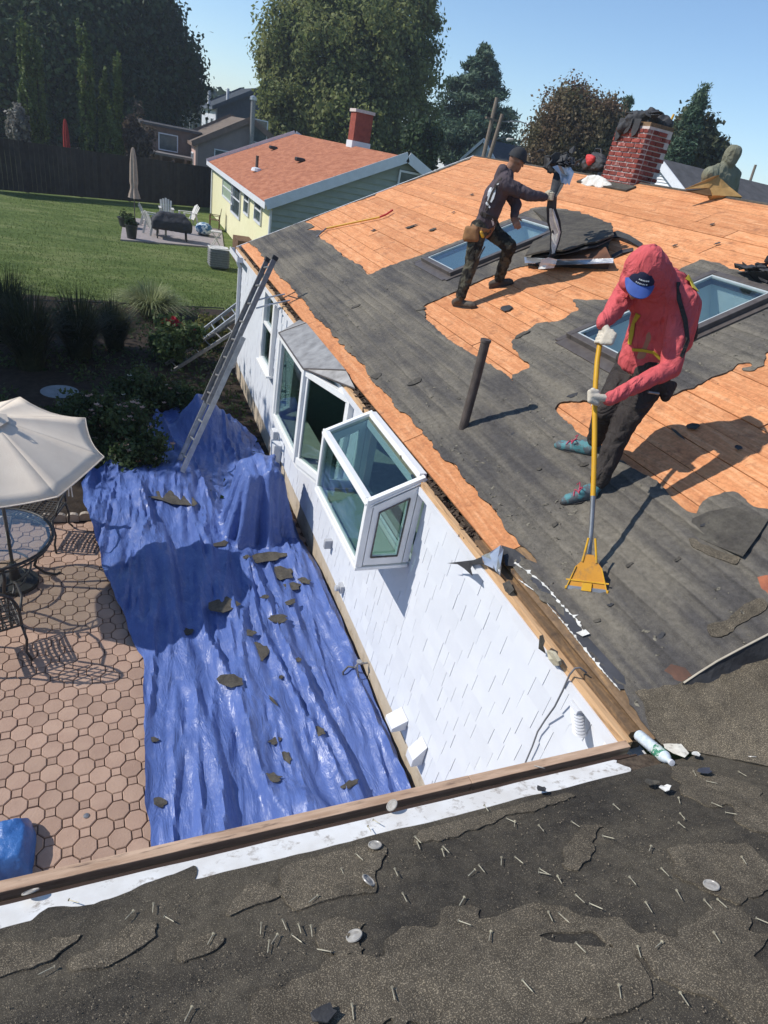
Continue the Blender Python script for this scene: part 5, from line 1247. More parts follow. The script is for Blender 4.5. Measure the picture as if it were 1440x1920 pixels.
lad = thing('extension_ladder', 'aluminium extension ladder leaning on the eave, its feet on the blue tarp', 'ladder', lf)
ldir = V3(lt)-V3(lf); lside = V3((.0, 1, 0)); ln = V3((-1, 0, .4))
ladder_section(lad, lf, V3(lf)+ldir*.66, .43, lside, ln, M_ALU)
ladder_section(lad, V3(lf)+ldir*.36, lt, .37, lside, ln, M_ALUOLD, cap=True, off=.055)
for s in (-1, 1):
    c = V3(lf)+V3((0, s*.215, 0)); MB().box(c+V3((.0, 0, .0)), (.11, .05, .03)).build('foot_pad', M_BLACK, lad)
    top = V3(lf)+ldir*.80+V3((0, s*.19, 0)); e = V3((.10, top.y, .10)); MB().tube([top, V3((e.x*.4+top.x*.6, top.y, top.z+.08)), e], .013, 8).build('standoff_arm', M_ALU, lad)
rp_ = MB(); ropec = V3(lf)+ldir*.63
for k in range(3): rp_.tube([ropec+V3((-.04+.02*k, .20, -.02*k)), ropec+V3((-.1, .24, -.18-.04*k)), ropec+V3((-.02, .21, -.30)), ropec+V3((0, .2, -.1))], .006, 6)
rp_.build('rope', M('rope_grey', (.45, .43, .40), None, 20, .9, .1), lad)
for i, (pa, pb, lab) in enumerate((((316, 690), (470, 592), 'dull aluminium ladder leaning low against the far house corner, the lower of two'), ((352, 650), (470, 560), 'bright aluminium ladder leaning low against the far house corner, the upper of two'))):
    A_ = GP(*pa) if i == 0 else YP(*pa, 13.55); B_ = YP(*pb, 13.35+.25*i)
    if i == 1: A_[2] = max(A_[2], GZ)
    L2 = thing('leaning_ladder', lab, 'ladder', A_, 'ladders by the far corner')
    ladder_section(L2, A_, B_, .42, (0, 1, .25), (-.5, 0, .8), M_ALU if i else M_ALUOLD)

# ------------------------------------------------------------------ umbrella over the glass table
M_CANVAS = M('umbrella_canvas', (.78, .68, .55), (.72, .62, .50), 4, .85, .2, bump=.15, bscale=60)
uc = V3((-3.572, 5.286, -1.001)); un = V3((.023, -.133, 1)).normalized(); e1 = V3((0, 1, 0)).cross(un).normalized(); e2 = un.cross(e1); UR = 1.055; ua = 1.439
um = thing('patio_umbrella', 'open cream canvas patio umbrella above the glass table', 'umbrella', (-3.55, 5.20, GZ))
apex = uc+un*.36; N = 8; S = 8; cv = MB(); vs = []; fs = []
rimv = [uc+(e1*math.cos(ua+i*math.pi/4)+e2*math.sin(ua+i*math.pi/4))*UR for i in range(8)]
for i in range(8):
    a, b = rimv[i], rimv[(i+1) % 8]; base = len(vs)
    for r in range(S+1):
        t = r/S
        for k in range(7):
            w = k/6; p = apex.lerp(a.lerp(b, w), t); sag = -.055*4*w*(1-w)*t*(1.0)+.035*t*(1-t)
            vs.append(p+un*sag+(uc-p)*.035*4*w*(1-w)*(1 if r == S else t**3))
    for r in range(S):
        for k in range(6): q0 = base+r*7+k; fs.append((q0, q0+7, q0+8, q0+1))
cv.add(vs, fs); cvo = cv.build('canopy', M_CANVAS, um, smooth='auto'); so_ = cvo.modifiers.new('thick', 'SOLIDIFY'); so_.thickness = .004
hm_ = MB()
for i in range(8):
    a, b = rimv[i], rimv[(i+1) % 8]; pts = [a.lerp(b, w/6)-un*(.055*4*(w/6)*(1-w/6))+(uc-a.lerp(b, w/6))*.035*4*(w/6)*(1-w/6) for w in range(7)]
    hm_.tube([p-un*.006 for p in pts], .008, 6)
hm_.build('hem', M_CANVAS, um)
vt = MB(); vs = [apex+un*.05]+[apex+(rimv[i]-apex)*.17+un*.035 for i in range(8)]; vt.add(vs, [(0, 1+i, 1+(i+1) % 8) for i in range(8)]); v2 = vt.build('vent_cap', M_CANVAS, um); so2 = v2.modifiers.new('thick', 'SOLIDIFY'); so2.thickness = .004
for i in range(8): MB().tube([apex-un*.03, rimv[i]-un*.012], .008, 6).build('rib', M_FRAMEBR, um)
MB().tube([V3((-3.55, 5.20, GZ)), uc-un*.25, apex+un*.02], .019, 12).build('pole', M_FRAMEBR, um)
MB().lathe([(0, 0), (.03, .0), (.035, .03), (.02, .06), (.028, .08), (.0, .11)], frame(apex+un*.045, e1, e2, un), 12).build('finial', M_FRAMEBR, um, smooth='auto')
hk = MB(); hk.tube([apex+un*.10+e2*.01, apex+un*.15+e2*.025, apex+un*.17+e2*.0, apex+un*.15-e2*.025, apex+un*.10-e2*.01], .005, 6); hk.build('hook_loop', M_FRAMEBR, um)
hp0 = uc.lerp(rimv[6].lerp(rimv[5], .45), .62)+un*.15
hp0 = V3(JP(97, 877, DIST(rimv[6])-.12)); hp1 = V3(JP(118, 893, DIST(rimv[6])-.16)); hp2 = V3(JP(132, 905, DIST(rimv[6])-.16)); hp3 = V3(JP(136, 932, DIST(rimv[6])-.16)); hp4 = V3(JP(129, 930, DIST(rimv[6])-.16))
MB().tube([hp0, hp1, hp2, hp3], .007, 6).tube([hp0, hp1+V3((0, 0, .004)), hp2-V3((.02, 0, 0)), hp4], .007, 6).build('tie_cord', M('cord_white', (.7, .66, .6), None, 20, .8, .2), um)
MB().lathe([(.24, 0), (.24, .05), (.06, .09), (.04, .30), (.0, .30)], Matrix.Translation((-3.55, 5.20, GZ+.012)), 20).build('base', M_IRON, um, smooth='auto')

# ------------------------------------------------------------------ iron table and chairs
TC = V3((-3.72, 5.12, GZ)); TR = .62; TZ = .72
tbl = thing('glass_table', 'round glass topped wrought iron table under the cream umbrella', 'table', TC)
MB().lathe([(.0, TZ), (TR-.025, TZ), (TR-.02, TZ+.006), (TR-.025, TZ+.010), (.0, TZ+.010)], Matrix.Translation(TC), 40).build('glass_top', M_TGLASS, tbl)
def ringtube(c, R, r, n=40, nrm=None, sc=(1, 1)):
    pts = [V3(c)+V3((R*sc[0]*math.cos(2*math.pi*k/n), R*sc[1]*math.sin(2*math.pi*k/n), 0)) for k in range(n+1)]; return MB().tube(pts, r, 8, caps=False)
ringtube(TC+V3((0, 0, TZ)), TR, .017).build('rim', M_IRON, tbl, smooth=True); ringtube(TC+V3((0, 0, TZ-.07)), TR-.03, .010).build('apron_ring', M_IRON, tbl, smooth=True)
lat = MB()
for k in range(32):
    a = 2*math.pi*k/32; b = a+.19; lat.tube([TC+V3(((TR-.01)*math.cos(a), (TR-.01)*math.sin(a), TZ)), TC+V3(((TR-.03)*math.cos(b), (TR-.03)*math.sin(b), TZ-.07))], .006, 5)
lat.build('apron_lattice', M_IRON, tbl)
for k in range(4):
    a = math.radians(20+90*k); ca, sa = math.cos(a), math.sin(a)
    pts = [TC+V3((ca*r, sa*r, z)) for r, z in ((TR-.04, TZ-.02), (TR-.03, .55), (TR-.16, .38), (TR-.22, .22), (TR-.12, .08), (TR+.0, .012), (TR+.05, .03))]
    MB().tube(pts, [.017, .017, .016, .016, .016, .016, .012], 8).build('leg', M_IRON, tbl, smooth=True)
ringtube(TC+V3((0, 0, .30)), .36, .012).build('stretcher_ring', M_IRON, tbl, smooth=True); ringtube(TC+V3((0, 0, .16)), .30, .010).build('stretcher_ring', M_IRON, tbl, smooth=True)
M_MESH = M('chair_mesh', (.045, .042, .040), (.06, .055, .05), 30, .7, .3)
def iron_chair(loc, rz, label):
    t = thing('iron_chair', label, 'chair', loc, 'iron chairs at the glass table'); m = Matrix.Translation(V3(loc)) @ Matrix.Rotation(rz, 4, 'Z')
    T = lambda *p: m @ Vector(p)
    for i in range(9):
        x = -.20+i*.05; MB().tube([T(x, -.22, .43), T(x, 0, .42), T(x, .21, .44)], .011, 6).build('seat_strap', M_MESH, t)
    cr = MB()
    for i in range(8): y = -.19+i*.055; cr.tube([T(-.21, y, .432), T(.21, y, .432)], .008, 5)
    cr.build('seat_weave', M_MESH, t)
    fr = MB(); fr.tube([T(-.23, -.24, .43), T(.23, -.24, .43), T(.23, .23, .44), T(-.23, .23, .44), T(-.23, -.24, .43)], .013, 8); fr.build('seat_frame', M_IRON, t)
    bk = MB(); pts = [T(.23*math.cos(a)*1.0, -.25-.08*math.sin(a), .45+.50*max(0, math.sin(a))**.7) for a in np.linspace(0, math.pi, 15)]; bk.tube(pts, .014, 8)
    for s in (-.6, -.3, 0, .3, .6): bk.tube([T(.23*s, -.25, .45), T(.23*s, -.32, .45+.48*math.cos(s*.9))], .008, 6)
    for z in (.55, .63, .71, .79): bk.tube([T(-.20, -.28-(z-.55)*.2, z), T(.20, -.28-(z-.55)*.2, z)], .008, 6)
    bk.build('backrest', M_IRON, t)
    for s in (-1, 1):
        MB().tube([T(s*.23, -.28, .64), T(s*.29, -.1, .67), T(s*.30, .12, .66), T(s*.30, .24, .60), T(s*.28, .22, .52), T(s*.26, .14, .54)], .013, 8).build('arm', M_IRON, t, smooth=True)
        MB().tube([T(s*.23, .23, .44), T(s*.27, .26, .25), T(s*.24, .25, .1), T(s*.27, .30, .012)], .013, 8).build('leg', M_IRON, t, smooth=True)
        MB().tube([T(s*.23, -.24, .43), T(s*.25, -.27, .25), T(s*.23, -.28, .1), T(s*.26, -.33, .012)], .013, 8).build('leg', M_IRON, t, smooth=True)
    return t
ch0 = GP(-8, 1235)
iron_chair((ch0[0]-.02, ch0[1]+.12, GZ+.01), math.radians(20), 'iron chair on the clay pavers at the open end of the glass table')
iron_chair((-3.35, 6.12, GZ+.01), math.radians(165), 'iron chair between the glass table and the garden bed')
iron_chair((-4.75, 4.75, GZ+.01), math.radians(-75), 'iron chair on the far side of the glass table from the tarp')

# ------------------------------------------------------------------ things lying on the main roof
def slab(name, pts, mat, parent=None, th=.006):               # polygon with its own corner places, thickened downwards
    P = [V3(p) for p in pts]; n = len(P); c = sum(P, Vector())/n; nr = Vector()
    for i in range(n): nr += (P[i]-c).cross(P[(i+1) % n]-c)
    nr.normalize()
    if nr.z < 0: P.reverse(); nr = -nr
    mb = MB(); mb.add(P+[c]+[p-nr*th for p in P]+[c-nr*th], [(i, (i+1) % n, n) for i in range(n)]+[(n+1+(i+1) % n, n+1+i, 2*n+1) for i in range(n)]+[((i+1) % n, i, n+1+i, n+1+(i+1) % n) for i in range(n)])
    return mb.build(name, mat, parent)
lm = thing('lifted_shingle_mat', 'slab of layered shingles pried up beside the open skylight', 'shingle mat', RP(1070, 470))
slab('shingle_layer', [RP(1000, 393, .03), RP(1023, 390, .03), RP(1085, 399, .06), RP(1147, 421, .14), RP(1151, 440, .24), RP(1120, 452, .27), RP(1095, 456, .25), RP(1060, 468, .27), RP(1020, 470, .22), RP(985, 478, .14), RP(1000, 452, .05), RP(1035, 432, .03)], M_FLAKE, lm, .02)
slab('under_layer', [RP(1030, 420, .05), RP(1145, 432, .12), RP(1149, 446, .20), RP(1122, 460, .22), RP(1060, 475, .20), RP(995, 482, .10)], M_BLACKFELT, lm, .012)
slab('brown_underside', [RP(1048, 474, .13), RP(1085, 468, .16), RP(1136, 463, .17), RP(1148, 488, .12), RP(1100, 491, .10), RP(1052, 491, .10)], M('mat_brown', (.16, .075, .045), (.09, .045, .03), 7, .85, .2), lm, .012)
slab('metal_edge', [RP(983, 482, .10), RP(1048, 486, .13), RP(1150, 484, .14), RP(1150, 493, .11), RP(1046, 497, .10), RP(984, 493, .08)], M_GALV, lm, .003)
slab('support_flap', [RP(1000, 498, .0), RP(1140, 505, .0), RP(1145, 490, .11), RP(1000, 490, .09)], M_BLACKFELT, lm, .006)
bs = slab('bent_felt_strip', [RP(1143, 437, .03), RP(1158, 432, .07), RP(1180, 440, .08), RP(1205, 456, .02), RP(1200, 463, .02), RP(1176, 449, .07), RP(1158, 443, .06), RP(1146, 446, .03)], M_BLACKFELT, None, .006); tag(bs, 'narrow bent black felt strip between the lifted mat and the person in red', 'felt strip')
bs = slab('bent_felt_strip', [RP(1146, 478, .01), RP(1165, 468, .03), RP(1187, 464, .01), RP(1187, 470, .01), RP(1168, 474, .03), RP(1150, 484, .01)], M_BLACKFELT, None, .005); tag(bs, 'short black felt strip on the orange boards below the lifted mat', 'felt strip')
crm = MB(); rnd = random.Random(17)
for i in range(22):
    m = Matrix.Translation(RP(1425+rnd.gauss(0, 13), 508+rnd.gauss(0, 9), .05+abs(rnd.gauss(0, .05)))) @ Matrix.Rotation(rnd.uniform(0, 6), 4, 'Z') @ Matrix.Rotation(rnd.gauss(0, .7), 4, 'X'); s_ = rnd.uniform(.06, .16)
    crm.prism([(s_*rnd.uniform(.6, 1.2)*math.cos(a), s_*.6*rnd.uniform(.5, 1.1)*math.sin(a)) for a in (0, .9, 1.9, 3, 4.1, 5.2)], m, -.004, .004, [rnd.uniform(-.03, .03) for _ in range(6)])
tag(crm.build('felt_heap', M_BLACKFELT), 'heap of crumpled black felt above the nearer skylight', 'felt heap')
# yellow ripping bar left on the boards
bar = thing('ripping_bar', 'long yellow roofing bar with red end lying on the orange boards', 'roofing bar', RP(660, 420))
bp = [RP(612, 428, .05), RP(650, 420, .05), RP(712, 407, .05)]
MB().tube(bp, .017, 10).build('handle', M_YELLOW, bar, smooth='auto'); MB().tube([bp[-1], RP(724, 402, .055), RP(736, 394, .06)], [.018, .018, .019], 10).build('grip', M_REDGRIP, bar, smooth='auto')
MB().tube([bp[0], RP(602, 436, .04), RP(593, 446, .015)], [.015, .014, .012], 10).build('steel_neck', M_STEEL, bar, smooth='auto')
slab('claw', [RP(588, 444, .012), RP(597, 440, .012), RP(601, 450, .006), RP(592, 454, .006)], M_STEEL, bar, .006)
# flakes of old roofing, on boards and felt
rnd = random.Random(23)
FL = [(948, 579, 13, 12, 'round black felt flake alone on the orange boards beside the walking boot'), (770, 425, 16, 5, None), (812, 430, 10, 5, None), (700, 432, 6, 3, None), (1335, 421, 6, 2.5, None), (1265, 461, 6, 2.5, None), (1345, 457, 7, 2.5, None), (1300, 800, 12, 8, 'small dark flake on the orange boards above the bending person shadow'), (1272, 815, 3, 17, None), (1385, 840, 7, 6, None), (980, 627, 24, 5, 'narrow pointed black strip across the orange boards above the vent pipe'), (885, 365, 4, 3, None), (850, 398, 5, 2, None), (780, 715, 22, 8, 'curled dark flake at the eave strip near the bay window'), (668, 575, 14, 5, 'lifted dark shingle flake in the middle of the felt'), (1075, 742, 14, 5, None), (1095, 872, 12, 4, None), (1010, 880, 6, 4, None), (960, 815, 8, 3, None), (1180, 1060, 10, 3, None), (1270, 1050, 9, 3, None), (1320, 985, 10, 4, None), (1040, 985, 10, 4, None), (930, 955, 7, 3, None), (1235, 1195, 17, 4, None), (1120, 1165, 9, 3, None), (860, 748, 4, 4, None), (1145, 1135, 8, 3, None), (705, 705, 18, 10, 'curled grey flake beside the eave strip above the bay roof'), (790, 580, 12, 6, 'pale torn flake at the corner of the bare boards behind the rear boot')]
for i, (px, py, rx, ry, lab) in enumerate(FL):
    P = RP(px, py, .016); w = np.linalg.norm(P-CAM)/FPX
    scrap(P, rx*w*.85, ry*w*1.2, rnd.uniform(-.3, .3), M_FLAKE if i % 3 else M_BLACKFELT, lab or 'small dark shingle flake scattered on the roof', 'shingle flake', 'loose flakes on the main roof', (-SA, 0, CA), 10, .006, .003, 'shingle_flake')
sh_ = slab('loose_shingle', [RP(1168+130, 972, .02), RP(1330, 958, .03), RP(1378, 950, .035), RP(1440, 975, .04), RP(1424, 1000, .045), RP(1393, 1043, .05), RP(1340, 1022, .02), RP(1292, 1000, .015)], M_FLAKE, None, .006); tag(sh_, 'large flat loose shingle sheet with one lifted corner below the bare boards', 'shingle')
wsh = ME_WASH = None
# lifted edge of flashing by the valley
lf_ = thing('lifted_valley_flashing', 'long bent metal flashing edge standing up from the roof near the valley', 'flashing', RP(1330, 1260))
up_pts = [(1282, 1281, .035), (1310, 1262, .07), (1345, 1240, .10), (1390, 1216, .12), (1442, 1189, .13), (1560, 1130, .14)]
lo_pts = [(1276, 1290, .012), (1330, 1285, .012), (1370, 1266, .012), (1405, 1250, .012), (1450, 1236, .012), (1580, 1190, .012)]
fm_ = MB(); U = [V3(RP(*p)) for p in up_pts]; L = [V3(RP(*p)) for p in lo_pts]
n = len(U); fm_.add(U+L+[p+V3((.004, .006, .002)) for p in U]+[p+V3((.004, .006, .002)) for p in L], [(i, i+1, n+i+1, n+i) for i in range(n-1)]+[(2*n+i+1, 2*n+i, 3*n+i, 3*n+i+1) for i in range(n-1)]+[(i+1, i, 2*n+i, 2*n+i+1) for i in range(n-1)])
fm_.build('sheet', M_BLACKFELT, lf_)
MB().tube([p+V3((0, 0, .002)) for p in U], .0055, 6).build('bright_edge', M('edge_tan', (.50, .44, .34), None, 15, .6, .3), lf_)
slab('brown_end', [RP(1240, 1262, .01), RP(1258, 1245, .05), RP(1285, 1252, .04), RP(1300, 1270, .02), RP(1275, 1292, .01), RP(1255, 1283, .01)], M('rust_brown', (.13, .07, .05), (.08, .05, .04), 12, .8, .2), lf_, .005)
rs_ = slab('rusty_offcut', [RP(1420, 1082, .02), RP(1437, 1078, .05), RP(1475, 1085, .06), RP(1475, 1125, .02), RP(1440, 1128, .015), RP(1428, 1105, .02)], M('rust_orange', (.36, .12, .06), (.22, .07, .04), 10, .7, .3), None, .01); tag(rs_, 'rusty orange metal offcut on the felt beside the long bent flashing', 'metal offcut')
# silver flashing torn loose at the eave, with its black tail
tf = thing('torn_silver_flashing', 'crumpled silver flashing hanging over the fascia with a black torn tail', 'flashing', RP(930, 1045))
slab('silver_sheet', [RP(903, 1042, .03), RP(918, 1036, .07), RP(936, 1024, .05), RP(938, 1040, .10), RP(940, 1060, .08), RP(938, 1080, .03), RP(925, 1066, .05), RP(908, 1058, .04)], M_GALV, tf, .003)
slab('silver_fold', [RP(918, 1040, .08), RP(938, 1022, .11), RP(944, 1030, .09), RP(938, 1062, .12), RP(930, 1072, .08)], M_GALV, tf, .003)
slab('black_tail', [XP(838, 1056, -.035), XP(862, 1053, -.04), XP(888, 1050, -.04), XP(903, 1044, -.04), XP(906, 1058, -.04), XP(886, 1058, -.05), XP(882, 1066, -.045), XP(886, 1080, -.035), XP(870, 1066, -.04), XP(858, 1058, -.04)], M_BLACKFELT, tf, .003)
slab('black_flap', [RP(940, 1022, .02), RP(965, 1030, .03), RP(985, 1044, .02), RP(965, 1062, .02), RP(948, 1060, .04)], M_BLACKFELT, tf, .004)
slab('grey_end', [RP(942, 1094, .03), RP(955, 1088, .035), RP(964, 1106, .03), RP(955, 1114, .02), RP(947, 1108, .03)], M_FLAKE, tf, .004)
# torn white fringe along the felt's lower edge
def fringe(name, pix, wmax, mat, parent, seed, h=.022):
    r = random.Random(seed); P = []
    for i in range(len(pix)-1):
        a, b = pix[i], pix[i+1]; n = max(2, int(math.hypot(a[0]-b[0], a[1]-b[1])/3.5))
        for k in range(n): t = k/n; P.append(V3(RP(a[0]+(b[0]-a[0])*t, a[1]+(b[1]-a[1])*t, h)))
    mb = MB(); up = V3((CA, 0, SA)); vs = []
    for p in P:
        g_ = r.random(); w0 = (0.0005 if g_ < .35 else r.uniform(.1, 1.0)*wmax); w1 = (0.0005 if g_ < .3 else r.uniform(.05, 1)*wmax*(3.4 if r.random() < .16 else 1)); vs += [p-up*w0+V3((0, r.uniform(-.006, .006), 0)), p+up*w1+V3((0, r.uniform(-.006, .006), 0))]
    mb.add(vs, [(2*i, 2*i+2, 2*i+3, 2*i+1) for i in range(len(P)-1)]); o = mb.build(name, mat, parent); s_ = o.modifiers.new('t', 'SOLIDIFY'); s_.thickness = .003; return o
fringe('torn_fringe', [(948, 1036), (962, 1052), (980, 1065), (1012, 1088), (1030, 1106), (1055, 1136), (1078, 1158), (1090, 1176), (1096, 1186)], .012, M_TORNWHITE, house, 3)
fringe('torn_fringe', [(972, 1086), (1003, 1108), (1015, 1118), (1040, 1148), (1075, 1190), (1100, 1222), (1127, 1254), (1165, 1297)], .006, M_TORNWHITE, house, 4, .018)
slab('torn_insulation', [XP(1030, 1218, -.03), XP(1042, 1222, -.05), XP(1052, 1238, -.05), XP(1054, 1246, -.03), XP(1044, 1246, -.02), XP(1034, 1234, -.04)], M('insulation_tan', (.52, .47, .34), (.40, .36, .26), 30, .9, .1), house, .02)
slab('dark_flap', [XP(1012, 1192, -.09), XP(1018, 1190, -.10), XP(1022, 1202, -.10), XP(1018, 1214, -.06), XP(1024, 1226, -.04), XP(1010, 1216, -.07)], M_FLAKE, house, .002)  # small dark flap standing off the wall below the fascia
slab('white_patch', [RP(1080, 1186, .03), RP(1098, 1180, .035), RP(1106, 1188, .03), RP(1092, 1193, .03)], M_TORNWHITE, house, .003)
slab('black_flashing_strip', [RP(985, 1068, .016), RP(1010, 1086, .016), RP(1076, 1160, .016), RP(1098, 1190, .016), RP(1170, 1268, .016), RP(1176, 1292, .016), RP(1160, 1292, .016), RP(1120, 1246, .016), RP(1040, 1143, .016), RP(980, 1088, .016)], M('black_flashing', (.035, .036, .040), (.06, .06, .066), 9, .45, .4), house, .003)
# debris on the chimney top, bag and slab by the ridge
CMX, CMY = (CHX0+CHX1)/2, (CHY0+CHY1)/2
ct = thing('felt_bundle', 'bundle of black roofing felt heaped on top of the brick chimney', 'felt bundle', (CMX, CMY, CHZ1))
blob('felt_roll', [('c', (CHX0+.02, CMY+.1, CHZ1+.06), .09, (CMX, CMY-.05, CHZ1+.12), .11), ('c', (CMX, CMY-.05, CHZ1+.12), .12, (CHX1-.1, CHY0+.12, CHZ1+.06), .09), ('c', (CMX-.15, CMY+.08, CHZ1+.03), .12, (CHX0-.02, CMY+.2, CHZ1-.06), .08)], M_BLACKFELT, ct, .02, 2, wr=.03, wf=(9, 9, 9), seed=4)
rnd = random.Random(3)
for (yy, hh_) in ((CMY+.24, .26), (CMY+.08, .15), (CMY-.12, .18)):
    MB().prism([(yy-.07, CHZ1+.06), (yy+.07, CHZ1+.06), (yy+.08, CHZ1-hh_*.5), (yy+.03, CHZ1-hh_), (yy-.04, CHZ1-hh_*.8), (yy-.07, CHZ1-hh_*.4)], frame((CHX0-.028, 0, 0), (0, 1, 0), (0, 0, 1), (1, 0, 0)), -.012, .0).build('hanging_felt', M_BLACKFELT, ct)
dr = MB()
for i in range(16):
    m = Matrix.Translation((rnd.uniform(CHX0, CHX1), rnd.uniform(CHY0, CHY1-.1), CHZ1+.05+rnd.uniform(0, .14))) @ Matrix.Rotation(rnd.uniform(0, 6), 4, 'Z') @ Matrix.Rotation(rnd.gauss(0, .6), 4, 'X'); s_ = rnd.uniform(.06, .15)
    dr.prism([(s_*rnd.uniform(.6, 1.2)*math.cos(a), s_*.7*rnd.uniform(.5, 1.1)*math.sin(a)) for a in (0, .9, 1.9, 3, 4.1, 5.2)], m, -.005, .005, [rnd.uniform(-.04, .04) for _ in range(6)])
dr.build('felt_scraps', M_BLACKFELT, ct, kind='stuff'); MB().tube([(CHX1-.1, CHY0+.06, CHZ1+.05), (CHX1-.08, CHY0+.05, CHZ1+.2)], .016, 8).build('yellow_tube', M_YELLOW, ct)
bgp = V3(RP(1110, 322, .02)); bag = thing('tool_bag', 'black tool bag with a red pouch resting by the chimney foot', 'bag', bgp)
blob('bag_body', [('h', [(bgp+V3((0, -.2, .10)), .09), (bgp+V3((0, .2, .10)), .09), (bgp+V3((.02, -.12, .2)), .07), (bgp+V3((.02, .1, .22)), .07)])], M_BLACKFELT, bag, .015, 2, wr=.02, seed=2)
blob('red_pouch', [('h', [(bgp+V3((-.10, -.06, .18)), .045), (bgp+V3((-.10, .08, .2)), .045), (bgp+V3((-.11, 0, .12)), .04)])], M_REDGRIP, bag, .01, 2, wr=.01)
MB().tube([bgp+V3((0, -.15, .22)), bgp+V3((0, -.05, .34)), bgp+V3((0, .08, .34)), bgp+V3((0, .14, .24))], .012, 8).build('bag_handle', M_BLACK, bag)
sl_ = thing('insulation_slab', 'thick tan foam slab lying on the ridge behind the orange boards', 'foam slab', JP(1335, 365, DIST((5.2, 5.4, 2.6))))
Ds = DIST(RP(1335, 372, .05))
slab('slab_top', [JP(1285, 354, Ds), JP(1340, 330, Ds+.10), JP(1350, 328, Ds+.2), JP(1330, 352, Ds+.05)], M('foam_tan', (.48, .29, .11), (.38, .22, .08), 9, .9, .1, bump=.5, bscale=40), sl_, .03)
slab('slab_side', [JP(1330, 352, Ds+.06), JP(1346, 329, Ds+.2), JP(1368, 350, Ds+.2), JP(1392, 369, Ds+.1), JP(1338, 366, Ds)], M('foam_tan', (.48, .29, .11)), sl_, .08)
slab('slab_under', [JP(1287, 357, Ds+.02), JP(1330, 353, Ds+.05), JP(1338, 366, Ds+.02), JP(1325, 366, Ds)], M('foam_brown', (.17, .10, .05), None, 9, .9, .1), sl_, .02)
# cable hooked over the fascia, running down the white wall, and the tap's hose
cb_ = MB(); cb_.tube([RP(1100, 1262, .03), RP(1088, 1252, .05), XP(1078, 1253, -.03), XP(1068, 1265, -.03), XP(1055, 1295, -.02), XP(1040, 1325, 0), XP(1022, 1350, .03), XP(1008, 1372, .035), XP(998, 1400, .035), XP(986, 1428, .035), XP(975, 1460, .035)], .0055, 8)
tag(cb_.build('cable', M('cable_grey', (.16, .16, .17), None, 10, .6, .3), smooth=True), 'thin grey cable hanging from the fascia down the white wall', 'cable')
q = XP(688, 1243, WX); hs = MB(); x0, y0, z0 = -.07, q[1], q[2]-.05
hs.tube([(x0, y0, z0), (x0-.06, y0+.05, z0-.02), (x0-.10, y0+.07, z0-.12), (x0-.07, y0+.03, z0-.26), (x0-.05, y0-.05, GZ+.03)], .011, 8)
hs.tube([(x0+.01, y0-.03, z0+.06), (x0+.0, y0-.08, z0+.03), (x0+.02, y0-.10, z0-.05), (x0+.03, y0-.09, z0-.18), (x0+.03, y0-.08, GZ+.03)], .006, 8)
tag(hs.build('hose', M('hose_grey', (.12, .115, .11), None, 10, .6, .3), smooth=True), 'short dark garden hose hanging from the wall tap', 'hose')

# ------------------------------------------------------------------ litter on the near roof
nm = MB(); nm.tube([(0, 0, .004), (.043, 0, .002)], .0019, 6); nm.tube([(.043, 0, .002), (.049, 0, .002)], [.0019, .0003], 6); nm.lathe([(.0055, 0), (.0055, .0012), (0, .0014)], frame((0, 0, .004), (0, 1, 0), (0, 0, 1), (-1, 0, 0)), 8)
nail_src = nm.build('roofing_nail', M('nail_galvanised', (.60, .55, .40), (.36, .32, .24), 40, .45, .5, metal=.3)); nail_me = nail_src.data; off = nail_src.location.copy(); bpy.data.objects.remove(nail_src)
NP = [(908,1395+125),(965,1550),(1072,1552),(831,1598),(966,1618),(1012,1642),(1010,1648),(898,1634),(890,1643),(829,1603),(950,1545),(778,1580),(782,1590),(755,1690),(870,1695),(1080,1690),(1106,1708),(1028,1720),(1048,1724),(1080,1780),(1268,1685),(1320,1702),(1338,1764),(1210,1711),(1418,1732),(1240,1783),(1195,1790),(1275,1872),(1345,1700),(1272,1503),(1275,1534),(1272,1556),(1360,1533),(1325,1472),(1335,1515),(1150,1518),(1045,1655),(690,1560),(700,1548),(940,1620),(595,1695),(583,1752),(560,1750),(490,1745),(520,1768),(530,1740),(505,1778),(548,1770),(130,1700),(288,1705),(102,1825),(310,1730),(250,1720),(660,1902),(360,1905),(400,1765),(640,1640),(668,1610),(740,1645),(1385,1455),(1300,1455),(1220,1600),(1160,1860),(980,1850),(735,1870),(1390,1620),(1180,1660),(860,1740),(920,1760),(1130,1580),(1240,1640),(620,1800),(1010,1560)]
rnd = random.Random(77)
dirn = V3(WP(1040, 1665))-V3(WP(1020, 1630)); base = math.atan2(dirn.y/CA*1.0, dirn.x)
for i, (px, py) in enumerate(NP):
    x, s = xs(px, py)
    if s < x/CA+.0: continue
    hgt = float(wH(np.array([[x]]), np.array([[s]]))[0, 0])
    inm = wingm(x, s, hgt+.010, base+rnd.gauss(0, .45), 0, -rnd.uniform(.0, .14)) @ Matrix.Scale(.85, 4) @ Matrix.Translation(off)
    o = inst('roofing_nail', nail_me, inm); tag(o, 'small galvanised roofing nail lying on the near dark roof', 'nail', 'nails scattered on the near roof')
wm = MB(); wm.lathe([(.0, .003), (.007, .003), (.010, .0015), (.019, .0015), (.021, .004), (.0245, .0035), (.0255, 0), (.0, 0)], Matrix.Identity(4), 24)
M_WASH = M('washer_plastic', (.42, .40, .36), (.28, .26, .23), 60, .35, .5)
wsrc = wm.build('cap_washer', M_WASH, None, smooth='auto'); wme = wsrc.data; bpy.data.objects.remove(wsrc)
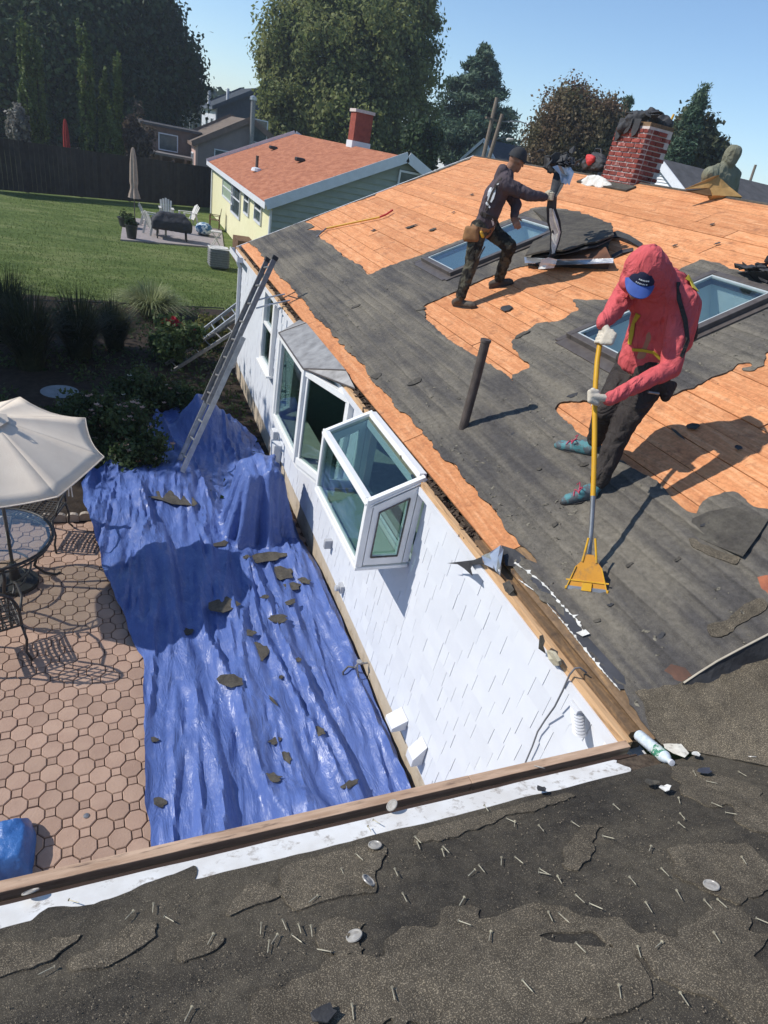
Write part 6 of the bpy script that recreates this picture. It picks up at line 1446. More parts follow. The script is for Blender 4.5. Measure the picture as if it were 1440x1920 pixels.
for (px, py, lab, pt, rl) in ((703, 1596, 'clear plastic cap washer at the edge of the white drip metal', .1, 0), (664, 1769, 'shiny plastic cap washer alone on the dark felt', .15, -.2), (1011, 1453, 'clear cap washer standing against the wooden channel under the white strip', .9, 0), (735, 1526, 'half hidden cap washer in the wooden channel above the white strip', 1.0, .2), (58, 1712-22, 'brown cap washer in the channel at the torn end of the white strip', .7, 0), (1333, 1672, 'grey cap washer lying flat on granules right of the nails', .05, 0), (1408, 1430, 'thin cap washer tilted among granules near the valley', .5, .3), (691, 1667, 'bent broken cap washer beside the clump of nails', .6, .5)):
    x, s = xs(px, py); o = inst('cap_washer', wme, wingm(x, s, .022+abs(pt)*.014, rnd.uniform(0, 6), 0, 0) @ Matrix.Rotation(pt*.6, 4, 'X') @ Matrix.Rotation(rl, 4, 'Y')); tag(o, lab, 'washer', 'cap washers on the near roof')
# plastic bottle
b0, b1 = V3(WP(1197, 1378, .033)), V3(WP(1252, 1424, .033)); bt = thing('plastic_bottle', 'crushed clear plastic water bottle with a green label in the roof corner', 'bottle', b0)
dB = (b1-b0); LB = dB.length; dB.normalize(); fB = frame(b0, *[dB.orthogonal().normalized(), dB.cross(dB.orthogonal().normalized()), dB])
prof = [(.0, 0), (.020, .0), (.029, .008)]+[(.030 if k % 2 else .026, .012+k*.011) for k in range(int((LB*.62)/.011))]; zL = prof[-1][1]
prof += [(.029, zL+.01), (.029, LB*.90), (.022, LB*.98), (.012, LB*1.05), (.012, LB*1.10), (.0, LB*1.10)]
MB().lathe(prof, fB, 18).build('bottle_body', M('bottle_plastic', (.50, .57, .62), (.66, .72, .76), 40, .15, .6), bt, smooth=True)
MB().lathe([(.0298, zL+.012), (.0302, zL+.014), (.0302, LB*.88), (.0298, LB*.885)], fB, 18).build('bottle_label', M('label_green', (.05, .22, .13), (.55, .60, .56), 30, .5, .4, lo=.48, hi=.52), bt, smooth=True)
MB().lathe([(.0, .0), (.0145, .0), (.0145, .013), (.0, .014)], frame(b0+dB*LB*1.085, *[dB.orthogonal().normalized(), dB.cross(dB.orthogonal().normalized()), dB]), 14).build('bottle_cap', M_WHITE, bt)
pa = slab('torn_paper', [WP(1240, 1382, .03), WP(1262, 1378, .035), WP(1250, 1350, .05), WP(1256, 1351, .05), WP(1278, 1384, .04), WP(1275, 1392, .035), WP(1292, 1412, .03), WP(1284, 1420, .03), WP(1262, 1412, .025), WP(1246, 1402, .025)], M('paper_white', (.72, .69, .60), (.58, .54, .45), 14, .8, .2, dirt=((.2, .16, .12), 25)), None, .0015); tag(pa, 'torn off white paper scrap beside the plastic bottle', 'paper')
for (px, py, rx, ry, mat, lab) in ((1303, 1385, 17, 9, M('scrap_navy', (.03, .035, .06), None, 9, .5, .4), 'dark blue plastic scrap beside the torn paper'), (1320, 1447, 13, 7, M('scrap_slate', (.055, .06, .08), None, 9, .5, .4), 'slate blue round scrap below the torn paper'), (1304, 1416, 8, 6, M_TORNWHITE, 'crumpled white plastic bit below the dark blue scrap'), (1246, 1480, 10, 6, M_TORNWHITE, 'white chip lying on the near roof under the white strip'), (1288, 1318, 14, 10, M_BLACKFELT, 'square black scrap with a pale edge above the bottle'), (1415, 1372, 12, 7, M('rust_brown', (.13, .07, .05)), 'reddish brown scrap among granules near the valley'), (1070, 1800, 1, 1, None, ''), (605, 1905, 22, 12, M_BLACKFELT, 'black felt scrap at the foot of the near roof'), (1015, 1482, 9, 7, M_BLACKFELT, 'small black flake stuck on the white drip strip'), (1220, 1468, 12, 8, M_FLAKE, 'grey stone chip beside the white chip')):
    if mat is None: continue
    P = WP(px, py, .03); w = np.linalg.norm(P-CAM)/FPX
    scrap(P, rx*w, ry*w*1.3, rnd.uniform(-.5, .5), mat, lab, 'scrap', None, (0, SA, CA), 9, .008, .003, 'roof_scrap')
# grit and torn specks on the main slope
rg_ = np.random.default_rng(9); n_ = 5200; ga = rg_.uniform(-.5, 12.5, n_); gb = .16+rg_.random(n_)**1.5*4.0; keep = felt_field(ga[None, :], gb[None, :])[0] < -.03; keep &= fbm(ga*1.3, gb*3, 3, 66) > .47
gm_ = MB(); rnd = random.Random(41)
for a, b in zip(ga[keep], gb[keep]):
    sz = rnd.choice((.003, .004, .006, .009, .016)); hgt = float(felt_H(np.array([[a]]), np.array([[b]]))[0, 0]); m = roofm(a, b, hgt+.001, rnd.uniform(0, 6), rnd.gauss(0, .12))
    gm_.add([m @ Vector(v) for v in ((-sz*1.6, -sz*.6, 0), (sz, -sz*.5, .001), (sz*1.4, sz*.5, 0), (-sz*.6, sz*.7, .001), (0, 0, .002+sz*.18))], [(0, 1, 4), (1, 2, 4), (2, 3, 4), (3, 0, 4)])
tag(gm_.build('roof_grit', M('grit_mixed', (.040, .037, .034), (.22, .20, .155), 45, .95, .1, lo=.42, hi=.58)), 'torn specks and grit strewn over the dark felt of the main roof', 'grit', None, 'stuff')
# crumbs and granules too small to count
rnd = random.Random(5); cm_ = MB()
for k in range(5200):
    px, py = rnd.uniform(-40, 1480), rnd.uniform(1450, 1960); x, s = xs(px, py)
    if s < .30 or s < x/CA+.02: continue
    if fbm(np.array([x*3.]), np.array([s*3.]), 3, 55)[0] < .47: continue
    z = float(wH(np.array([[x]]), np.array([[s]]))[0, 0]); sz = rnd.choice((.001, .0012, .0015, .002, .0028)); m = wingm(x, s, z+.008, rnd.uniform(0, 6), rnd.gauss(0, .4))
    cm_.add([m @ Vector(v) for v in ((-sz, -sz*.7, 0), (sz, -sz*.5, 0), (sz*.8, sz*.8, 0), (-sz*.6, sz*.7, 0), (0, 0, sz*.9))], [(0, 1, 4), (1, 2, 4), (2, 3, 4), (3, 0, 4)])
tag(cm_.build('granules', M('granule_tan', (.30, .25, .18), (.14, .115, .085), 300, .9, .1)), 'loose tan shingle granules and crumbs strewn over the near roof', 'granules', None, 'stuff')

# ------------------------------------------------------------------ plants
NR = np.random.default_rng(12)
def leafmesh(name, C, Nn, size, mat, parent, aspect=.62, jit=.5, kind=None):
    n = len(C); Nn = Nn/np.maximum(np.linalg.norm(Nn, axis=1, keepdims=True), 1e-6)
    nn = Nn*(1-jit)+NR.normal(size=(n, 3))*jit; nn /= np.linalg.norm(nn, axis=1, keepdims=True)
    t = NR.normal(size=(n, 3)); t[:, 2] -= .5; t -= nn*np.sum(t*nn, 1, keepdims=True); t /= np.linalg.norm(t, axis=1, keepdims=True); b = np.cross(nn, t)
    s = (size*NR.uniform(.6, 1.35, n))[:, None]
    V = np.stack([C-t*s, C+b*s*aspect-t*s*.1+nn*s*.12, C+t*s, C-b*s*aspect-t*s*.1+nn*s*.12], 1).reshape(-1, 3)
    F = np.arange(n*4).reshape(n, 4)
    o = meshobj(name, fastmesh(name, V, F), mat, parent)
    if kind: o['kind'] = kind
    return o
def crown_pts(blobs, n, clump=.16, shell=.55, per=70, flat=1.0):
    vol = np.array([b[1][0]*b[1][1]*b[1][2] for b in blobs])**.75; vol /= vol.sum(); C = []; Nn = []
    for (c, r), f in zip(blobs, vol):
        m = int(n*f); k = max(4, m//per); d = NR.normal(size=(k, 3)); d /= np.linalg.norm(d, axis=1, keepdims=True)
        rad = shell+(1.0-shell)*NR.random((k, 1))**.6; rad *= (1+.16*NR.normal(size=(k, 1))); cc = d*rad
        idx = NR.integers(0, k, m); off = NR.normal(size=(m, 3))*clump; off[:, 2] *= flat
        p = cc[idx]+off; C.append(np.array(c)+p*np.array(r)); nv = d[idx]*.6+off*3.0; nv[:, 2] += .35; Nn.append(nv)
    return np.vstack(C), np.vstack(Nn)
def px_blob(px, py, rx, ry, D, depth=None):
    c = JP(px, py, D); w = (c-CAM)@_f; return (c, (rx*w/FPX, (depth or rx)*w/FPX, ry*w/FPX/.9))
def tree(name, label, blobs, n, size, mat, group, trunk=.25, bark=None, clump=.16, shell=.5, per=70, limbs=6, cat='tree', jit=.5, aspect=.62):
    bark = bark or M('bark', (.085, .065, .05), (.05, .04, .03), 6, .95, .1, bump=.6, bscale=20)
    cx = np.mean([b[0] for b in blobs], axis=0); big = blobs[int(np.argmax([b[1][0]*b[1][2] for b in blobs]))]; base = np.array([big[0][0], big[0][1], GZ])
    t = thing(name, label, cat, base, group)
    mb = MB(); tz = big[0][2]; mb.tube([base, base+np.array([.1, 0, (tz-GZ)*.5]), (big[0][0], big[0][1], tz+big[1][2]*.5)], [trunk, trunk*.8, trunk*.2], 8)
    r = random.Random(len(label))
    for b in blobs[:limbs*2]:
        for q in range(2):
            e = np.array(b[0])+np.array([r.uniform(-.5, .5)*b[1][0], r.uniform(-.5, .5)*b[1][1], r.uniform(-.1, .6)*b[1][2]])
            s = base+np.array([0, 0, (tz-GZ)*r.uniform(.45, .8)]); mb.tube([s, (s+e)/2+np.array([0, 0, .3]), e], [trunk*.45, trunk*.28, trunk*.07], 6)
    mb.build('trunk', bark, t)
    C, Nn = crown_pts(blobs, n, clump, shell, per); leafmesh('crown', C, Nn, size, mat, t, aspect, jit)
    return t
L_DARK = leafmat('leaf_dark_green', (.034, .062, .024), (.060, .095, .036), .5, .3)
L_MAPLE = leafmat('leaf_maple', (.150, .190, .058), (.260, .280, .100), .35, .5)
L_PINE = leafmat('leaf_pine', (.070, .125, .075), (.115, .170, .100), .4, .22)
L_RUST = leafmat('leaf_rust', (.185, .115, .068), (.135, .130, .060), .3, .32)
L_FAR = leafmat('leaf_far', (.060, .095, .040), (.085, .110, .055), .1, .3)
L_ARB = leafmat('leaf_arborvitae', (.095, .140, .035), (.140, .175, .050), .8, .3)
L_GARD = leafmat('leaf_garden', (.035, .065, .020), (.075, .105, .035), 1.6, .3)
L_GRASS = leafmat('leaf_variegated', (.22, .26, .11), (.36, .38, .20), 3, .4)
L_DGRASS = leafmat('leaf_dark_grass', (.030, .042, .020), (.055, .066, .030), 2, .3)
M_PETALP = leafmat('petal_peach', (.55, .30, .22), (.60, .42, .34), 3, .3); M_PETALR = leafmat('petal_red', (.42, .015, .03), (.55, .03, .06), 3, .3); M_PETALW = leafmat('petal_white', (.62, .58, .50), (.7, .66, .6), 3, .3)
# trees beyond the fence on the left: one dark wood of separate trees
tree('broadleaf_tree', 'tall dark broadleaf tree filling the corner above the fence', [px_blob(60, 60, 165, 150, 58), px_blob(-60, 120, 140, 160, 58), px_blob(130, 150, 110, 90, 57)], 70000, .21, L_DARK, 'dark trees beyond the fence', .5)
tree('broadleaf_tree', 'dark broadleaf tree with ragged crown above the red closed umbrella', [px_blob(190, 20, 100, 90, 62), px_blob(200, 150, 90, 90, 60), px_blob(120, 240, 90, 60, 58)], 56000, .21, L_DARK, 'dark trees beyond the fence', .45)
tree('broadleaf_tree', 'spreading dark green tree whose crown edge stands against the sky', [px_blob(265, 60, 62, 75, 64), px_blob(318, 128, 60, 58, 64), px_blob(283, 185, 62, 48, 62), px_blob(245, 130, 60, 70, 62)], 60000, .20, L_DARK, 'dark trees beyond the fence', .4)
tree('broadleaf_tree', 'lower dark green tree between the wood and the brown house', [px_blob(278, 222, 36, 26, 60), px_blob(232, 250, 40, 46, 58)], 18000, .16, L_DARK, 'dark trees beyond the fence', .3)
for i, (px, top, bot, wd, D) in enumerate(((52, 100, 300, 11, 41), (72, 108, 300, 11, 41.3), (162, 112, 305, 13, 41.6), (218, 148, 310, 11, 42), (196, 170, 310, 9, 42.2))):
    tree('arborvitae', 'narrow column of arborvitae standing behind the dark fence', [px_blob(px, (top*2+bot)/3-10, wd, (bot-top)*.36, D), px_blob(px-1, (top+bot*2)/3, wd*1.15, (bot-top)*.34, D), px_blob(px+1, top+25, wd*.6, 28, D)], 3600, .11, L_ARB, 'arborvitae columns behind the fence', .08, clump=.12, shell=.75, cat='tree')
tree('flowering_shrub', 'tall shrub with pale blossom in the dark left of the fence', [px_blob(32, 245, 16, 38, 40)], 2600, .12, leafmat('leaf_pale', (.20, .19, .17), (.30, .28, .24), 2, .3), None, .05, cat='shrub')
tree('lilac_shrub', 'pinkish leafy shrub between the arborvitae and the brown porch', [px_blob(258, 262, 24, 36, 43)], 3600, .11, leafmat('leaf_pinkish', (.10, .085, .060), (.17, .13, .10), 2, .3), None, .06, cat='shrub')
tree('maple_tree', 'great sunlit maple tree rising behind the yellow house', [px_blob(655, 90, 112, 108, 62), px_blob(585, 120, 95, 100, 61), px_blob(735, 100, 85, 105, 62), px_blob(640, 10, 85, 60, 62), px_blob(560, 195, 70, 70, 60), px_blob(660, 215, 95, 75, 60), px_blob(755, 205, 62, 80, 61), px_blob(530, 150, 46, 62, 60), px_blob(790, 75, 28, 48, 61)], 120000, .17, L_MAPLE, None, .6, clump=.12, shell=.66, per=170, jit=.38)
def pine(label, px, top, bot, halfw, D, n, mat, layers=9, name='pine_tree', size=.20):
    c = JP(px, (top+bot)/2, D); w = (c-CAM)@_f; T = JP(px, top, D); B = JP(px, bot, D); base = np.array([T[0], T[1], GZ]); t = thing(name, label, 'tree', base)
    mb = MB(); mb.tube([base, T], [.32, .03], 8); C = []; Nn = []; r = random.Random(px); R = halfw*w/FPX
    for i in range(layers):
        f = i/(layers-1); z = T[2]*(1-f)+B[2]*f; rr = R*(.12+.95*f**.75)*(1 if f < .85 else .85)
        for k in range(6+i):
            a = r.uniform(0, 6.28); L = rr*r.uniform(.65, 1.1); d = np.array([math.cos(a), math.sin(a), 0]); s = np.array([T[0], T[1], z+r.uniform(-.3, .3)]); e = s+d*L+np.array([0, 0, -.08*L+r.uniform(-.2, .5)])
            mb.tube([s, e], [.05, .015], 5); m = int(n/(layers*(6+i)))
            u = NR.random(m)**.7; p = s+(e-s)*u[:, None]+NR.normal(size=(m, 3))*np.array([.30, .30, .16])*(.5+L*.22); C.append(p); nv = NR.normal(size=(m, 3))*.5+np.array([0, 0, .8])+d*.3; Nn.append(nv)
    mb.build('trunk', M('bark', (.085, .065, .05)), t); leafmesh('crown', np.vstack(C), np.vstack(Nn), size, mat, t, .25, .5)
pine('broad blue green pine tree behind the two utility poles', 912, 102, 305, 108, 75, 38000, L_PINE, 13, size=.30)
pine('thin pointed spruce standing right of the chimney', 1313, 186, 330, 30, 45, 6500, L_PINE, 9, 'spruce_tree', .16)
pine('small spruce tip showing left of the chimney', 1178, 190, 320, 26, 60, 5000, L_PINE, 8, 'spruce_tree', .18)
tree('round_rust_tree', 'round rusty brown tree between the pine and the chimney', [px_blob(1075, 250, 72, 62, 48), px_blob(1110, 265, 45, 50, 47), px_blob(1040, 275, 48, 42, 48)], 36000, .11, L_RUST, None, .3, clump=.13, shell=.7)
tree('broadleaf_tree', 'bushy olive tree below the thin spruce beside the sitting person', [px_blob(1290, 262, 40, 38, 46), px_blob(1330, 290, 36, 30, 46), px_blob(1262, 290, 30, 40, 46)], 14000, .15, leafmat('leaf_olive', (.085, .095, .048), (.125, .120, .060), .5, .3), None, .25)
tree('broadleaf_tree', 'dark low tree at the foot of the maple beside the grey house', [px_blob(790, 275, 32, 32, 50)], 7000, .18, L_DARK, None, .2)
# far wood on the horizon
C = []; Nn = []
for k in range(70):
    px = NR.uniform(-200, 1650); D = NR.uniform(140, 210); hz = 282+.2065*(px-720); c = JP(px, hz+4+NR.normal()*6, D); m = 260
    d = NR.normal(size=(m, 3)); d /= np.linalg.norm(d, axis=1, keepdims=True); p = c+d*np.array([9, 9, 5.5])*NR.uniform(.5, 1.1, (m, 1)); C.append(p); Nn.append(d+np.array([0, 0, .4]))
fw = leafmesh('far_wood', np.vstack(C), np.vstack(Nn), 1.3, L_FAR, None, .8, .4); tag(fw, 'band of distant trees along the horizon', 'wood', None, 'stuff')
# the shade tree out of frame whose shadow lies over the garden bed
shade = [((-11.4, 13.6, 3.0), (3.6, 3.0, 2.8)), ((-11.8, 12.0, 2.0), (3.2, 3.2, 2.6)), ((-14.2, 18.4, 1.4), (2.8, 3.0, 2.4)), ((-9.8, 10.8, .0), (2.0, 2.0, 1.4)), ((-9.9, 11.6, 4.6), (1.5, 1.6, 1.4))]
tree('shade_tree', 'broad garden tree standing beyond the bed whose shadow covers it', shade, 34000, .16, L_MAPLE, None, .35, shell=.2)

# ornamental grasses, shrubs, flowers
def grass_clump(name, label, c, R, H, n, mat, group=None, w=.012, droop=.5):
    V = []; F = []; c = np.array(c)
    for k in range(n):
        a = NR.uniform(0, 6.28); r0 = NR.random()**.5*R*.25; L = H*NR.uniform(.6, 1.1); out = np.array([math.cos(a), math.sin(a), 0]); lean = NR.uniform(.15, 1.0)*R; sd = np.array([-out[1], out[0], 0])*w*NR.uniform(.6, 1.3)
        b = c+out*r0; i0 = len(V); tw = NR.normal()*.3
        for s in range(5):
            t = s/4; p = b+out*lean*t**1.6+np.array([0, 0, L*(t-droop*t*t*t*(lean/R))]); ww = sd*(1-t*.9); V += [p-ww, p+ww]
        for s in range(4): F.append([i0+2*s, i0+2*s+1, i0+2*s+3, i0+2*s+2])
    o = meshobj(name, fastmesh(name, np.array(V), np.array(F)), mat); return tag(o, label, 'grass', group)
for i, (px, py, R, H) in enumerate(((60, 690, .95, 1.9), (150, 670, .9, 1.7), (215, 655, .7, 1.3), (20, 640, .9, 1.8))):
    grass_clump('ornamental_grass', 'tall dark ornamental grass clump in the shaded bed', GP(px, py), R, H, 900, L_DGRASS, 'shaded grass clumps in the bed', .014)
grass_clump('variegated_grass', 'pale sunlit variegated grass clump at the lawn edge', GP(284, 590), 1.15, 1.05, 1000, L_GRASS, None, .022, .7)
def shrub(label, c, R, H, n, mat, size=.035, flowers=None, nf=0, fs=.03, name='shrub', group=None):
    t = thing(name, label, 'shrub', c, group); bl = [((c[0], c[1], c[2]+H*.5), (R, R, H*.52)), ((c[0]+R*.4, c[1]-R*.2, c[2]+H*.62), (R*.6, R*.6, H*.4)), ((c[0]-R*.4, c[1]+R*.2, c[2]+H*.45), (R*.65, R*.65, H*.42))]
    st = MB(); r = random.Random(n)
    for k in range(9): a = r.uniform(0, 6.28); st.tube([c, (c[0]+math.cos(a)*R*.6, c[1]+math.sin(a)*R*.6, c[2]+H*.8)], [.012, .004], 5)
    st.build('stems', M('bark', (.085, .065, .05)), t); C, Nn = crown_pts(bl, n, .17, .45, 40); C[:, 2] = np.maximum(C[:, 2], c[2]+.02); leafmesh('foliage', C, Nn, size, mat, t)
    if flowers:
        for k in range(nf):
            i = r.randrange(len(C)); p = V3(C[i])+V3((0, 0, .02)); mb = MB()
            for q in range(5):
                a = q*1.2566; m = Matrix.Translation(p) @ Matrix.Rotation(a, 4, 'Z') @ Matrix.Rotation(-.5, 4, 'Y'); mb.add([m @ Vector(v) for v in ((0, 0, 0), (fs*.6, -fs*.45, 0), (fs*1.1, 0, .004), (fs*.6, fs*.45, 0))], [(0, 1, 2, 3)])
            mb.build('flower', flowers, t)
    return t
shrub('rose bush with a red bloom at the lawn edge below the pale grass', GP(328, 678), .60, 1.0, 3200, leafmat('leaf_rose', (.050, .090, .028), (.11, .15, .05), 2, .3), .05, M_PETALR, 9, .075, 'rose_bush')
rb0 = [o for o in bpy.data.objects if o.name.startswith('rose_bush')][0]; Dr = DIST(GP(328, 678)); rr_ = random.Random(2)
for (px, py) in ((325, 600), (331, 606), (319, 607), (327, 612), (310, 604)):
    c = V3(JP(px, py, Dr-.1)); mb = MB()
    for ring in range(3):
        for q_ in range(7):
            a = q_*.9+ring*.4; m = Matrix.Translation(c+V3((0, 0, .02*ring))) @ Matrix.Rotation(a, 4, 'Z') @ Matrix.Rotation(-.3-.4*ring, 4, 'Y'); f_ = .09-.02*ring; mb.add([m @ Vector(v) for v in ((0, 0, 0), (f_*.6, -f_*.5, .01), (f_*1.1, 0, .0), (f_*.6, f_*.5, .01))], [(0, 1, 2, 3)])
    mb.build('rose_bloom', M_PETALR, rb0)
rg = [(215, 812, .62, .85, 'leafy shrub with peach blooms beside the umbrella canopy', M_PETALP, 26), (255, 850, .45, .6, 'low shrub with peach blooms beside the blue tarp', M_PETALP, 18), (268, 735, .5, .7, 'shaded shrub with two white blooms in the middle of the bed', M_PETALW, 5), (175, 790, .5, .7, 'shaded green shrub behind the cream umbrella', M_PETALP, 6), (330, 745, .45, .5, 'low leafy shrub in the bed beside the ladder', M_PETALP, 4), (120, 800, .5, .6, 'dark leafy shrub hidden behind the cream umbrella', None, 0)]
for px, py, R, H, lab, fl, nf in rg: shrub(lab, GP(px, py+25), R, H, 2600, L_GARD, .040, fl, nf*2, .052)
shrub('yellowish leafy plant behind the leaning ladders', GP(395, 655), .4, .8, 1500, leafmat('leaf_yellowish', (.14, .15, .035), (.20, .19, .06), 2, .3), .05)
gcv = []; gn = []
for k in range(9000):
    x, y = NR.uniform(-6.5, .0), NR.uniform(6.9, 18.2)
    if vnoise(x*1.1, y*1.1, 5) < .42: continue
    gcv.append((x, y, GZ+NR.random()*.09)); gn.append((NR.normal(), NR.normal(), 2))
tag(leafmesh('ground_cover', np.array(gcv), np.array(gn), .045, L_GARD, None), 'low leafy ground cover over the garden bed', 'ground cover', None, 'stuff')
bb = GP(112, 736, GZ+.53); bth = thing('birdbath', 'pale stone birdbath dish in the shaded bed', 'birdbath', (bb[0], bb[1], GZ)); M_ST = M('birdbath_stone', (.22, .24, .25), (.17, .19, .20), 8, .8, .2)
MB().lathe([(.14, 0), (.12, .05), (.06, .09), (.05, .42), (.09, .46)], Matrix.Translation((bb[0], bb[1], GZ)), 16).build('pedestal', M_ST, bth, smooth='auto'); MB().lathe([(.0, .46), (.1, .46), (.28, .53), (.30, .55), (.27, .55), (.1, .49), (.0, .485)], Matrix.Translation((bb[0], bb[1], GZ)), 24).build('dish', M_ST, bth, smooth='auto')
# black edging wire along the lawn
ew = MB(); ew.tube([tuple(GP(a, b, GZ+.25)) for a, b in ((-60, 560), (170, 566), (300, 572), (420, 578))], .018, 6); 
for a, b in ((170, 566), (300, 572), (420, 578)): P = GP(a, b, GZ+.25); ew.tube([P, (P[0], P[1], GZ-.05)], .014, 6)
tag(ew.build('garden_edging', M_BLACK), 'low black edging rail between the bed and the lawn', 'edging')
# short grass blades along the nearer lawn, so that it is not a flat sheet
V = []; F = []
for k in range(26000):
    y = 18.7+(NR.random()**1.6)*20; x = NR.uniform(-9-.1*(y-18), 2.2); h = NR.uniform(.03, .075); a = NR.uniform(0, 6.28); w = .012; i0 = len(V); l = NR.normal(size=2)*.025
    V += [(x-w*math.cos(a), y-w*math.sin(a), GZ-.03), (x+w*math.cos(a), y+w*math.sin(a), GZ-.03), (x+l[0], y+l[1], GZ-.03+h)]; F.append([i0, i0+1, i0+2])
tag(meshobj('grass_blades', fastmesh('grass_blades', np.array(V), np.array(F)), leafmat('leaf_lawn', (.110, .155, .040), (.155, .200, .060), .8, .3)), 'short mown grass blades of the lawn', 'grass', None, 'stuff')

# ------------------------------------------------------------------ far patio set
M_BEIGE = M('umbrella_beige', (.46, .36, .29), (.38, .29, .23), 8, .85, .2); M_WHT = M('resin_white', (.62, .60, .55), (.54, .52, .48), 8, .6, .3); M_WOODBR = M('patio_wood_brown', (.17, .10, .06), (.11, .065, .04), 8, .8, .2)
def closed_umbrella(label, px0, pyb, pyt, mat, basez=GZ+.03, y=None):
    b = GP(px0, pyb, basez); t = thing('closed_umbrella', label, 'umbrella', b); w = (b-CAM)@_f; H = 2.35
    zt = max(1.8, (pyb-pyt)*w/FPX/.87); MB().tube([b, (b[0], b[1], b[2]+zt)], .022, 8).build('pole', M_FRAMEBR, t)
    mb = MB(); vs = []; n = 24; rows = ((1.0, .03), (.97, .07), (.90, .10), (.8, .13), (.68, .145), (.56, .16), (.50, .13), (.47, .14), (.40, .20), (.35, .23))
    for (f, r) in rows:
        for k in range(n): a = 2*math.pi*k/n; rr = r*(1+.22*math.cos(a*8)); vs.append((b[0]+rr*math.cos(a), b[1]+rr*math.sin(a), b[2]+zt*f))
    mb.add(vs, [(i*n+k, (i+1)*n+k, (i+1)*n+(k+1) % n, i*n+(k+1) % n) for i in range(len(rows)-1) for k in range(n)]+[tuple(range(n))]); mb.build('folded_canopy', mat, t, smooth='auto')
    MB().lathe([(.25, 0), (.25, .06), (.05, .10), (.04, .25), (0, .25)], Matrix.Translation(tuple(b)), 16).build('base', M_IRON, t)
closed_umbrella('closed beige umbrella standing on the far stone patio', 253, 420, 311, M_BEIGE)
closed_umbrella('closed red umbrella standing in the dark beyond the fence', 131, 352, 256, M('umbrella_red', (.36, .045, .035), (.28, .03, .025), 8, .85, .2), GZ)
def adirondack(label, px, py, rz):
    b = GP(px, py, GZ+.03); t = thing('garden_chair', label, 'chair', b, 'white garden chairs on the far patio'); m = Matrix.Translation(tuple(b)) @ Matrix.Rotation(rz, 4, 'Z'); T = lambda *p: m @ Vector(p)
    for i in range(5): x = -.22+i*.11; mb = MB(); strut(mb, T(x, .28, .36), T(x, -.22, .24), .095, .02, (0, 0, 1)); mb.build('seat_slat', M_WHT, t)
    for i in range(5): x = -.22+i*.11; mb = MB(); strut(mb, T(x, -.20, .24), T(x*1.15, -.52, .98-.05*abs(i-2)), .095, .02, m.to_3x3() @ Vector((0, 1, .4))); mb.build('back_slat', M_WHT, t)
    for s in (-1, 1):
        mb = MB(); strut(mb, T(s*.31, -.40, .56), T(s*.31, .36, .56), .13, .025); mb.build('arm', M_WHT, t)
        mb = MB(); strut(mb, T(s*.30, .32, .0), T(s*.30, .32, .55), .09, .03, (0, 1, 0)); mb.build('leg', M_WHT, t); mb = MB(); strut(mb, T(s*.28, -.45, .0), T(s*.28, -.30, .55), .09, .03, (0, 1, 0)); mb.build('leg', M_WHT, t)
adirondack('white garden chair beside the closed beige umbrella', 283, 424, math.radians(-100)); adirondack('white garden chair behind the dark covered table', 312, 412, math.radians(180)); adirondack('white garden chair turned towards the yellow house side', 352, 420, math.radians(110)); adirondack('white garden chair at the near end of the dark covered table', 292, 440, math.radians(-60))
b = GP(322, 448, GZ+.03); t = thing('covered_fire_table', 'dark covered fire table standing on the far stone patio', 'fire table', b); M_COV = M('cover_black', (.028, .028, .032), (.045, .045, .05), 6, .7, .3)
blob('cover', [('h', [(b+np.array([x, y, z]), .07) for x in (-.78, .78) for y in (-.35, .35) for z in (.45, .72)]+[(b+np.array([x, y, 1.0]), .09) for x in (-.45, .45) for y in (-.1, .1)])], M_COV, t, .05, 3, wr=.03, wf=(4, 4, 4))
for sx in (-1, 1):
    for sy in (-1, 1): mb = MB(); mb.tube([b+np.array([sx*.6, sy*.28, .45]), b+np.array([sx*.62, sy*.3, 0])], .03, 8); mb.build('leg', M_BLACK, t)
for px, py, R, H, lab in ((247, 447, .24, .50, 'large black planter pot at the patio corner'), (237, 425, .36, .34, 'wide black planter tub beside the closed beige umbrella')):
    b = GP(px, py, GZ+.03); t = thing('planter_pot', lab, 'planter', b, 'black planters on the far patio'); MB().lathe([(R*.75, 0), (R, H), (R*1.08, H), (R*1.08, H+.04), (R*.9, H+.04), (R*.88, H-.04), (0, H-.04)], Matrix.Translation(tuple(b)), 16).build('pot', M_BLACK, t, smooth='auto')
    C, Nn = crown_pts([((b[0], b[1], b[2]+H+.12), (R*.9, R*.9, .2))], 260, .2, .3, 20); leafmesh('plant', C, Nn, .06, L_GARD, t)
b = GP(382, 441, GZ+.03); t = thing('pouf', 'round blue and white patterned pouf on the far patio', 'pouf', b); blob('cushion', [('e', b+np.array([0, 0, .30]), (.42, .42, .30))], M('pouf_pattern', (.55, .62, .64), (.06, .15, .26), 7, .8, .2, lo=.48, hi=.52, detail=1), t, .03, 3); MB().lathe([(.28, 0), (.30, .03), (.28, .05)], Matrix.Translation(tuple(b)), 16).build('foot_ring', M_BLACK, t)
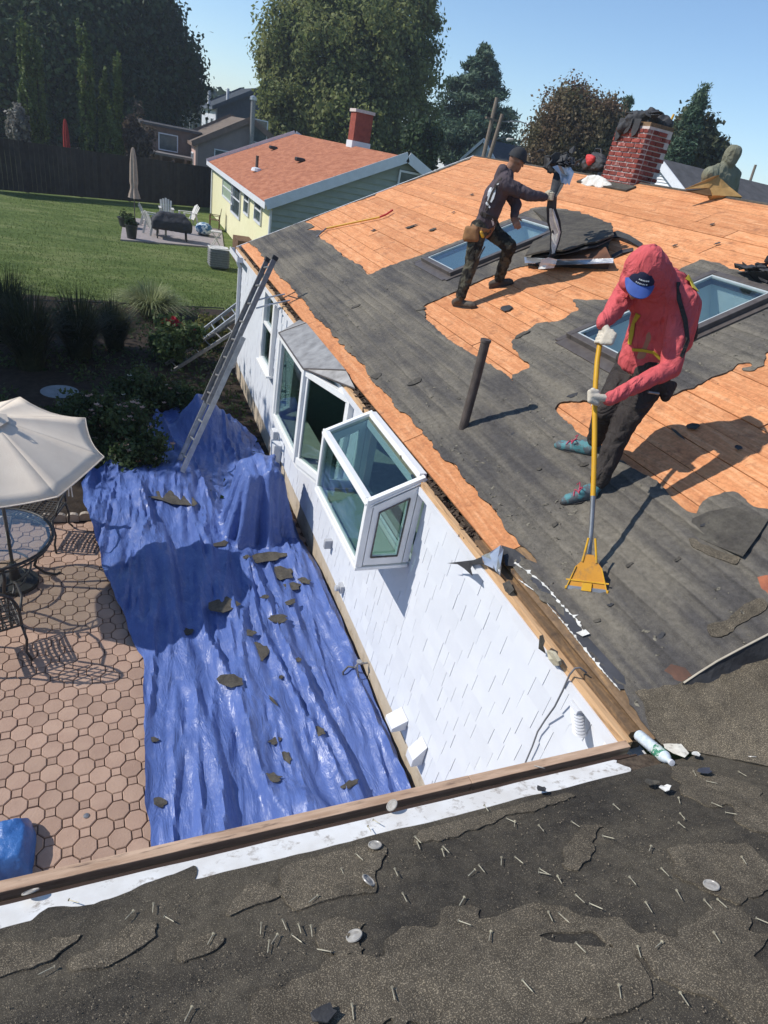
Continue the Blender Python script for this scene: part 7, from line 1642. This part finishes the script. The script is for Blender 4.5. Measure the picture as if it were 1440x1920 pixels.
def woodchair(label, px, py, rz):
    b = GP(px, py, GZ+.03); t = thing('wooden_chair', label, 'chair', b); m = Matrix.Translation(tuple(b)) @ Matrix.Rotation(rz, 4, 'Z'); T = lambda *p: m @ Vector(p)
    for i in range(5): mb = MB(); strut(mb, T(-.25, -.2+i*.1, .42), T(.25, -.2+i*.1, .42), .08, .02); mb.build('seat_slat', M_WOODBR, t)
    for i in range(6): mb = MB(); strut(mb, T(-.25+i*.1, -.25, .44), T(-.25+i*.1, -.33, .98), .07, .02, m.to_3x3() @ Vector((0, 1, 0))); mb.build('back_slat', M_WOODBR, t)
    for sx in (-1, 1):
        for sy, z in ((-1, .62), (1, .62)): mb = MB(); mb.tube([T(sx*.28, sy*.24, 0), T(sx*.28, sy*.24, z)], .025, 8); mb.build('leg', M_WOODBR, t)
        mb = MB(); strut(mb, T(sx*.28, -.26, .63), T(sx*.28, .28, .63), .07, .025); mb.build('arm', M_WOODBR, t)
woodchair('brown slatted wooden armchair against the yellow house wall', 402, 428, math.radians(80))
b = GP(405, 462, GZ+.03); t = thing('folding_stool', 'pale folding stand beside the patterned pouf', 'stool', b)
for s in (-1, 1): MB().tube([b+np.array([-.2, s*.18, 0]), b+np.array([.2, s*.18, .62])], .02, 8).build('leg', M_WHT, t); MB().tube([b+np.array([.2, s*.18, 0]), b+np.array([-.2, s*.18, .62])], .02, 8).build('leg', M_WHT, t)
MB().box(b+np.array([0, 0, .63]), (.45, .42, .03)).build('top', M_WHT, t)
b = GP(409, 501); t = thing('air_conditioner', 'grey round cornered air conditioner on the lawn beside the yellow house', 'air conditioner', b)
M_AC = M('ac_grey', (.20, .20, .20), (.15, .15, .15), 10, .6, .3); MB().box(b+np.array([0, 0, .36]), (.76, .76, .70)).build('body', M_AC, t, bevel=.09)
for i in range(7): MB().box(b+np.array([0, 0, .1+i*.085]), (.785, .785, .02)).build('louvre', M_ALUOLD, t, bevel=.009)
MB().lathe([(.0, .72), (.30, .72), (.33, .74), (.36, .75), (.36, .70)], Matrix.Translation(tuple(b)), 20).build('fan_guard', M_WHT, t); MB().box(b+np.array([0, 0, .715]), (.77, .77, .02)).build('lid', M_WHT, t)
# fence
fp = [GP(-60, 352), GP(60, 365), GP(233, 380), GP(397, 391)]; fa, fz = np.array(fp[0]), np.array(fp[-1]); FD = (fz-fa); FL_ = np.linalg.norm(FD[:2]); FD = FD/np.linalg.norm(FD); FH = 2.35
fen = thing('fence', 'long dark wooden fence along the far side of the lawn', 'fence', fa); M_FEN = M('fence_dark', (.050, .045, .042), (.032, .029, .027), 3, .9, .1, rnd=.2)
k = 0.0; fn = np.array([-FD[1], FD[0], 0]); npan = int(FL_/2.4)
for i in range(npan):
    a = fa+FD*(i*FL_/npan); m = frame((a[0], a[1], GZ), FD, fn, (0, 0, 1)); L = FL_/npan
    for j in range(12): MB().mbox(m, (j*L/12+.006, -.012, .03), ((j+1)*L/12-.006, .012, FH-.05*((i*7+j*3) % 3)*.3)).build('board', M_FEN, fen)
    MB().mbox(m, (-.06, .015, 0), (.06, .13, FH+.05)).build('post', M_FEN, fen); MB().mbox(m, (0, .013, .4), (L, .06, .48)).mbox(m, (0, .013, 1.9), (L, .06, 1.98)).build('rail', M_FEN, fen)

# ------------------------------------------------------------------ houses
M_ROOFO = M('roof_orange_shingle', (.44, .185, .105), (.30, .115, .066), 2.2, .9, .1, stretch=(2, .8, 2), bump=.6, bscale=14, dirt=((.50, .25, .15), 5)); M_ROOFG = M('roof_grey_shingle', (.12, .115, .115), (.085, .082, .082), 3, .9, .1, bump=.4, bscale=12); M_ROOFB = M('roof_brown_shingle', (.20, .165, .135), (.15, .12, .10), 3, .9, .1, bump=.4, bscale=12); M_ROOFDK = M('roof_dark_shingle', (.065, .072, .080), (.045, .05, .055), 3, .9, .1, bump=.4, bscale=12)
M_YEL = M('stucco_yellow', (.72, .68, .44), (.68, .64, .40), 3, .85, .2); M_SAGESHADE = M('siding_sage_shade', (.33, .36, .30), (.29, .32, .27), 3, .7, .2, rnd=.06); M_MAUVESHADE = M('siding_mauve_shade', (.27, .22, .21), (.24, .195, .19), 3, .7, .2, rnd=.05); M_MAUVELIT = M('siding_mauve_lit', (.55, .38, .33), (.50, .34, .29), 3, .7, .2); M_NAVYS = M('siding_slate', (.11, .125, .155), (.09, .105, .13), 3, .7, .2); M_BRN = M('siding_brown', (.22, .155, .125), (.17, .12, .095), 3, .8, .2)
M_PANE = M('pane_dark', (.05, .07, .075), (.10, .13, .135), 2, .1, .6); M_CURT = M('pane_green_blind', (.30, .38, .27), (.36, .44, .33), 6, .3, .4)
def house_d1(name, label, x0, y0, x1, y1, ze, zr, wl, gable, roofm_, trim=M_WHITE, lap=0.0, oh=.3, nlap=0, shingles=0):
    t = thing(name, label, 'house', ((x0+x1)/2, (y0+y1)/2, GZ)); xm = (x0+x1)/2
    MB().bx(x0, x0+.15, y0, y1, GZ, ze).build('side_wall', wl, t); MB().bx(x1-.15, x1, y0, y1, GZ, ze).build('side_wall', wl, t)
    for y, s in ((y0, 1), (y1-.15, 1)): MB().prism([(x0+.151, GZ), (x1-.151, GZ), (x1-.151, ze), (xm, zr-.12), (x0+.151, ze)], frame((0, y+.15, 0), (1, 0, 0), (0, 0, 1), (0, -1, 0)), 0, .15).build('gable_wall', gable, t)
    sl = (zr-ze)/(xm-x0)
    for sgn in (-1, 1):
        e = x0-oh if sgn < 0 else x1+oh; zz = ze-oh*sl; d = Vector((xm-e, 0, zr-zz)); L = d.length; d.normalize(); nrm = Vector((-d.z, 0, d.x)) if sgn < 0 else Vector((d.z*1, 0, -d.x)); nrm = nrm if nrm.z > 0 else -nrm
        MB().mbox(frame((e, y0-oh, zz), d, (0, 1, 0), d.cross(Vector((0, 1, 0)))), (0, 0, -.06 if d.cross(Vector((0, 1, 0))).z > 0 else -.0), (L, y1-y0+2*oh, .06 if d.cross(Vector((0, 1, 0))).z < 0 else 0)).build('roof', roofm_, t)
        for yy in (y0-oh-.03, y1+oh): MB().mbox(frame((e, yy, zz), d, (0, 1, 0), d.cross(Vector((0, 1, 0)))), (0, 0, -.17), (L-.0, .03, .17)).build('rake_trim', trim, t)
        MB().bx(min(e, e+.03*sgn), max(e, e+.03*sgn), y0-oh, y1+oh, zz-.14, zz+.07).build('eave_trim', trim, t)
    if nlap:
        zc = GZ; hgt = (zr-.2-GZ)/nlap
        for i in range(nlap):
            z = GZ+i*hgt; ztop = z+hgt
            if z < ze: a, b = x0+.0, x1
            else: a, b = x0+(z+hgt*.5-ze)/sl+.05, x1-(z+hgt*.5-ze)/sl-.05
            if b-a < .3: continue
            MB().add([(a, y0-.004, z), (b, y0-.004, z), (b, y0-.004, ztop), (a, y0-.004, ztop), (a, y0-.075, z), (b, y0-.075, z), (b, y0-.012, ztop), (a, y0-.012, ztop)], [(4, 5, 6, 7), (0, 1, 5, 4), (1, 2, 6, 5), (2, 3, 7, 6), (3, 0, 4, 7), (3, 2, 1, 0)]).build('siding_board', gable, t)
    return t
def win_x(t, x, ya, yb, za, zb, pane=M_PANE, trim=M_WHITE, name='window', bars=1):
    o = bpy.data.objects.new(name, None); COL.objects.link(o); setparent(o, t); f = .07
    MB().bx(x-.07, x, ya-f, ya, za-f, zb+f).bx(x-.07, x, yb, yb+f, za-f, zb+f).bx(x-.07, x, ya, yb, zb, zb+f).bx(x-.07, x, ya, yb, za-f, za).build('frame', trim, o); MB().bx(x-.025, x-.005, ya, yb, za, zb).build('pane', pane, o)
    if bars: MB().bx(x-.05, x-.026, ya, yb, (za+zb)/2-.025, (za+zb)/2+.025).build('bar', trim, o)
def win_y(t, y, xa, xb, za, zb, pane=M_PANE, trim=M_WHITE, name='window'):
    o = bpy.data.objects.new(name, None); COL.objects.link(o); setparent(o, t); f = .07
    MB().bx(xa-f, xa, y-.08, y, za-f, zb+f).bx(xb, xb+f, y-.08, y, za-f, zb+f).bx(xa, xb, y-.08, y, zb, zb+f).bx(xa, xb, y-.08, y, za-f, za).build('frame', trim, o); MB().bx(xa, xb, y-.035, y-.005, za, zb).build('pane', pane, o)
YX = 2.80
yh = house_d1('yellow_house', 'pale yellow house with an orange shingle roof beyond the lawn', YX, 23.2, 12.4, 41.2, .10, 2.30, M_YEL, M_SAGESHADE, M_ROOFO, nlap=22, oh=.32)  # gable siding carries that side's shade in its sage colour
for (pa, pb, pn, nm) in (((420, 330), (437, 382), M_CURT, 'window'), ((437, 338), (450, 410), M_PANE, 'patio_door'), ((461, 352), (467, 404), M_PANE, 'window'), ((481, 369), (490, 420), M_PANE, 'window')):
    A_, B_ = XP(*pa, YX), XP(*pb, YX); win_x(yh, YX, min(A_[1], B_[1]), max(A_[1], B_[1]), B_[2] if B_[2] < A_[2] else A_[2], max(A_[2], B_[2]), pn, name=nm)
A_, B_ = YP(750, 322, 23.2), YP(768, 335, 23.2); win_y(yh, 23.15, A_[0], A_[0]+.8, A_[2]-.38, A_[2])
zr_ = lambda x: .10+(2.30-.10)*(x-YX)/(12.4/2+YX/2-YX)
def on_yroof(px, py):
    s = 2.2/4.8; return hit(px, py, (-s, 0, 1), (YX, 0, .10+.03))
P = on_yroof(481, 320); MB().tube([P-np.array([0, 0, .1]), P+np.array([0, 0, .62])], .07, 10).build('vent_pipe', M_LEAD, yh); MB().lathe([(.26, -.02), (.22, .10), (.08, .14)], Matrix.Translation(tuple(P)), 12).build('pipe_boot', M_WHITE, yh)
for a in ((512, 280), (562, 303)):
    P = on_yroof(*a); MB().box(P+np.array([0, 0, .08]), (.42, .42, .16)).build('roof_vent', M_BLACK, yh, bevel=.05)
P = on_yroof(672, 268); ch = MB(); ch.bx(P[0]-.4, P[0]+.4, P[1]-.4, P[1]+.4, P[2]-.6, P[2]+1.15); cho = ch.build('chimney', M('far_brick', (.30, .085, .06), (.22, .06, .045), 6, .9, .1, bump=.4, bscale=20), yh); MB().bx(P[0]-.46, P[0]+.46, P[1]-.46, P[1]+.46, P[2]+1.15, P[2]+1.27).build('chimney_cap', M_MORTAR, cho); MB().bx(P[0]-.44, P[0]+.44, P[1]-.44, P[1]+.44, P[2]-.3, P[2]+.05).build('chimney_flashing', M_WHITE, cho)
dsp = MB(); dsp.tube([(YX-.30, 23.0, .0), (YX-.06, 23.15, -.25), (YX-.06, 23.15, GZ)], .05, 8); dsp.build('downspout', M_WHITE, yh); MB().tube([(YX-.30, 41.2, .0), (YX-.06, 41.1, -.3), (YX-.06, 41.1, GZ)], .05, 8).build('downspout', M_WHITE, yh)
bh = MB().bx(YX-.7, YX-.02, 26.2, 27.6, GZ, GZ+.9).build('bulkhead_step', M_WOODBR, yh)
# mauve house behind it
c = YP(367, 266, 49.0); pk = YP(470, 224, 49.0)
mh = house_d1('mauve_house', 'mauve sided house with brown roof behind the dark fence', c[0], 49.0, 2*pk[0]-c[0], 58.0, c[2], pk[2], M_MAUVELIT, M_MAUVESHADE, M_ROOFB, trim=M_BRN, nlap=0, oh=.25)  # sunlight and shade put into the siding colours: pinkish sides, darker gable
A_ = XP(358, 300, c[0]); win_x(mh, c[0], 50.2, 51.4, c[2]-2.2, c[2]-.8); win_x(mh, c[0], 53.5, 54.6, c[2]-2.2, c[2]-.8); q = YP(486, 245, 49.0); win_y(mh, 48.98, q[0]-.4, q[0]+.5, q[2]-.7, q[2]+.6); q = YP(420, 287, 49.0); win_y(mh, 48.98, q[0]-.6, q[0]+.6, q[2]-.6, q[2]+.1)
q = YP(473, 270, 48.6); q2 = YP(475, 188, 48.6); MB().tube([(q[0], 48.6, GZ), (q2[0], 48.6, q2[2])], .16, 12).build('flue_pipe', M_ALUOLD, mh); MB().lathe([(.24, 0), (.24, .18), (0, .3)], Matrix.Translation((q2[0], 48.6, q2[2])), 12).build('flue_cap', M_ALU, mh)
# brown porch house to its left
a0, a1 = YP(276, 285, 50.5), YP(345, 292, 50.5)
ph = thing('porch_house', 'low brown house with a shaded porch left of the mauve house', 'house', (a0[0], 52, GZ)); zt = a0[2]
MB().bx(a0[0], a1[0]+1.2, 52.5, 58, GZ, zt+1.6).build('wall', M_BRN, ph); MB().bx(a0[0]-.3, a1[0]+.6, 50.3, 52.6, zt-.05, zt+.1).build('porch_roof', M('porch_roof_grey', (.22, .20, .19), None, 4, .8, .2), ph); MB().bx(a0[0]-.4, a1[0]+1.4, 52.3, 58.2, zt+1.6, zt+1.75).build('roof', M_ROOFG, ph)
for i in range(4): x = a0[0]+.1+i*(a1[0]-a0[0])/3; MB().bx(x-.08, x+.08, 50.4, 50.56, GZ, zt-.05).build('porch_post', M_BRN, ph)
win_y(ph, 52.48, a0[0]+.9, a0[0]+2.1, zt+.25, zt+1.2); win_y(ph, 52.48, a1[0]-1.6, a1[0]-.4, GZ+1.0, zt-.5, M_PANE, M_WOODBR)
# slate house far behind
c = YP(405, 199, 78.0); pk = YP(492, 164, 78.0)
dh = house_d1('slate_house', 'dark slate blue two storey house far behind the mauve house', c[0], 78.0, 2*pk[0]-c[0], 92.0, c[2], pk[2], M('siding_palegrey', (.55, .57, .60), None, 3, .7, .2), M_NAVYS, M_ROOFDK, trim=M_NAVYS, oh=.4)
win_x(dh, c[0], 80, 82, c[2]-3, c[2]-1.2); win_x(dh, c[0], 85, 87, c[2]-3, c[2]-1.2)
for a in ((427, 180), (392, 184)): P = YP(*a, 82.0); MB().tube([P-np.array([0, 0, .8]), P+np.array([0, 0, .7])], .16, 8).build('roof_pipe', M_WHITE, dh)
P = YP(330, 218, 74); rl = thing('white_railing', 'white balcony railing left of the slate house', 'railing', (P[0], 74, P[2]-1)); Q = YP(372, 226, 74)
for i in range(4): x = P[0]+(Q[0]-P[0])*i/3; z = P[2]+(Q[2]-P[2])*i/3; MB().bx(x-.12, x+.12, 73.9, 74.1, z-1.0, z+.35).build('post', M_WHITE, rl)
strm = MB(); strut(strm, (P[0], 74, P[2]+.1), (Q[0], 74, Q[2]+.1), .1, .12); strm.build('top_rail', M_WHITE, rl); MB().bx(P[0]-1, Q[0]+1.5, 74.2, 80, GZ, P[2]-1).build('deck', M_ROOFB, rl)
# houses with gables towards the patio side, ridges running to the right
def house_d2(name, label, pleft, ppeak, pright, x, length, wl, roofm_, gcol, oh=.25, lap=0):
    A_, B_, C_ = XP(*pleft, x), XP(*ppeak, x), XP(*pright, x); ym = B_[1]; hw = max(abs(A_[1]-ym), abs(C_[1]-ym)); ze = min(A_[2], C_[2]) if abs(A_[2]-C_[2]) < 1.2 else A_[2]; sl = (B_[2]-ze)/hw
    t = thing(name, label, 'house', (x+length/2, ym, GZ)); zr = B_[2]
    MB().prism([(ym-hw, GZ), (ym+hw, GZ), (ym+hw, ze), (ym, zr-.1), (ym-hw, ze)], frame((x, 0, 0), (0, 1, 0), (0, 0, 1), (1, 0, 0)), 0, .15).build('gable_wall', gcol, t)
    if lap:
        for i in range(lap):
            z = ze-1.5+i*(zr-ze+1.5)/lap; h_ = (zr-ze+1.5)/lap; ww = hw if z < ze else hw-(z+h_*.6-ze)/sl
            if ww > .2: MB().add([(x, ym-ww, z), (x, ym+ww, z), (x, ym+ww, z+h_), (x, ym-ww, z+h_), (x-.05, ym-ww, z), (x-.05, ym+ww, z), (x-.012, ym+ww, z+h_), (x-.012, ym-ww, z+h_)], [(5, 4, 7, 6), (1, 0, 4, 5), (0, 3, 7, 4), (2, 1, 5, 6), (3, 2, 6, 7), (0, 1, 2, 3)]).build('siding_board', gcol, t)
    MB().bx(x+.15, x+length, ym-hw, ym-hw+.15, GZ, ze).build('side_wall', wl, t); MB().bx(x+.15, x+length, ym+hw-.15, ym+hw, GZ, ze).build('side_wall', wl, t)
    for s in (-1, 1):
        e = (ym+s*(hw+oh), ze-oh*sl); d = Vector((0, ym-e[0], zr-e[1])); L = d.length; d.normalize(); n_ = Vector((1, 0, 0)).cross(d); n_ = n_ if n_.z > 0 else -n_
        MB().mbox(frame((x-oh, e[0], e[1]), (1, 0, 0), d, n_), (0, 0, 0), (length+2*oh, L, .07)).build('roof', roofm_, t); MB().mbox(frame((x-oh-.04, e[0], e[1]), (1, 0, 0), d, n_), (0, 0, -.20), (.04, L, .09)).build('rake_trim', M_WHITE, t)
    return t
house_d2('white_gable_house', 'house with white lap siding gable and grey roof behind the chimney', (1196, 352), (1247, 303), (1300, 372), 16.5, 14, M_WHITE, M_ROOFG, M_WHITE, lap=26)
house_d2('grey_roof_house', 'small grey roofed house with a white gable beside the maple', (803, 300), (818, 268), (838, 318), 32.0, 9, M_NAVYS, M_ROOFDK, M_WHITE)
house_d2('dormer_house', 'house with white rakes behind the two utility poles', (884, 298), (912, 262), (938, 310), 27.0, 9, M_WHITE, M_ROOFDK, M('gable_pale_blue', (.42, .48, .52), None, 3, .8, .2))
house_d2('long_grey_house', 'long dark roofed house behind the person in plum grey', (985, 318), (1006, 285), (1030, 330), 24.5, 16, M_NAVYS, M_ROOFG, M('gable_pale_grey', (.36, .38, .40), None, 3, .8, .2))
# utility poles and street lamps
M_POLE = M('pole_wood', (.26, .21, .16), (.18, .14, .11), 5, .9, .1, stretch=(6, 6, .6))
for px0, py0, px1, py1, D, lab, arm in ((905, 300, 932, 183, 48, 'tall wooden utility pole in front of the pine', None), (916, 300, 942, 214, 50, 'shorter wooden utility pole with a street lamp arm', ((942, 228), (975, 228), (990, 233))), (1403, 350, 1417, 309, 70, 'distant leaning utility pole right of the sitting person', None)):
    A_, B_ = JP(px0, py0, D), JP(px1, py1, D); d = (B_-A_)/np.linalg.norm(B_-A_); g0 = A_-d*((A_[2]-GZ)/d[2]); up = thing('utility_pole', lab, 'utility pole', g0)
    MB().tube([g0, B_], [.17, .12], 10).build('pole', M_POLE, up)
    if arm:
        pts = [JP(*a, D) for a in arm]; MB().tube(pts, .035, 8).build('lamp_arm', M_ALUOLD, up); q = pts[-1]; blob('lamp_head', [('c', q, .10, q+V3(CX)*.5, .07)], M_ALU, up, .04, 2); mb = MB(); mb.tube([JP(925, 262, D), JP(945, 258, D), JP(952, 262, D)], .03, 8); mb.build('lamp_arm', M_ALUOLD, up); q = V3(JP(952, 262, D)); blob('lamp_head', [('c', q, .12, q+V3(CX)*.35, .09)], M_WHT, up, .04, 2)
    elif D < 60: q = V3(B_)-V3(d)*1.2; MB().box(q+V3((.0, 0, .0)), (1.3, .1, .12), Matrix.Rotation(.4, 4, 'Z')).build('cross_arm', M_POLE, up)
hz = MB(); hz.bx(-480, 480, -470, 560, GZ-1.2, 24.0); hzo = hz.build('haze', None); tag(hzo, 'thin bluish haze volume added to lift the dark tones', 'haze', None, 'stuff')  # scattering box added to lift far blacks, standing in for a lens veil
hmt = bpy.data.materials.new('haze_veil'); hmt.use_nodes = True; hn = hmt.node_tree
for n in list(hn.nodes): hn.nodes.remove(n)
ho = hn.nodes.new('ShaderNodeOutputMaterial'); hv = hn.nodes.new('ShaderNodeVolumePrincipled'); hv.inputs['Color'].default_value = (.80, .88, 1, 1); hv.inputs['Density'].default_value = HAZE; hv.inputs['Anisotropy'].default_value = .3
hn.links.new(hv.outputs[0], ho.inputs['Volume']); hzo.data.materials.append(hmt)
wv = MB(); A_ = JP(942, 218, 50); B_ = JP(1500, 232, 60); wv.tube([A_, (A_+B_)/2-np.array([0, 0, .5]), B_], .012, 5)
print('objects', len(bpy.data.objects))
